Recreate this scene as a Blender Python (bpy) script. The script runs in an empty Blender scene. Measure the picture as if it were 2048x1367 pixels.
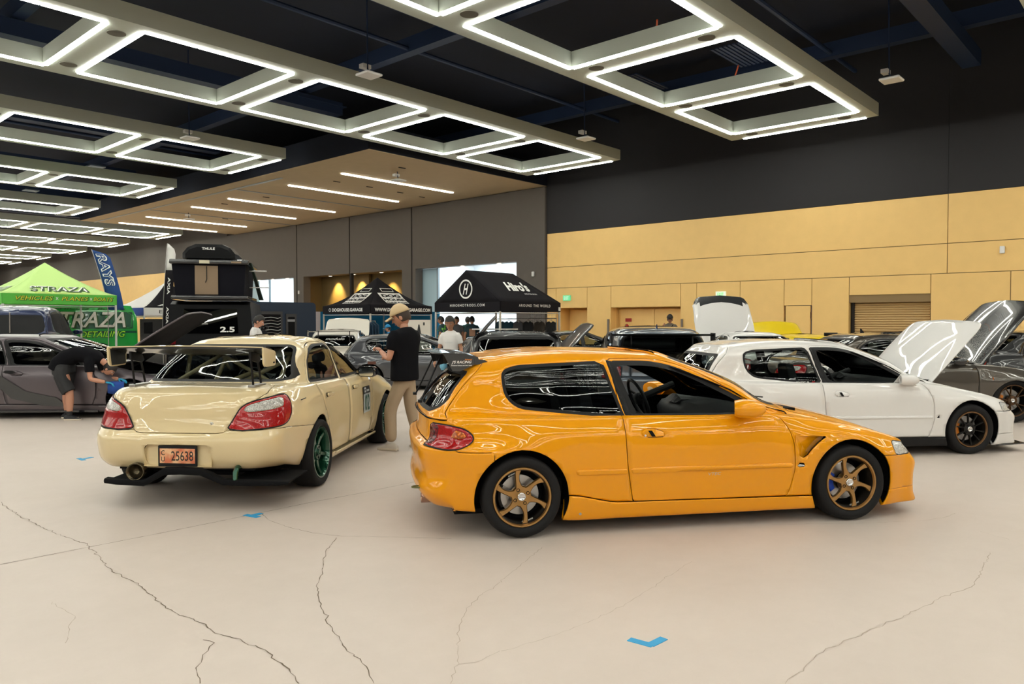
import bpy, bmesh, math, random
import numpy as np
from mathutils import Vector, Matrix

# ------------------------------------------------------------------ camera
F_PX = 1514.0; CAM_H = 1.52
_a = math.atan(1366 / 1514); CS, CC = math.sin(_a), math.cos(_a)
PITCH = math.atan(40.5 / F_PX)
V_R = Vector((CS, -CC, 0)); V_F = Vector((CC, CS, 0))
V_FW = V_F * math.cos(PITCH) - Vector((0, 0, 1)) * math.sin(PITCH)
V_UP = Vector((0, 0, 1)) * math.cos(PITCH) + V_F * math.sin(PITCH)
scene = bpy.context.scene
cam = bpy.data.objects.new('camera', bpy.data.cameras.new('camera'))
scene.collection.objects.link(cam)
cam.data.sensor_width = 36.0
cam.data.lens = F_PX / 2048 * 36
cam.data.clip_end = 400
mw = Matrix((V_R, V_UP, -V_FW)).transposed().to_4x4(); mw.translation = Vector((0, 0, CAM_H))
cam.matrix_world = mw
scene.camera = cam

# ------------------------------------------------------------------ world, exposure
world = bpy.data.worlds.new('hall_world'); scene.world = world; world.use_nodes = True
world.node_tree.nodes['Background'].inputs[0].default_value = (0.10, 0.12, 0.16, 1)
world.node_tree.nodes['Background'].inputs[1].default_value = 0.3
scene.view_settings.view_transform = 'Standard'
scene.view_settings.look = 'None'
scene.view_settings.exposure = 0.0
scene.view_settings.gamma = 1.0
scene.view_settings.use_curve_mapping = False
STRIP = 24.0          # radiance of the ceiling light strips
scene.cycles.max_bounces = 8
scene.cycles.diffuse_bounces = 4
scene.cycles.glossy_bounces = 4
scene.cycles.transparent_max_bounces = 12
scene.cycles.sample_clamp_indirect = 6.0
scene.cycles.caustics_reflective = False
scene.cycles.caustics_refractive = False

def ray_at(px, py):
    return V_R * ((px - 1024) / F_PX) + V_UP * ((683.5 - py) / F_PX) + V_FW
def on_floor(px, py, z=0.0):
    d = ray_at(px, py); t = (z - CAM_H) / d.z
    return Vector((d.x * t, d.y * t, z))
def on_wall(px, py, u=24.1):
    d = ray_at(px, py); t = u / d.x
    return Vector((u, d.y * t, CAM_H + d.z * t))
def at_depth(px, py, Z):
    d = ray_at(px, py); t = Z / d.dot(V_F)
    return Vector((0, 0, CAM_H)) + d * t

# ------------------------------------------------------------------ materials
MATS = {}
def srgb(c):
    return tuple(((x / 255) / 12.92 if x / 255 <= 0.04045 else ((x / 255 + 0.055) / 1.055) ** 2.4) for x in c)
def mat(name, col, rough=0.5, metal=0.0, coat=0.0, emit=None, estr=0.0, noise=0.0, nscale=20.0, bump=0.0, spec=0.5, alpha=1.0, coatr=0.03, bscale=None):
    if name in MATS: return MATS[name]
    m = bpy.data.materials.new(name); m.use_nodes = True
    nt = m.node_tree; b = nt.nodes['Principled BSDF']
    b.inputs['Base Color'].default_value = (*col, 1)
    b.inputs['Roughness'].default_value = rough
    b.inputs['Metallic'].default_value = metal
    b.inputs['Coat Weight'].default_value = coat
    b.inputs['Coat Roughness'].default_value = coatr
    b.inputs['Specular IOR Level'].default_value = spec
    b.inputs['Alpha'].default_value = alpha
    if emit:
        b.inputs['Emission Color'].default_value = (*emit, 1); b.inputs['Emission Strength'].default_value = estr
    if noise or bump:
        tc = nt.nodes.new('ShaderNodeTexCoord')
        n = nt.nodes.new('ShaderNodeTexNoise'); n.inputs['Scale'].default_value = nscale; n.inputs['Detail'].default_value = 5
        nt.links.new(tc.outputs['Object'], n.inputs['Vector'])
        if noise:
            mx = nt.nodes.new('ShaderNodeMix'); mx.data_type = 'RGBA'
            mx.inputs[6].default_value = tuple(max(0, x * (1 - noise)) for x in col) + (1,)
            mx.inputs[7].default_value = tuple(min(1, x * (1 + noise)) for x in col) + (1,)
            nt.links.new(n.outputs['Fac'], mx.inputs[0]); nt.links.new(mx.outputs[2], b.inputs['Base Color'])
        if bump:
            n2 = n
            if bscale:
                n2 = nt.nodes.new('ShaderNodeTexNoise'); n2.inputs['Scale'].default_value = bscale
                nt.links.new(tc.outputs['Object'], n2.inputs['Vector'])
            bp = nt.nodes.new('ShaderNodeBump'); bp.inputs['Strength'].default_value = bump; bp.inputs['Distance'].default_value = 0.01
            nt.links.new(n2.outputs['Fac'], bp.inputs['Height']); nt.links.new(bp.outputs[0], b.inputs['Normal'])
    MATS[name] = m
    return m
def glass_mat(name, tint, ior=1.5, mixmax=1.0, rough=0.0):
    if name in MATS: return MATS[name]
    m = bpy.data.materials.new(name); m.use_nodes = True
    nt = m.node_tree; nt.nodes.remove(nt.nodes['Principled BSDF'])
    out = nt.nodes['Material Output']
    t = nt.nodes.new('ShaderNodeBsdfTransparent'); t.inputs[0].default_value = (*tint, 1)
    g = nt.nodes.new('ShaderNodeBsdfGlossy'); g.inputs['Roughness'].default_value = rough; g.inputs['Color'].default_value = (mixmax, mixmax, mixmax, 1)
    f = nt.nodes.new('ShaderNodeFresnel'); f.inputs[0].default_value = ior
    mx = nt.nodes.new('ShaderNodeMixShader')
    nt.links.new(f.outputs[0], mx.inputs[0]); nt.links.new(t.outputs[0], mx.inputs[1]); nt.links.new(g.outputs[0], mx.inputs[2])
    nt.links.new(mx.outputs[0], out.inputs[0])
    MATS[name] = m
    return m
def paint(name, col, metal=0.0, rough=0.35, coat=1.0, flake=0.0):
    return mat(name, col, rough=rough, metal=metal, coat=coat, spec=0.5)

M_BLACK = mat('black_rubber', (0.008, 0.008, 0.009), 0.55, spec=0.25)
M_TYRE = mat('tyre_rubber', (0.011, 0.0105, 0.011), 0.7, spec=0.2, bump=0.15, nscale=60)
M_DARK = mat('dark_trim', (0.004, 0.004, 0.005), 0.8, spec=0.15)
M_GLOSSBLK = mat('gloss_black', (0.008, 0.008, 0.010), 0.25, coat=1)
M_CHROME = mat('chrome', (0.75, 0.75, 0.76), 0.12, 1)
M_STEEL = mat('steel', (0.45, 0.44, 0.43), 0.32, 1)
M_WHITE = mat('white_plastic', (0.75, 0.75, 0.74), 0.45)
M_GLASS = glass_mat('car_glass', (0.55, 0.60, 0.58))
M_TINT = glass_mat('tinted_glass', (0.10, 0.11, 0.11), 1.65)
M_MIDGLASS = glass_mat('smoked_glass', (0.40, 0.44, 0.43), 1.6)
M_PRINTW = mat('white_print', (0.82, 0.82, 0.80), 0.5)
M_PRINTK = mat('black_print', (0.01, 0.01, 0.01), 0.5)

# ------------------------------------------------------------------ object helpers
COL = scene.collection
def link(o, parent=None):
    COL.objects.link(o)
    if parent is not None: o.parent = parent
    return o
def shade(me, smooth=True):
    if smooth and len(me.polygons):
        me.polygons.foreach_set('use_smooth', [True] * len(me.polygons))
def raw(name, verts, faces, m, parent=None, smooth=False, mats=None, fm=None):
    me = bpy.data.meshes.new(name); me.from_pydata([tuple(v) for v in verts], [], [tuple(f) for f in faces])
    for x in (mats or [m]): me.materials.append(x)
    if fm is not None: me.polygons.foreach_set('material_index', fm)
    shade(me, smooth); me.update()
    return link(bpy.data.objects.new(name, me), parent)
def tag(o, label=None, cat=None, group=None, kind=None):
    if label: o['label'] = label
    if cat: o['category'] = cat
    if group: o['group'] = group
    if kind: o['kind'] = kind
    return o
def empty(name, loc=(0, 0, 0), rz=0.0, parent=None, label=None, cat=None, group=None):
    o = bpy.data.objects.new(name, None); o.empty_display_size = 0.1
    link(o, parent); o.location = loc; o.rotation_euler = (0, 0, rz)
    return tag(o, label, cat, group)
def copy_tree(o, parent=None):
    c = o.copy(); COL.objects.link(c)
    if parent is not None: c.parent = parent
    for ch in list(o.children):
        copy_tree(ch, c)
    return c

class MB:
    """collects simple shapes; build() links them as one mesh object"""
    def __init__(s): s.v = []; s.f = []; s.mi = []; s.cur = 0; s.M = Matrix()
    def add(s, vs, fs):
        n = len(s.v); s.v += [tuple(s.M @ Vector(v)) for v in vs]; s.f += [tuple(n + i for i in f) for f in fs]; s.mi += [s.cur] * len(fs); return s
    def box(s, a, b):
        (x0, y0, z0), (x1, y1, z1) = a, b
        return s.add([(x0, y0, z0), (x1, y0, z0), (x1, y1, z0), (x0, y1, z0), (x0, y0, z1), (x1, y0, z1), (x1, y1, z1), (x0, y1, z1)],
                     [(0, 3, 2, 1), (4, 5, 6, 7), (0, 1, 5, 4), (1, 2, 6, 5), (2, 3, 7, 6), (3, 0, 4, 7)])
    def cbox(s, c, d):
        return s.box((c[0] - d[0] / 2, c[1] - d[1] / 2, c[2] - d[2] / 2), (c[0] + d[0] / 2, c[1] + d[1] / 2, c[2] + d[2] / 2))
    def prism(s, poly, axis, lo, hi):
        """poly: 2D points; axis 'x','y','z' extrude direction"""
        n = len(poly)
        def P(p, h):
            return {'x': (h, p[0], p[1]), 'y': (p[0], h, p[1]), 'z': (p[0], p[1], h)}[axis]
        vs = [P(p, lo) for p in poly] + [P(p, hi) for p in poly]
        fs = [tuple(range(n))[::-1], tuple(range(n, 2 * n))] + [(i, (i + 1) % n, n + (i + 1) % n, n + i) for i in range(n)]
        if axis == 'y': fs = [f[::-1] for f in fs]
        return s.add(vs, fs)
    def tube(s, pts, r, n=8, caps=True, closed=False):
        pts = [Vector(p) for p in pts]; rs = r if isinstance(r, (list, tuple)) else [r] * len(pts)
        vs = []; prev = None; m = len(pts)
        for i, p in enumerate(pts):
            if closed: d = (pts[(i + 1) % m] - pts[i - 1])
            else: d = (pts[min(i + 1, m - 1)] - pts[max(i - 1, 0)])
            d = d.normalized() if d.length > 1e-9 else Vector((0, 0, 1))
            if prev is None:
                a = d.cross(Vector((0, 0, 1)))
                if a.length < 0.05: a = d.cross(Vector((0, 1, 0)))
            else: a = prev - d * prev.dot(d)
            a = a.normalized(); prev = a; b = d.cross(a)
            for k in range(n):
                t = 2 * math.pi * k / n; vs.append(p + (a * math.cos(t) + b * math.sin(t)) * rs[i])
        fs = []
        for i in range(m if closed else m - 1):
            j = (i + 1) % m
            for k in range(n):
                k2 = (k + 1) % n
                fs.append((i * n + k, i * n + k2, j * n + k2, j * n + k))
        if caps and not closed:
            fs.append(tuple(range(n))[::-1]); fs.append(tuple((m - 1) * n + k for k in range(n)))
        return s.add(vs, fs)
    def lathe(s, prof, n=32, axis='y', c=(0, 0, 0), closed=False, a0=0, a1=2 * math.pi):
        """prof: (r, h) pairs revolved about axis through c"""
        vs = []; full = abs(a1 - a0 - 2 * math.pi) < 1e-6; cols = n if full else n + 1
        for i in range(cols):
            t = a0 + (a1 - a0) * i / n; ct, st = math.cos(t), math.sin(t)
            for r, h in prof:
                vs.append({'y': (c[0] + r * ct, c[1] + h, c[2] + r * st), 'z': (c[0] + r * ct, c[1] + r * st, c[2] + h), 'x': (c[0] + h, c[1] + r * ct, c[2] + r * st)}[axis])
        m = len(prof); fs = []
        for i in range(n):
            j = (i + 1) % cols
            for k in range(m if closed else m - 1):
                k2 = (k + 1) % m
                fs.append((i * m + k, j * m + k, j * m + k2, i * m + k2))
        return s.add(vs, fs)
    def disc(s, c, r, axis='z', n=24):
        vs = []
        for i in range(n):
            t = 2 * math.pi * i / n; a, b = r * math.cos(t), r * math.sin(t)
            vs.append({'y': (c[0] + a, c[1], c[2] + b), 'z': (c[0] + a, c[1] + b, c[2]), 'x': (c[0], c[1] + a, c[2] + b)}[axis])
        return s.add(vs, [tuple(range(n))])
    def grid(s, P):
        """P: 2D list of points"""
        R_, C_ = len(P), len(P[0]); vs = [p for row in P for p in row]
        return s.add(vs, [(i * C_ + j, i * C_ + j + 1, (i + 1) * C_ + j + 1, (i + 1) * C_ + j) for i in range(R_ - 1) for j in range(C_ - 1)])
    def ell(s, c, r, n=16, m=10):
        vs = [(c[0], c[1], c[2] - r[2])]
        for i in range(1, m):
            ph = -math.pi / 2 + math.pi * i / m
            for k in range(n):
                t = 2 * math.pi * k / n
                vs.append((c[0] + r[0] * math.cos(ph) * math.cos(t), c[1] + r[1] * math.cos(ph) * math.sin(t), c[2] + r[2] * math.sin(ph)))
        vs.append((c[0], c[1], c[2] + r[2])); fs = []
        for k in range(n): fs.append((0, 1 + (k + 1) % n, 1 + k))
        for i in range(m - 2):
            for k in range(n):
                a = 1 + i * n + k; b = 1 + i * n + (k + 1) % n
                fs.append((a, b, b + n, a + n))
        e = len(vs) - 1
        for k in range(n): fs.append((e, e - n + k, e - n + (k + 1) % n))
        return s.add(vs, fs)
    def build(s, name, m, parent=None, smooth=False, bevel=0.0, segs=2, auto=None):
        mats = m if isinstance(m, (list, tuple)) else [m]
        o = raw(name, s.v, s.f, None, parent, smooth, mats, s.mi)
        if bevel:
            bv = o.modifiers.new('bevel', 'BEVEL'); bv.width = bevel; bv.segments = segs; bv.limit_method = 'ANGLE'; bv.angle_limit = math.radians(40)
            shade(o.data, True)
            w = o.modifiers.new('wn', 'WEIGHTED_NORMAL'); w.keep_sharp = False
        elif auto:
            # smooth shading that keeps edges sharper than the angle
            bm = bmesh.new(); bm.from_mesh(o.data)
            bmesh.ops.remove_doubles(bm, verts=bm.verts, dist=1e-5)
            for e in bm.edges:
                if len(e.link_faces) == 2 and e.calc_face_angle(0) > math.radians(auto): e.smooth = False
            for f in bm.faces: f.smooth = True
            bm.to_mesh(o.data); bm.free()
        return o
def bx(name, a, b, m, parent=None, bevel=0.0): return MB().box(a, b).build(name, m, parent, bevel=bevel)

TMP = bpy.data.scenes.new('scratch')   # lettering and limbs are turned into plain meshes here, then it is removed
def tmp_dg():
    vl = TMP.view_layers[0]
    with bpy.context.temp_override(scene=TMP, view_layer=vl):
        return bpy.context.evaluated_depsgraph_get()
_FC = {}
def text_geo(body, size=1.0, shear=0.0, bold=0.0, extrude=0.0, spacing=1.0):
    k = (body, shear, bold, extrude / size, spacing)
    if k not in _FC:
        cu = bpy.data.curves.new('t', 'FONT'); cu.body = body; cu.size = 1.0; cu.shear = shear; cu.offset = bold; cu.extrude = extrude / size
        cu.space_character = spacing; cu.align_x = 'CENTER'; cu.align_y = 'CENTER'; cu.resolution_u = 3
        o = bpy.data.objects.new('t', cu); TMP.collection.objects.link(o)
        dg = tmp_dg(); me = o.evaluated_get(dg).to_mesh()
        vs = [tuple(v.co) for v in me.vertices]; fs = [tuple(p.vertices) for p in me.polygons]
        o.evaluated_get(dg).to_mesh_clear(); bpy.data.objects.remove(o); bpy.data.curves.remove(cu)
        _FC[k] = (vs, fs)
    vs, fs = _FC[k]
    return [(x * size, y * size, z * size) for x, y, z in vs], fs
def text(name, body, m, parent, origin, right, up, size, shear=0.0, bold=0.0, width=None, height=None, warp=None, spacing=1.0):
    """flat lettering: origin at the centre of the line, right/up unit vectors; width/height stretch it to fit"""
    vs, fs = text_geo(body, 1.0, shear, bold, 0.0, spacing)
    xs = [v[0] for v in vs]; ys = [v[1] for v in vs]
    cx, cy = (min(xs) + max(xs)) / 2, (min(ys) + max(ys)) / 2
    sx = (width / (max(xs) - min(xs))) if width else size
    sy = (height / (max(ys) - min(ys))) if height else (size if not width else sx)
    O, Rr, Uu = Vector(origin), Vector(right), Vector(up)
    out = []
    for v in vs:
        x, y = (v[0] - cx) * sx, (v[1] - cy) * sy
        p = O + Rr * x + Uu * y
        if warp: p = warp(x, y, p)
        out.append(p)
    return raw(name, out, fs, m, parent)
# ================================================================== the hall
def floor_material():
    m = bpy.data.materials.new('polished_concrete'); m.use_nodes = True
    nt = m.node_tree; b = nt.nodes['Principled BSDF']; L = nt.links
    tc = nt.nodes.new('ShaderNodeTexCoord')
    def noise(sc, det=6, rough=0.55):
        n = nt.nodes.new('ShaderNodeTexNoise'); n.inputs['Scale'].default_value = sc; n.inputs['Detail'].default_value = det
        n.inputs['Roughness'].default_value = rough; L.new(tc.outputs['Object'], n.inputs['Vector']); return n
    n1 = noise(0.35); n2 = noise(6, 8, 0.7); n3 = noise(1.7, 4)
    r1 = nt.nodes.new('ShaderNodeValToRGB'); L.new(n1.outputs[0], r1.inputs[0])
    r1.color_ramp.elements[0].position = 0.35; r1.color_ramp.elements[1].position = 0.65
    r1.color_ramp.elements[0].color = (0.565, 0.485, 0.430, 1); r1.color_ramp.elements[1].color = (0.62, 0.535, 0.478, 1)
    mx = nt.nodes.new('ShaderNodeMix'); mx.data_type = 'RGBA'; mx.blend_type = 'MULTIPLY'; mx.inputs[0].default_value = 0.35
    r2 = nt.nodes.new('ShaderNodeValToRGB'); L.new(n2.outputs[0], r2.inputs[0])
    r2.color_ramp.elements[0].position = 0.3; r2.color_ramp.elements[1].position = 0.7
    r2.color_ramp.elements[0].color = (0.88, 0.87, 0.86, 1); r2.color_ramp.elements[1].color = (1, 1, 1, 1)
    L.new(r1.outputs[0], mx.inputs[6]); L.new(r2.outputs[0], mx.inputs[7]); L.new(mx.outputs[2], b.inputs['Base Color'])
    mr = nt.nodes.new('ShaderNodeMapRange'); L.new(n3.outputs[0], mr.inputs[0]); mr.inputs[3].default_value = 0.42; mr.inputs[4].default_value = 0.58
    L.new(mr.outputs[0], b.inputs['Roughness'])
    b.inputs['Specular IOR Level'].default_value = 0.35
    bp = nt.nodes.new('ShaderNodeBump'); bp.inputs['Strength'].default_value = 0.08; bp.inputs['Distance'].default_value = 0.01
    L.new(n2.outputs[0], bp.inputs['Height']); L.new(bp.outputs[0], b.inputs['Normal'])
    return m
M_FLOOR = floor_material()
U0, U1, V0, V1, ZC = -40.0, 24.1, -32.0, 104.0, 9.6
def struct(o, nm=None): o['kind'] = 'structure'; return o
struct(MB().box((U0, V0, -0.3), (U1 + 6, V1, 0)).build('floor', M_FLOOR))

def wall_mat(name, col, rough=0.75): return mat(name, col, rough, noise=0.06, nscale=3.0, bump=0.12, bscale=90)
M_YEL = wall_mat('tan_wall_paint', srgb((234, 194, 122)), 0.55)
M_BLKW = wall_mat('black_wall_paint', (0.013, 0.012, 0.0145))
M_BRN = wall_mat('grey_brown_panel', (0.105, 0.090, 0.078))
M_CEIL = mat('navy_black_ceiling', (0.0010, 0.0035, 0.014), 0.9, noise=0.3, nscale=2.0)
M_DUCT = mat('navy_duct_paint', (0.006, 0.020, 0.062), 0.6)
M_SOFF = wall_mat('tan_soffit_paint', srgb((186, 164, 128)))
M_SEAM = mat('shadow_gap', (0.015, 0.012, 0.01), 0.9)
M_SEAMY = mat('wall_joint', (0.25, 0.17, 0.08), 0.9)
M_PANEL = mat('grey_green_fixture_panel', (0.46, 0.50, 0.44), 0.55)
M_LED = mat('led_strip_light', (1, 1, 1), 0.5, emit=(1.0, 1.0, 0.90), estr=STRIP)
M_LEDW = mat('soffit_led_strip_light', (1, 1, 1), 0.5, emit=(1.0, 0.93, 0.78), estr=14)

# --- tan wall with recessed openings, built as panels with open joints
wt = 0.35
def wall_right():
    root = struct(empty('wall_right', (0, 0, 0)))
    U = U1
    bands = [(0, 2.885), (2.885, 3.725), (3.725, 5.12)]
    # bottom band: vertical joints, with openings (v0, v1, top)
    opens = [(9.9, 11.4 + 1.6, None)]
    ops = [(17.77, 19.33, 2.08), (13.65, 16.63, 2.07), (11.40, 13.0, 2.09), (9.02, 9.87, 2.045), (5.63, 7.82, 2.33)]
    cuts = [-32, -20, -14, -6, 1.0, 3.7, 5.63, 7.87, 9.0, 9.89, 11.4, 13.02, 13.65, 16.64, 17.77, 19.33, 19.8]
    g = 0.010
    for a, b in zip(cuts[:-1], cuts[1:]):
        top = None
        for o in ops:
            if o[0] <= (a + b) / 2 <= o[1]: top = o
        z0 = top[2] if top else 0
        bx('panel', (U, a + g, z0), (U + wt, b - g, 2.885 - g), M_YEL, root)
        if top and top[0] - a > 0.05: bx('panel', (U, a + g, 0), (U + wt, top[0], z0), M_YEL, root)
        if top and b - top[1] > 0.05: bx('panel', (U, top[1], 0), (U + wt, b - g, z0), M_YEL, root)
    for z0, z1 in bands[1:]:
        for a, b in ((-32, -14), (-14, -5), (-5, 5.22), (5.22, 19.8)):
            bx('panel', (U, a + g, z0 + g), (U + wt, b - g, z1 - g), M_YEL, root)
    for a, b in ((-32, 5.22), (5.22, 19.8)):
        bx('upper_panel', (U - 0.02, a + 0.004, 5.12), (U + wt, b - 0.004, ZC), M_BLKW, root)
    bx('joint_backing', (U + 0.03, -32, 2.1), (U + wt - 0.01, 19.8, 5.2), M_SEAMY, root)
    return root
wr = wall_right()
wr2 = MB(); 
for a, b, z in ((19.8, 21.4, 4.07),): pass
# --- closed recesses behind the openings
def recess(n, v0, v1, top, depth=0.9, leaf=None):
    r = struct(empty(n, (0, 0, 0)))
    bx('reveal', (U1 + depth, v0 - 0.05, 0), (U1 + depth + 0.1, v1 + 0.05, top + 0.05), M_YEL, r)
    bx('reveal', (U1 + wt, v0 - 0.05, 0), (U1 + depth, v0, top), M_YEL, r)
    bx('reveal', (U1 + wt, v1, 0), (U1 + depth, v1 + 0.05, top), M_YEL, r)
    bx('reveal', (U1 + wt, v0 - 0.05, top), (U1 + depth, v1 + 0.05, top + 0.05), M_YEL, r)
    return r
d1 = recess('door_1', 17.77, 19.33, 2.08)
bx('door_leaf', (U1 + 0.8, 17.9, 0), (U1 + 0.86, 19.2, 2.0), M_YEL, d1)
d2 = recess('door_2', 13.65, 16.63, 2.07, 0.55)
bx('door_leaf', (U1 + 0.45, 15.0, 0), (U1 + 0.52, 16.5, 2.0), M_YEL, d2); bx('door_leaf', (U1 + 0.45, 13.75, 0), (U1 + 0.52, 14.98, 2.0), M_YEL, d2)
d3 = recess('door_3', 11.4, 13.0, 2.09, 0.9)
bx('door_leaf', (U1 + 0.8, 11.5, 0), (U1 + 0.86, 12.15, 2.0), M_YEL, d3); bx('door_leaf', (U1 + 0.8, 12.2, 0), (U1 + 0.86, 12.9, 2.0), M_YEL, d3)
d4 = struct(empty('door_4', (0, 0, 0)))
bx('door_leaf', (U1 + 0.02, 9.05, 0), (U1 + 0.1, 9.84, 2.03), M_YEL, d4)
bx('hinge', (U1 - 0.02, 9.0, 1.62), (U1 + 0.03, 9.04, 1.82), mat('brown_hinge', (0.12, 0.05, 0.02), 0.5), d4)
# roll-up shutter: every slat a piece
d5 = struct(empty('door_5', (0, 0, 0)))
M_SHUT = mat('tan_shutter_slat', srgb((190, 158, 108)), 0.45)
sl = MB()
for k in range(8):
    t = k / 7 * math.pi; sl.v.append((0.028 * math.sin(t) * -1, 0, 0.068 * k / 7)); 
for k in range(8):
    t = k / 7 * math.pi; sl.v.append((0.028 * math.sin(t) * -1, 2.1, 0.068 * k / 7))
for k in range(7): sl.f.append((k, k + 1, k + 9, k + 8)); sl.mi.append(0)
slat = sl.build('slat', M_SHUT, d5, smooth=True)
slat.location = (U1 + 0.22, 5.68, 0)
for k in range(1, 34):
    c = slat.copy(); COL.objects.link(c); c.parent = d5; c.location = (U1 + 0.22, 5.68, k * 0.072)
bx('shutter_frame', (U1 + 0.24, 5.6, 0), (U1 + 0.3, 7.9, 2.45), M_SEAM, d5)
bx('guide_rail', (U1 + 0.13, 7.76, 0), (U1 + 0.24, 7.82, 2.33), M_SEAM, d5)
# dark column trim at door 2 and door 1 edges
for i, (v, z1) in enumerate(((16.75, 1.62), (13.58, 1.62))):
    struct(bx('trim_%d' % (i + 1), (U1 - 0.05, v - 0.05, 0), (U1 - 0.01, v + 0.03, z1), mat('grey_corner_guard', (0.18, 0.15, 0.12), 0.4)))

# --- grey-brown wall left of the corner, openings into the lobby
def wall_far():
    root = struct(empty('wall_front', (0, 0, 0)))
    U = U1 - 0.10
    T = 7.04
    segs = [(19.8, 28.19), (28.19, 33.2), (33.2, 38.25), (38.25, 46.45)]
    ops = [(21.4, 27.92), (28.92, 37.57), (38.6, 44.95)]
    for a, b in segs:
        a += 0.05; b -= 0.05
        bx('panel', (U, a, 4.07), (U1 + wt, b, T), M_BRN, root)
        x = a
        for o in ops:
            lo, hi = max(o[0], a), min(o[1], b)
            if hi > lo:
                if lo - x > 0.02: bx('panel', (U, x, 0), (U1 + wt, lo, 4.07), M_BRN, root)
                x = hi
        if b - x > 0.02: bx('panel', (U, x, 0), (U1 + wt, b, 4.07), M_BRN, root)
    bx('backing', (U + 0.12, 19.8, 4.2), (U1 + wt - 0.02, 46.5, T), M_SEAM, root)
    for v in (28.19, 38.25, 46.4): bx('backing', (U + 0.12, v - 0.1, 0), (U1 + wt - 0.02, v + 0.1, T), M_SEAM, root)
    bx('column', (U + 0.05, 33.12, 0), (U + 0.2, 33.28, 4.2), M_SEAM, root)
    bx('panel', (U1, 46.5, 0), (U1 + wt, 104, 5.08), M_YEL, root)
    bx('panel', (U1 - 0.02, 46.5, 5.08), (U1 + wt, 104, ZC), M_BRN, root)
    bx('panel', (U1 + 0.05, 19.8, T), (U1 + wt, 46.5, ZC), M_BLKW, root)
    return root
wall_far()
# lobby rooms behind the openings
M_LOBBY = mat('white_lobby_wall', (0.80, 0.82, 0.83), 0.6)
M_LOBLT = mat('lobby_ceiling_panel_light', (1, 1, 1), 0.5, emit=(0.80, 0.93, 1.0), estr=9)
M_ALC = wall_mat('olive_brown_alcove', (0.16, 0.105, 0.035))
M_COOL = mat('pale_blue_wall', (0.42, 0.58, 0.66), 0.6)
def room(n, v0, v1, depth, m, ztop=4.5, mg=1.4):
    r = struct(empty(n, (0, 0, 0)))
    bx('back_wall', (U1 + depth, v0 - mg, 0), (U1 + depth + 0.1, v1 + 0.4, ztop), m, r)
    bx('side_wall', (U1 + wt, v0 - mg - 0.1, 0), (U1 + depth, v0 - mg, ztop), m, r)
    bx('side_wall', (U1 + wt, v1 + 0.3, 0), (U1 + depth, v1 + 0.4, ztop), m, r)
    bx('room_ceiling', (U1 + wt, v0 - mg - 0.1, ztop), (U1 + depth + 0.1, v1 + 0.4, ztop + 0.1), m, r)
    return r
M_DOWN = mat('downlight_glow', (1, 1, 1), 0.5, emit=(1.0, 0.93, 0.75), estr=30)
def downlights(n, vs, z, u, group, lab, spot=None):
    for k, v in enumerate(vs):
        d = empty(n, (u, v, z), label=lab[k], cat='downlight', group=group)
        MB().lathe([(0.09, 0.0), (0.13, 0.0), (0.13, -0.02), (0.09, -0.02)], 20, 'z', closed=True).build('bezel', M_WHITE, d)
        MB().disc((0, 0, -0.005), 0.09).build('lens', M_DOWN, d)
        if spot:
            ld = bpy.data.lights.new('downlight_beam', 'SPOT'); ld.energy = spot; ld.spot_size = math.radians(75); ld.spot_blend = 0.9; ld.color = (1.0, 0.72, 0.25); ld.shadow_soft_size = 0.05
            lo = bpy.data.objects.new('downlight_beam', ld); link(lo, d); lo.location = (0, 0, -0.05)
            lo.rotation_euler = (0, math.radians(-24), 0)
r1 = room('wall_lobby_1', 21.4, 27.92, 4.2, M_LOBBY)
bx('glass_screen', (U1 + 0.4, 26.85, 0), (U1 + 0.45, 28.1, 4.07), M_COOL, r1)
bx('mullion', (U1 + 0.34, 26.80, 0), (U1 + 0.46, 26.88, 4.07), mat('grey_mullion', (0.2, 0.25, 0.28), 0.4), r1)
for k in range(3): bx('ceiling_light', (U1 + 1.0, 20.8 + 2.4 * k, 4.44), (U1 + 3.6, 22.6 + 2.4 * k, 4.49), M_LOBLT, r1)
r3 = room('wall_lobby_2', 38.6, 44.95, 4.2, M_LOBBY, mg=.3)
bx('glass_screen', (U1 + 0.4, 43.3, 0), (U1 + 0.45, 45.1, 4.07), M_COOL, r3)
bx('mullion', (U1 + 0.34, 42.0, 0), (U1 + 0.46, 42.08, 4.07), MATS['grey_mullion'], r3)
for k in range(3): bx('ceiling_light', (U1 + 1.0, 38.6 + 2.2 * k, 4.44), (U1 + 3.6, 40.2 + 2.2 * k, 4.49), M_LOBLT, r3)
r2 = room('wall_alcove', 28.92, 37.57, 1.5, M_ALC, 4.12, mg=.3)
bx('trim', (U1 + 1.46, 28.0, 2.55), (U1 + 1.5, 38, 2.58), M_SEAM, r2)
bx('back_panel', (U1 + 1.30, 33.4, 0), (U1 + 1.45, 38, 4.1), M_ALC, r2)
downlights('downlight', [29.7, 31.6, 34.0, 36.2], 4.10, U1 + 0.75, 'gold downlights over the brown alcove',
           ['gold downlight at the right end of brown alcove above the black tent', 'gold downlight right of dark column above black tent peak',
            'gold downlight just left of the dark column in alcove', 'leftmost gold downlight in the brown alcove ceiling'], spot=900)
for k, v in enumerate((22.6, 24.9)):
    downlights('downlight', [v], 4.06, U1 + 0.12, 'white downlights over the lobby openings', ['small white downlight over lobby opening, %s' % ('right of the pair' if k == 0 else 'left of the pair')])
for k, v in enumerate((39.6, 41.2, 42.8)):
    downlights('downlight', [v], 4.06, U1 + 0.12, 'white downlights over the lobby openings', ['small white downlight over far lobby opening, %s of three' % ('rightmost', 'middle', 'leftmost')[k]])

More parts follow.
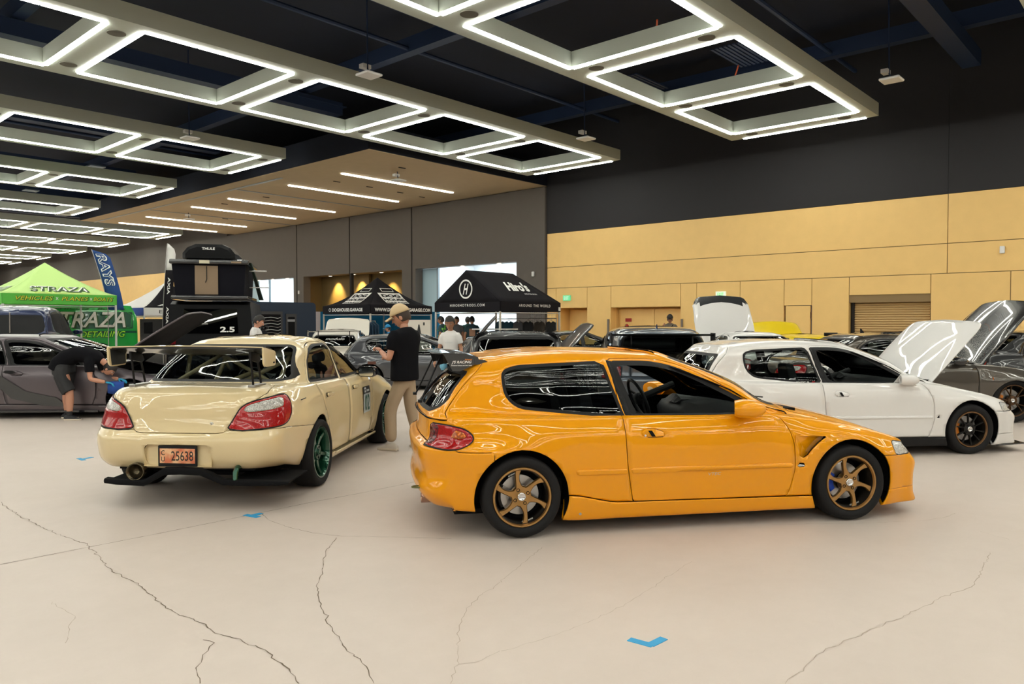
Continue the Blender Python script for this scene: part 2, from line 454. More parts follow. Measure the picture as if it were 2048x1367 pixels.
# --- remaining shell
struct(MB().box((U0, V1, 0), (U1 + 1, V1 + 0.3, ZC)).build('wall_left', wall_mat('far_wall_paint', (0.10, 0.10, 0.11))))
struct(MB().box((U0 - 0.3, V0, 0), (U0, V1, ZC)).build('wall_back', wall_mat('back_wall_paint', (0.16, 0.15, 0.15))))
struct(MB().box((U0, V0 - 0.3, 0), (U1 + 1, V0, ZC)).build('wall_side', MATS['back_wall_paint']))
struct(MB().box((U0, V0, ZC), (U1 + 7, V1, ZC + 0.3)).build('ceiling', M_CEIL))
# lowered tan soffit
sf = struct(empty('trim_soffit', (0, 0, 0)))
bx('soffit_panel', (15.1, 19.82, 7.06), (U1, 45.5, 7.9), M_SOFF, sf)
bx('fascia', (15.08, 19.80, 7.07), (15.1, 45.5, 7.9), M_CEIL, sf); bx('fascia', (15.08, 19.78, 7.07), (U1, 19.82, 7.9), M_CEIL, sf)
M_TRACK = mat('grey_wall_track', (0.30, 0.31, 0.30), 0.4)
MB().box((15.75, 26.2, 7.03), (15.87, 45.5, 7.06)).build('track', M_TRACK, sf)
for v in (29.9, 38.5): MB().box((15.8, v - 0.05, 7.035), (U1, v + 0.05, 7.06)).build('track', M_TRACK, sf)
names = ['nearest', 'second nearest', 'third nearest', 'fourth nearest', 'fifth nearest', 'farthest']
for k, v in enumerate((23.73, 27.37, 32.35, 35.94, 41.15, 44.76)):
    o = MB().box((16.83, v - 0.055, 7.02), (22.5, v + 0.055, 7.065)).build('strip_light', M_LEDW)
    tag(o, 'slim straight light in the tan soffit, %s of the six' % names[k], 'ceiling light', 'slim lights in the tan soffit')
sp = MB()
for u, v in ((17.7, 25.3), (19.3, 25.3), (21.0, 25.4), (17.7, 21.3), (17.5, 34), (20, 38.8), (17.8, 30.8), (22.4, 25.6)): sp.cbox((u, v, 7.05), (0.3, 0.06, 0.02))
sp.build('vent_slot', M_SEAM, sf)

# --- suspended light rafts
CELLS = [(6.18, 9.48), (10.13, 13.38), (14.03, 17.33), (17.97, 21.26)]
PITCHU = 3.93
def raft(v0, uend_full, label, first=-2, coarse=False):
    """v0: near edge of the strips; raft spans cells from index first"""
    W_ = 3.55; zf = 7.10; th = 0.35
    cells = [(6.18 + PITCHU * k, 6.18 + PITCHU * k + 3.28) for k in range(first, 4 if uend_full else 2)]
    ue = cells[-1][1] + 0.78
    r = empty('ceiling_light_raft', (0, v0, zf), label=label, cat='ceiling light', group='suspended light rafts')
    us = cells[0][0] - 0.7
    m = MB()
    rim = 0.30
    e = 0.045
    # long rails
    m.box((us, -rim, 0), (ue, e, th)); m.box((us, W_ - e, 0), (ue, W_ + rim + 0.1, th))
    for k, (a, b) in enumerate(cells):
        m.box((b - e, e, 0), ((cells[k + 1][0] if k + 1 < len(cells) else ue) + (e if k + 1 < len(cells) else 0), W_ - e, th))
    m.box((us, e, 0), (cells[0][0] + e, W_ - e, th))
    m.build('panel', M_PANEL, r)
    hw = 0.048
    L = []
    for a, b in cells:
        if coarse or b < -1.5:
            L += [((a, -hw), (b, hw)), ((a, W_ - hw), (b, W_ + hw)), ((a - hw, hw), (a + hw, W_ - hw)), ((b - hw, hw), (b + hw, W_ - hw))]; continue
        for q in range(3):
            s0, s1 = a + (b - a) * q / 3 + 0.012, a + (b - a) * (q + 1) / 3 - 0.012
            L.append(((s0, -hw), (s1, hw))); L.append(((s0, W_ - hw), (s1, W_ + hw)))
            t0, t1 = hw + (W_ - 2 * hw) * q / 3 + 0.012, hw + (W_ - 2 * hw) * (q + 1) / 3 - 0.012
            L.append(((a - hw, t0), (a + hw, t1))); L.append(((b - hw, t0), (b + hw, t1)))
    for q in range(3):
        t0, t1 = W_ * q / 3 + 0.012, W_ * (q + 1) / 3 - 0.012
        L.append(((ue - 0.09, t0), (ue + 0.0, t1)))
    for (x0, y0), (x1, y1) in L:
        MB().box((x0, y0, -0.02), (x1, y1, 0.01)).build('light_strip', M_LED, r)
    md = mat('grey_speaker_grille', (0.13, 0.125, 0.10), 0.8)
    for k, (a, b) in enumerate(cells):
        if coarse or b < -1.5: continue
        x = b + 0.33
        for y in (0.45, W_ - 0.45):
            MB().lathe([(0.17, 0), (0.17, -0.015), (0.0, -0.02)], 20, 'z', c=(x, y, 0)).build('speaker', md, r)
        # air diffuser panel hanging inside each opening
        MB().box(((a + b) / 2 - 0.3, W_ / 2 - 0.3, 0.75), ((a + b) / 2 + 0.3, W_ / 2 + 0.3, 0.80)).build('air_diffuser', mat('grey_diffuser', (0.06, 0.08, 0.10), 0.5), r)
    return r
lab = ['suspended grey raft of square light frames, nearest at upper right', 'long suspended light raft crossing the picture above the cream sedan',
       'suspended light raft left of the tan soffit, nearest of the short ones', 'second short light raft left of the tan soffit',
       'third short light raft left of the tan soffit', 'light raft whose end lies beyond the tan soffit, nearest of the far ones',
       'second light raft beyond the tan soffit', 'third light raft beyond the tan soffit', 'fourth light raft beyond the tan soffit',
       'fifth light raft beyond the tan soffit', 'most distant light raft above the green tent']
for k in range(11):
    v = 6.78 + 8.36 * k
    raft(v, not (2 <= k <= 4), lab[k], first=(-10 if k < 6 else -4))
for k, nm in ((1, 'first'), (2, 'second'), (3, 'third'), (4, 'fourth')):
    raft(6.78 - 8.36 * k, True, 'suspended light raft out of view behind the photographer, %s row back' % nm, first=-10, coarse=True)

# --- ducts and pipes under the dark ceiling
bm_ = struct(empty('ceiling_ducts', (0, 0, 0)))
for k in range(-4, 11):
    v = 6.78 + 8.36 * k - 2.2
    MB().box((-38, v - 0.22, 8.35), (23.5 if not (2 <= k <= 4) else 15, v + 0.22, 8.75)).build('duct', M_DUCT, bm_)
    MB().tube([(-8, v + 3.0, 8.9), (23.5, v + 3.0, 8.9)], 0.06, 8).build('pipe', M_DUCT, bm_)
for u in (-17, -10, -2, 5.7, 13.6, 21.6):
    MB().box((u - 0.15, -30, 8.8), (u + 0.15, 100, 9.2)).build('beam', M_DUCT, bm_)
for k, (u, v) in enumerate(((19.2, 8.5), (12.0, 12.6), (14.2, 21), (19.5, 12))):
    m = MB()
    for q in range(9): m.box((u - 0.9, v + q * 0.12, 8.6), (u + 0.9, v + q * 0.12 + 0.07, 8.63))
    m.build('grille', M_DUCT, bm_)
M_ORG = mat('orange_conduit', (0.5, 0.08, 0.02), 0.5)
for u, v in ((14.6, 9.3), (18.5, 9.3)):
    MB().tube([(u - 0.3, v - 0.6, 8.0), (u + 0.3, v - 0.2, 7.9), (u + 0.8, v - 0.3, 7.9), (u + 1.6, v, 8.0)], 0.02, 6).build('cable', M_ORG, bm_)

# --- small hanging access points
APL = ['white wireless unit hanging right of the long light raft', 'white wireless unit hanging over the short light raft at left',
       'white wireless unit at the far end of the long light raft', 'white wireless unit hanging at far upper right', 'white wireless unit under the tan soffit, nearer one', 'white wireless unit under the tan soffit, farther one']
for k, (px, py) in enumerate([(738, 147), (380, 274), (1172, 275), (1783, 157), (797, 359), (378, 437)]):
    z = 7.0 if k < 4 else 6.75
    p = on_floor(px, py, z)
    a = empty('wireless_unit', p, label=APL[k], cat='wireless unit', group='white wireless units hung from the ceiling')
    MB().box((-0.22, -0.22, -0.06), (0.22, 0.22, 0.0)).build('panel_antenna', M_WHITE, a, bevel=0.03)
    MB().tube([(0, 0, 0), (0, 0.05, 0.12), (0.02, 0.1, (ZC + .02 if k < 4 else 7.08) - z)], 0.018, 6).build('mounting_arm', M_DUCT, a)
    MB().box((-0.12, 0.05, 0.13), (0.1, 0.2, 0.22)).build('mounting_box', M_WHITE, a)

# --- cracks and the saw-cut joint of the slab (thin, slightly sunk-looking strips of filler)
M_CRACK = mat('crack_filler', (0.16, 0.12, 0.085), 0.9)
M_CRACKL = mat('faint_crack_filler', (0.40, 0.33, 0.27), 0.9)
rnd = random.Random(4)
def crack(pts, w, m, jag=0.006):
    P = [on_floor(*p, 0.0) for p in pts]; Q = []
    for a, b in zip(P[:-1], P[1:]):
        n = max(2, int((b - a).length / 0.035))
        for i in range(n): Q.append(a.lerp(b, i / n) + Vector((rnd.gauss(0, jag), rnd.gauss(0, jag), 0)))
    Q.append(P[-1]); vs = []; fs = []
    for i, q in enumerate(Q):
        d = (Q[min(i + 1, len(Q) - 1)] - Q[max(i - 1, 0)]).normalized(); s_ = Vector((-d.y, d.x, 0)); ww = w * rnd.uniform(0.35, 1.3)
        vs += [q + s_ * ww + Vector((0, 0, 0.0012)), q - s_ * ww + Vector((0, 0, 0.0012))]
        if i: fs.append((2 * i - 2, 2 * i - 1, 2 * i + 1, 2 * i))
    return raw('floor_crack', vs, fs, m, ckr)
ckr = struct(empty('floor_cracks', (0, 0, 0)))
def fp(L, ox, oy, k): return [(ox + x * k, oy + y * k) for x, y in L]
K1 = 1000 / 2048; K2 = 1048 / 2048
crack(fp([(0, 468), (330, 403), (640, 343), (1000, 270), (1280, 212), (1480, 175), (1720, 125)], 0, 900, K1), 0.0035, M_CRACK, 0.0008)
crack(fp([(0, 212), (80, 270), (190, 325), (290, 362), (350, 385), (410, 440), (450, 490), (550, 540), (640, 605), (690, 655), (790, 692), (880, 745), (1000, 785), (1100, 830), (1165, 885), (1225, 955)], 0, 900, K1), 0.0028, M_CRACK)
crack(fp([(1380, 358), (1335, 412), (1320, 500), (1297, 575), (1320, 660), (1370, 740), (1405, 800), (1470, 855), (1500, 905), (1532, 955)], 0, 900, K1), 0.0024, M_CRACK)
crack(fp([(1070, 258), (1100, 285), (1180, 315), (1280, 338), (1400, 352), (1600, 355), (1850, 362)], 0, 900, K1), 0.002, M_CRACK, 0.003)
crack(fp([(840, 775), (870, 793), (835, 840), (808, 890), (820, 955)], 0, 900, K1), 0.0022, M_CRACK)
crack(fp([(2048, 540), (1960, 600), (1910, 645), (1880, 730), (1878, 860), (1845, 955)], 0, 900, K1), 0.0018, M_CRACKL)
crack(fp([(1878, 875), (1950, 870), (2048, 822)], 0, 900, K1), 0.0015, M_CRACKL)
crack(fp([(210, 620), (240, 640), (300, 680), (268, 790)], 0, 900, K1), 0.0015, M_CRACKL)
crack(fp([(0, 515), (60, 465), (120, 415), (165, 378)], 1000, 900, K2), 0.002, M_CRACKL)
crack(fp([(1120, 912), (1170, 870), (1250, 795), (1350, 745), (1500, 680), (1640, 622), (1720, 575), (1850, 530), (1885, 470), (1915, 400)], 1000, 900, K2), 0.0024, M_CRACKL)
crack(fp([(1060, 290), (1400, 285), (1650, 275), (1740, 262), (1780, 245)], 1000, 900, K2), 0.0018, M_CRACKL, 0.003)
crack(fp([(1870, 315), (1990, 348)], 1000, 900, K2), 0.0015, M_CRACKL)
crack(fp([(0, 785), (160, 740), (330, 680), (480, 610), (600, 530), (750, 435)], 1000, 900, K2), 0.0014, M_CRACKL)
M_TAPE = mat('blue_masking_tape', (0.03, 0.33, 0.62), 0.6)
def tape(lines, w, label):
    m = MB()
    for k, (a, b) in enumerate(lines):
        P, Q = on_floor(*a, 0), on_floor(*b, 0); d = (Q - P).normalized(); s_ = Vector((-d.y, d.x, 0)) * w
        z = Vector((0, 0, 0.0025 + 0.0008 * k))
        vs = [P + s_, P - s_, Q - s_, Q + s_]; m.add([v + z for v in vs] + [Vector((v.x, v.y, 0.0002)) for v in vs], [(0, 1, 2, 3), (0, 4, 5, 1), (1, 5, 6, 2), (2, 6, 7, 3), (3, 7, 4, 0)])
    return tag(m.build('floor_tape', M_TAPE), label, 'tape')
tape([((1258, 1278), (1306, 1291)), ((1300, 1290), (1328, 1276))], 0.022, 'blue tape chevron on the open floor in front of the orange hatchback')
tape([((490, 1029), (517, 1034)), ((500, 1032), (523, 1026))], 0.024, 'blue tape mark on the floor behind the cream sedan')
tape([((157, 916), (168, 920)), ((163, 918), (185, 914))], 0.024, 'faint blue tape mark on the floor left of the cream sedan')

# --- exit signs and fire devices
M_EXG = mat('exit_green_glow', (0.02, 0.5, 0.05), 0.5, emit=(0.10, 0.9, 0.15), estr=0.8)
M_EXW = mat('exit_sign_face', (0.8, 0.85, 0.75), 0.5, emit=(0.8, 1.0, 0.75), estr=0.35)
def exit_sign(v, z, label, u=U1, w=0.36, h=0.21, edge=False):
    s_ = empty('exit_sign', (u, v, z), label=label, cat='sign', group='green exit signs')
    MB().box((-0.06, -w / 2, -h / 2), (0, w / 2, h / 2)).build('housing', M_EXW if not edge else mat('exit_sign_green_face', (0.15, 0.6, 0.3), 0.4, emit=(0.2, 0.9, 0.45), estr=0.4), s_)
    text('lettering', 'EXIT', M_EXG if not edge else M_EXW, s_, (-0.065, 0, 0), (0, -1, 0), (0, 0, 1), 0.1, bold=0.01, width=w * 0.62, height=h * 0.6)
exit_sign(12.08, 2.45, 'white exit sign with green letters above the recessed door near wall centre')
exit_sign(18.75, 2.47, 'green exit sign right of the large black ridged tent', edge=True)
exit_sign(39.1, 3.45, 'pale exit sign hanging in the far lobby opening', u=U1 + 1.2, edge=True)
fe = empty('fire_extinguisher_cabinet', (U1 + 0.44, 16.12, 1.25), label='red fire extinguisher with dark sign above it in tan recess', cat='extinguisher')
M_RED = mat('red_enamel', (0.35, 0.015, 0.012), 0.4)
MB().lathe([(0.0, -0.15), (0.07, -0.15), (0.075, 0.1), (0.03, 0.17), (0.0, 0.19)], 14, 'z', c=(-0.1, 0, 0)).build('cylinder', M_RED, fe, smooth=True)
MB().box((-0.03, -0.13, 0.27), (0, 0.13, 0.4)).build('sign_plate', M_RED, fe)
MB().tube([(-0.1, 0, 0.18), (-0.16, 0.05, 0.16), (-0.14, 0.1, -0.05)], 0.012, 6).build('hose', M_BLACK, fe)
for k, (v, z, u, lb) in enumerate(((3.9, 3.46, U1, 'small white sensor on the tan wall at far right'), (20.45, 3.5, U1 - 0.1, 'small white sensor on the grey-brown wall beside the ridged tent'), (38.0, 3.2, U1 - 0.1, 'tiny white sensor on the grey-brown wall between far lobby and alcove'), (56, 2.9, U1, 'tiny red alarm box on the tan wall left of the rooftop tent'))):
    a = MB().box((u - 0.07, v - 0.06, z - 0.10), (u, v + 0.06, z + 0.10)).build('wall_sensor', M_WHITE if k < 3 else M_RED, bevel=0.02)
    tag(a, lb, 'sensor')
# ================================================================== car builder
def cr_resample(P, k, axis):
    """Catmull-Rom resampling (chord-aware tangents) of control grid P[.., .., 3] along axis, k steps per span"""
    P = np.moveaxis(np.array(P, float), axis, 0)
    n = len(P); d = np.linalg.norm(np.diff(P, axis=0), axis=-1).mean(axis=1) + 1e-6
    T = np.zeros_like(P)
    for i in range(n):
        if i == 0: T[i] = (P[1] - P[0]) / d[0]
        elif i == n - 1: T[i] = (P[-1] - P[-2]) / d[-1]
        else:
            a, b = (P[i] - P[i - 1]) / d[i - 1], (P[i + 1] - P[i]) / d[i]
            t = (a * d[i] + b * d[i - 1]) / (d[i] + d[i - 1])
            lim = 2.2 * np.minimum(np.abs(a), np.abs(b)) + 0.25 * np.minimum(np.abs(a), np.abs(b)).max(axis=-1, keepdims=True)
            T[i] = t
    out = []; par = []
    for i in range(n - 1):
        kk = k[i] if isinstance(k, (list, tuple)) else k
        for j in range(kk):
            t = j / kk; h00 = 2 * t**3 - 3 * t**2 + 1; h10 = t**3 - 2 * t**2 + t; h01 = -2 * t**3 + 3 * t**2; h11 = t**3 - t**2
            out.append(h00 * P[i] + h10 * d[i] * T[i] + h01 * P[i + 1] + h11 * d[i] * T[i + 1]); par.append(i + t)
    out.append(P[-1]); par.append(n - 1)
    return np.moveaxis(np.array(out), 0, axis), np.array(par)

def interp(tab, x):
    xs = [a for a, _ in tab]; ys = [b for _, b in tab]
    if xs[0] > xs[-1]: xs, ys = xs[::-1], ys[::-1]
    return float(np.interp(x, xs, ys))

def car_grid(S):
    """control net: rows = rings bottom to roof, columns = front centre -> right/left side -> rear centre (half body, y >= 0)"""
    rows = []
    for L in S['levels']:
        xf, zf, xr, zr = L['f'][0], L['f'][1], L['r'][0], L['r'][1]
        W, Z = L['w'], L['z']
        fb, rb = L.get('fb', (0.03, 0.12, 0.30)), L.get('rb', (0.01, 0.05, 0.18))
        fy, ry = L.get('fy', (0.45, 0.82, 0.975)), L.get('ry', (0.45, 0.82, 0.97))
        fz, rz_ = L.get('fzb', (0.03, 0.25, 0.7)), L.get('rzb', (0.03, 0.25, 0.7))
        xs = L['x']; row = [(xf, 0, zf)]
        wf, wr_ = interp(W, xs[0]), interp(W, xs[-1]); zsf, zsr = interp(Z, xs[0]), interp(Z, xs[-1])
        for q in range(3): row.append((xf - fb[q], fy[q] * wf, zf + (zsf - zf) * fz[q]))
        for x in xs: row.append((x, interp(W, x), interp(Z, x)))
        for q in (2, 1, 0): row.append((xr + rb[q], ry[q] * wr_, zr + (zsr - zr) * rz_[q]))
        row.append((xr, 0, zr)); rows.append(row)
    return np.array(rows)

def rounded(poly, r, n=5):
    """polygon with rounded corners; r scalar or one per corner"""
    out = []; m = len(poly)
    for i in range(m):
        p, a, b = np.array(poly[i], float), np.array(poly[i - 1], float), np.array(poly[(i + 1) % m], float)
        rr = r[i] if isinstance(r, (list, tuple)) else r
        da, db = a - p, b - p; la, lb = np.linalg.norm(da), np.linalg.norm(db)
        q = min(rr, la * 0.45, lb * 0.45)
        if q < 1e-4: out.append(tuple(p)); continue
        A, B = p + da / la * q, p + db / lb * q
        for k in range(n + 1):
            t = k / n; out.append(tuple((1 - t)**2 * A + 2 * t * (1 - t) * p + t * t * B))
    return out
def sdf(poly, X, Y):
    """signed distance (negative inside)"""
    P = np.array(poly); A = P; B = np.roll(P, -1, axis=0)
    d2 = np.full(X.shape, 1e9); inside = np.zeros(X.shape, bool)
    for (ax, ay), (bx_, by) in zip(A, B):
        ex, ey = bx_ - ax, by - ay; wx, wy = X - ax, Y - ay
        t = np.clip((wx * ex + wy * ey) / (ex * ex + ey * ey + 1e-12), 0, 1)
        d2 = np.minimum(d2, (wx - ex * t)**2 + (wy - ey * t)**2)
        c = ((ay > Y) != (by > Y)) & (X < (bx_ - ax) * (Y - ay) / (by - ay + 1e-12) + ax)
        inside ^= c
    return np.where(inside, -1, 1) * np.sqrt(d2)

class Shell:
    """half-body polygon soup that can be cut by scalar fields"""
    def __init__(s, V, par, F):
        s.V = [tuple(v) for v in V]; s.P = [tuple(p) for p in par]; s.F = F
    def cut(s, faces, g):
        """g: function(V array, P array) -> values. returns (inside faces g<0, outside faces)"""
        used = sorted({i for f in faces for i in f})
        if not used: return [], []
        Va = np.array([s.V[i] for i in used]); Pa = np.array([s.P[i] for i in used])
        gv = dict(zip(used, g(Va, Pa).tolist()))
        ins, outs = [], []; cache = {}
        for f in faces:
            vals = [gv[i] for i in f]
            if max(vals) <= 0: ins.append(f); continue
            if min(vals) >= 0: outs.append(f); continue
            fi, fo = [], []; n = len(f)
            for k in range(n):
                a, b = f[k], f[(k + 1) % n]; ga, gb = gv[a], gv[b]
                if ga <= 0: fi.append(a)
                if ga >= 0: fo.append(a)
                if ga * gb < 0:
                    key = (a, b) if a < b else (b, a)
                    if key not in cache:
                        i0, i1 = key; t = gv[i0] / (gv[i0] - gv[i1])
                        v0, v1, p0, p1 = s.V[i0], s.V[i1], s.P[i0], s.P[i1]
                        s.V.append(tuple(v0[q] + (v1[q] - v0[q]) * t for q in range(3)))
                        s.P.append(tuple(p0[q] + (p1[q] - p0[q]) * t for q in range(4)))
                        cache[key] = len(s.V) - 1
                    fi.append(cache[key]); fo.append(cache[key])
            if len(fi) >= 3: ins.append(tuple(fi))
            if len(fo) >= 3: outs.append(tuple(fo))
        return ins, outs

def normals_of(V, F):
    V = np.array(V); N = np.zeros_like(V)
    for f in F:
        a, b, c = V[f[0]], V[f[1]], V[f[2]]
        n = np.cross(b - a, c - a)
        if len(f) > 3: n = n + np.cross(V[f[2]] - V[f[0]], V[f[3]] - V[f[0]])
        for i in f: N[i] += n
    l = np.linalg.norm(N, axis=1, keepdims=True); return N / np.maximum(l, 1e-12)

def side_g(poly, plane='side', lo=None, hi=None):
    """plane 'side' tests (x,z); 'front' tests (|y|,z) where x > lo ; 'rear' tests (|y|,z) where x < lo; 'top' tests (x,|y|) where ring > lo"""
    def g(V, P):
        if plane == 'side': d = sdf(poly, V[:, 0], V[:, 2])
        elif plane == 'top': d = sdf(poly, V[:, 0], V[:, 1])
        elif plane == 'arcf': d = sdf(poly, P[:, 2], V[:, 2])
        elif plane == 'arcr': d = sdf(poly, P[:, 3], V[:, 2])
        else: d = sdf(poly, V[:, 1], V[:, 2])
        if lo is not None: d = np.maximum(d, lo(V, P))
        return d
    return g

def build_car(name, S, label, cat='car', group=None, res=(5, 5), loc=(0, 0, 0), rz=0.0):
    root = empty(name, loc, rz, label=label, cat=cat, group=group)
    G = car_grid(S); nL, nT = G.shape[0], G.shape[1]
    G2, pl = cr_resample(G, res[0], 0); G3, pt = cr_resample(G2, res[1], 1)
    a, b = len(pl), len(pt)
    G3[:, 0, 1] = 0; G3[:, -1, 1] = 0; G3[-1, :, 1] = np.minimum(G3[-1, :, 1], 0.0005)
    G3[:, :, 1] = np.maximum(G3[:, :, 1], 0)
    if 'warp' in S: G3 = S['warp'](G3, pl, pt)
    V = G3.reshape(-1, 3)
    seg = np.linalg.norm(np.diff(G3, axis=1), axis=-1)
    sf = np.concatenate([np.zeros((a, 1)), np.cumsum(seg, axis=1)], axis=1); sr_ = sf[:, -1:] - sf
    P = np.stack([np.repeat(pl[:, None], b, 1), np.repeat(pt[None, :], a, 0), sf, sr_], axis=-1).reshape(-1, 4)
    F = [(i * b + j, i * b + j + 1, (i + 1) * b + j + 1, (i + 1) * b + j) for i in range(a - 1) for j in range(b - 1)]
    # orientation: columns run front->rear on +y side, rows upward => outward normal
    sh = Shell(V, P, F)
    N0 = normals_of(V, F)
    mid = (a // 3) * b + b // 2
    flip = N0[mid][1] < 0
    if flip: sh.F = [f[::-1] for f in sh.F]; N0 = -N0
    faces = sh.F
    M = S['mats']
    SEAM_W = S.get('seam', 0.003)
    # inner lining: offset copy of the whole shell minus glass and arches
    lin_faces = list(faces); lin = Shell(V - N0 * 0.022, P, faces)
    groups = []
    for ft in S['features']:
        g = ft['g']; w = ft.get('seam', SEAM_W)
        if ft.get('hole'):
            ins, faces = sh.cut(faces, g)
            _, lin_faces = lin.cut(lin_faces, lambda V_, P_, g=g: g(V_, P_) - 0.0)
            continue
        ins, outs = sh.cut(faces, lambda V_, P_, g=g: g(V_, P_) - w)
        core, band = sh.cut(ins, lambda V_, P_, g=g, w=w: g(V_, P_) + w * ft.get('inner', 1.0))
        if not ft.get('overlay'): faces = outs
        if ft.get('glass'):
            tw = ft.get('trim', 0.018)
            core, trim = sh.cut(core, lambda V_, P_, g=g, w=w, tw=tw: g(V_, P_) + w + tw)
            _, lin_faces = lin.cut(lin_faces, lambda V_, P_, g=g, tw=tw: g(V_, P_) + tw)
            groups.append((ft.get('trim_name', 'window_trim'), M['trim'], trim + band, ft))
            if not ft.get('open'): groups.append((ft['name'], M[ft.get('mat', 'glass')], core, ft))
            continue
        if ft.get('band'): groups.append((ft['band'], M['trim'], band, ft))
        if ft.get('drop_lining'): _, lin_faces = lin.cut(lin_faces, g)
        groups.append((ft['name'], M[ft.get('mat', 'paint')], core, ft))
    body = faces
    def emit(nm, m, fs, ft, shell=sh, both=True, parent=root):
        out = []
        used = sorted({i for f in fs for i in f}); ix = {v: k for k, v in enumerate(used)}
        vs = [shell.V[i] for i in used]; ff = [tuple(ix[i] for i in f) for f in fs]
        if not ff: return out
        if ft and ft.get('push'):
            nn = normals_of(vs, ff); vs = [tuple(np.array(v) + n_ * ft['push']) for v, n_ in zip(vs, nn)]
        mv = [(x, -y, z) for x, y, z in vs]; mf = [f[::-1] for f in ff]
        n = len(vs)
        if ft and ft.get('sided'):
            out.append((nm, vs, ff)); out.append((nm, mv, mf))
        else:
            out.append((nm, vs + mv, ff + [tuple(n + i for i in f) for f in mf]))
        objs = []
        for q, (nm_, v_, f_) in enumerate(out):
            o = raw(nm_, v_, f_, m, parent, smooth=True)
            if not (ft and ft.get('sided')):
                bm = bmesh.new(); bm.from_mesh(o.data)
                cv = [v for v in bm.verts if abs(v.co.y) < 1e-3]; bmesh.ops.remove_doubles(bm, verts=cv, dist=1.5e-3)
                bm.to_mesh(o.data); bm.free(); shade(o.data)
            objs.append(o)
        return objs
    parts = {}
    th = S.get('thick', 0.012)
    for nm, m, fs, ft in groups:
        objs = emit(nm, m, fs, ft)
        for q, o in enumerate(objs):
            parts.setdefault(nm, []).append(o)
            if m not in (M['glass'],) and nm != 'window_trim' and S.get('solid', True) and not nm.endswith('glass'):
                so = o.modifiers.new('solid', 'SOLIDIFY'); so.thickness = th; so.offset = -1
    bo = emit('body_shell', M['paint'], body, None)
    for o in bo:
        so = o.modifiers.new('solid', 'SOLIDIFY'); so.thickness = th; so.offset = -1
    parts['body_shell'] = bo
    if S.get('lining', True): parts['lining'] = emit('inner_lining', M['lining'], [f[::-1] for f in lin_faces], None, shell=lin)
    return root, parts, sh

def arch_hole(x0, z0, r, ymin=0.35, stretch=1.0):
    def g(V, P):
        d = np.sqrt(((V[:, 0] - x0) / stretch)**2 + (V[:, 2] - z0)**2) - r
        return np.maximum(d, ymin - V[:, 1])
    return g
def yband(lo=None, hi=None, xlo=None, xhi=None, zlo=None, zhi=None, plo=None, phi=None):
    """constraint field, negative where allowed"""
    def c(V, P):
        d = np.full(len(V), -1.0)
        if lo is not None: d = np.maximum(d, lo - V[:, 1])
        if hi is not None: d = np.maximum(d, V[:, 1] - hi)
        if xlo is not None: d = np.maximum(d, xlo - V[:, 0])
        if xhi is not None: d = np.maximum(d, V[:, 0] - xhi)
        if zlo is not None: d = np.maximum(d, zlo - V[:, 2])
        if zhi is not None: d = np.maximum(d, V[:, 2] - zhi)
        if plo is not None: d = np.maximum(d, (plo - P[:, 0]) * 0.05)
        if phi is not None: d = np.maximum(d, (P[:, 0] - phi) * 0.05)
        return d
    return c

# ------------------------------------------------------------------ wheels
def tyre_profile(R, r, w):
    h = w / 2; s = R - r
    return [(r, -h * 0.80), (r + s * 0.12, -h * 0.93), (r + s * 0.45, -h * 1.02), (r + s * 0.78, -h * 0.97), (R - s * 0.10, -h * 0.86), (R - 0.004, -h * 0.72), (R, -h * 0.5),
            (R, h * 0.5), (R - 0.004, h * 0.72), (R - s * 0.10, h * 0.86), (r + s * 0.78, h * 0.97), (r + s * 0.45, h * 1.02), (r + s * 0.12, h * 0.93), (r, h * 0.80)]
def loft(rings, closed=True, caps=True):
    n = len(rings[0]); vs = [p for r in rings for p in r]; fs = []
    for i in range(len(rings) - 1):
        for k in range(n if closed else n - 1):
            k2 = (k + 1) % n; fs.append((i * n + k, i * n + k2, (i + 1) * n + k2, (i + 1) * n + k))
    if caps: fs.append(tuple(range(n))[::-1]); fs.append(tuple((len(rings) - 1) * n + k for k in range(n)))
    return vs, fs
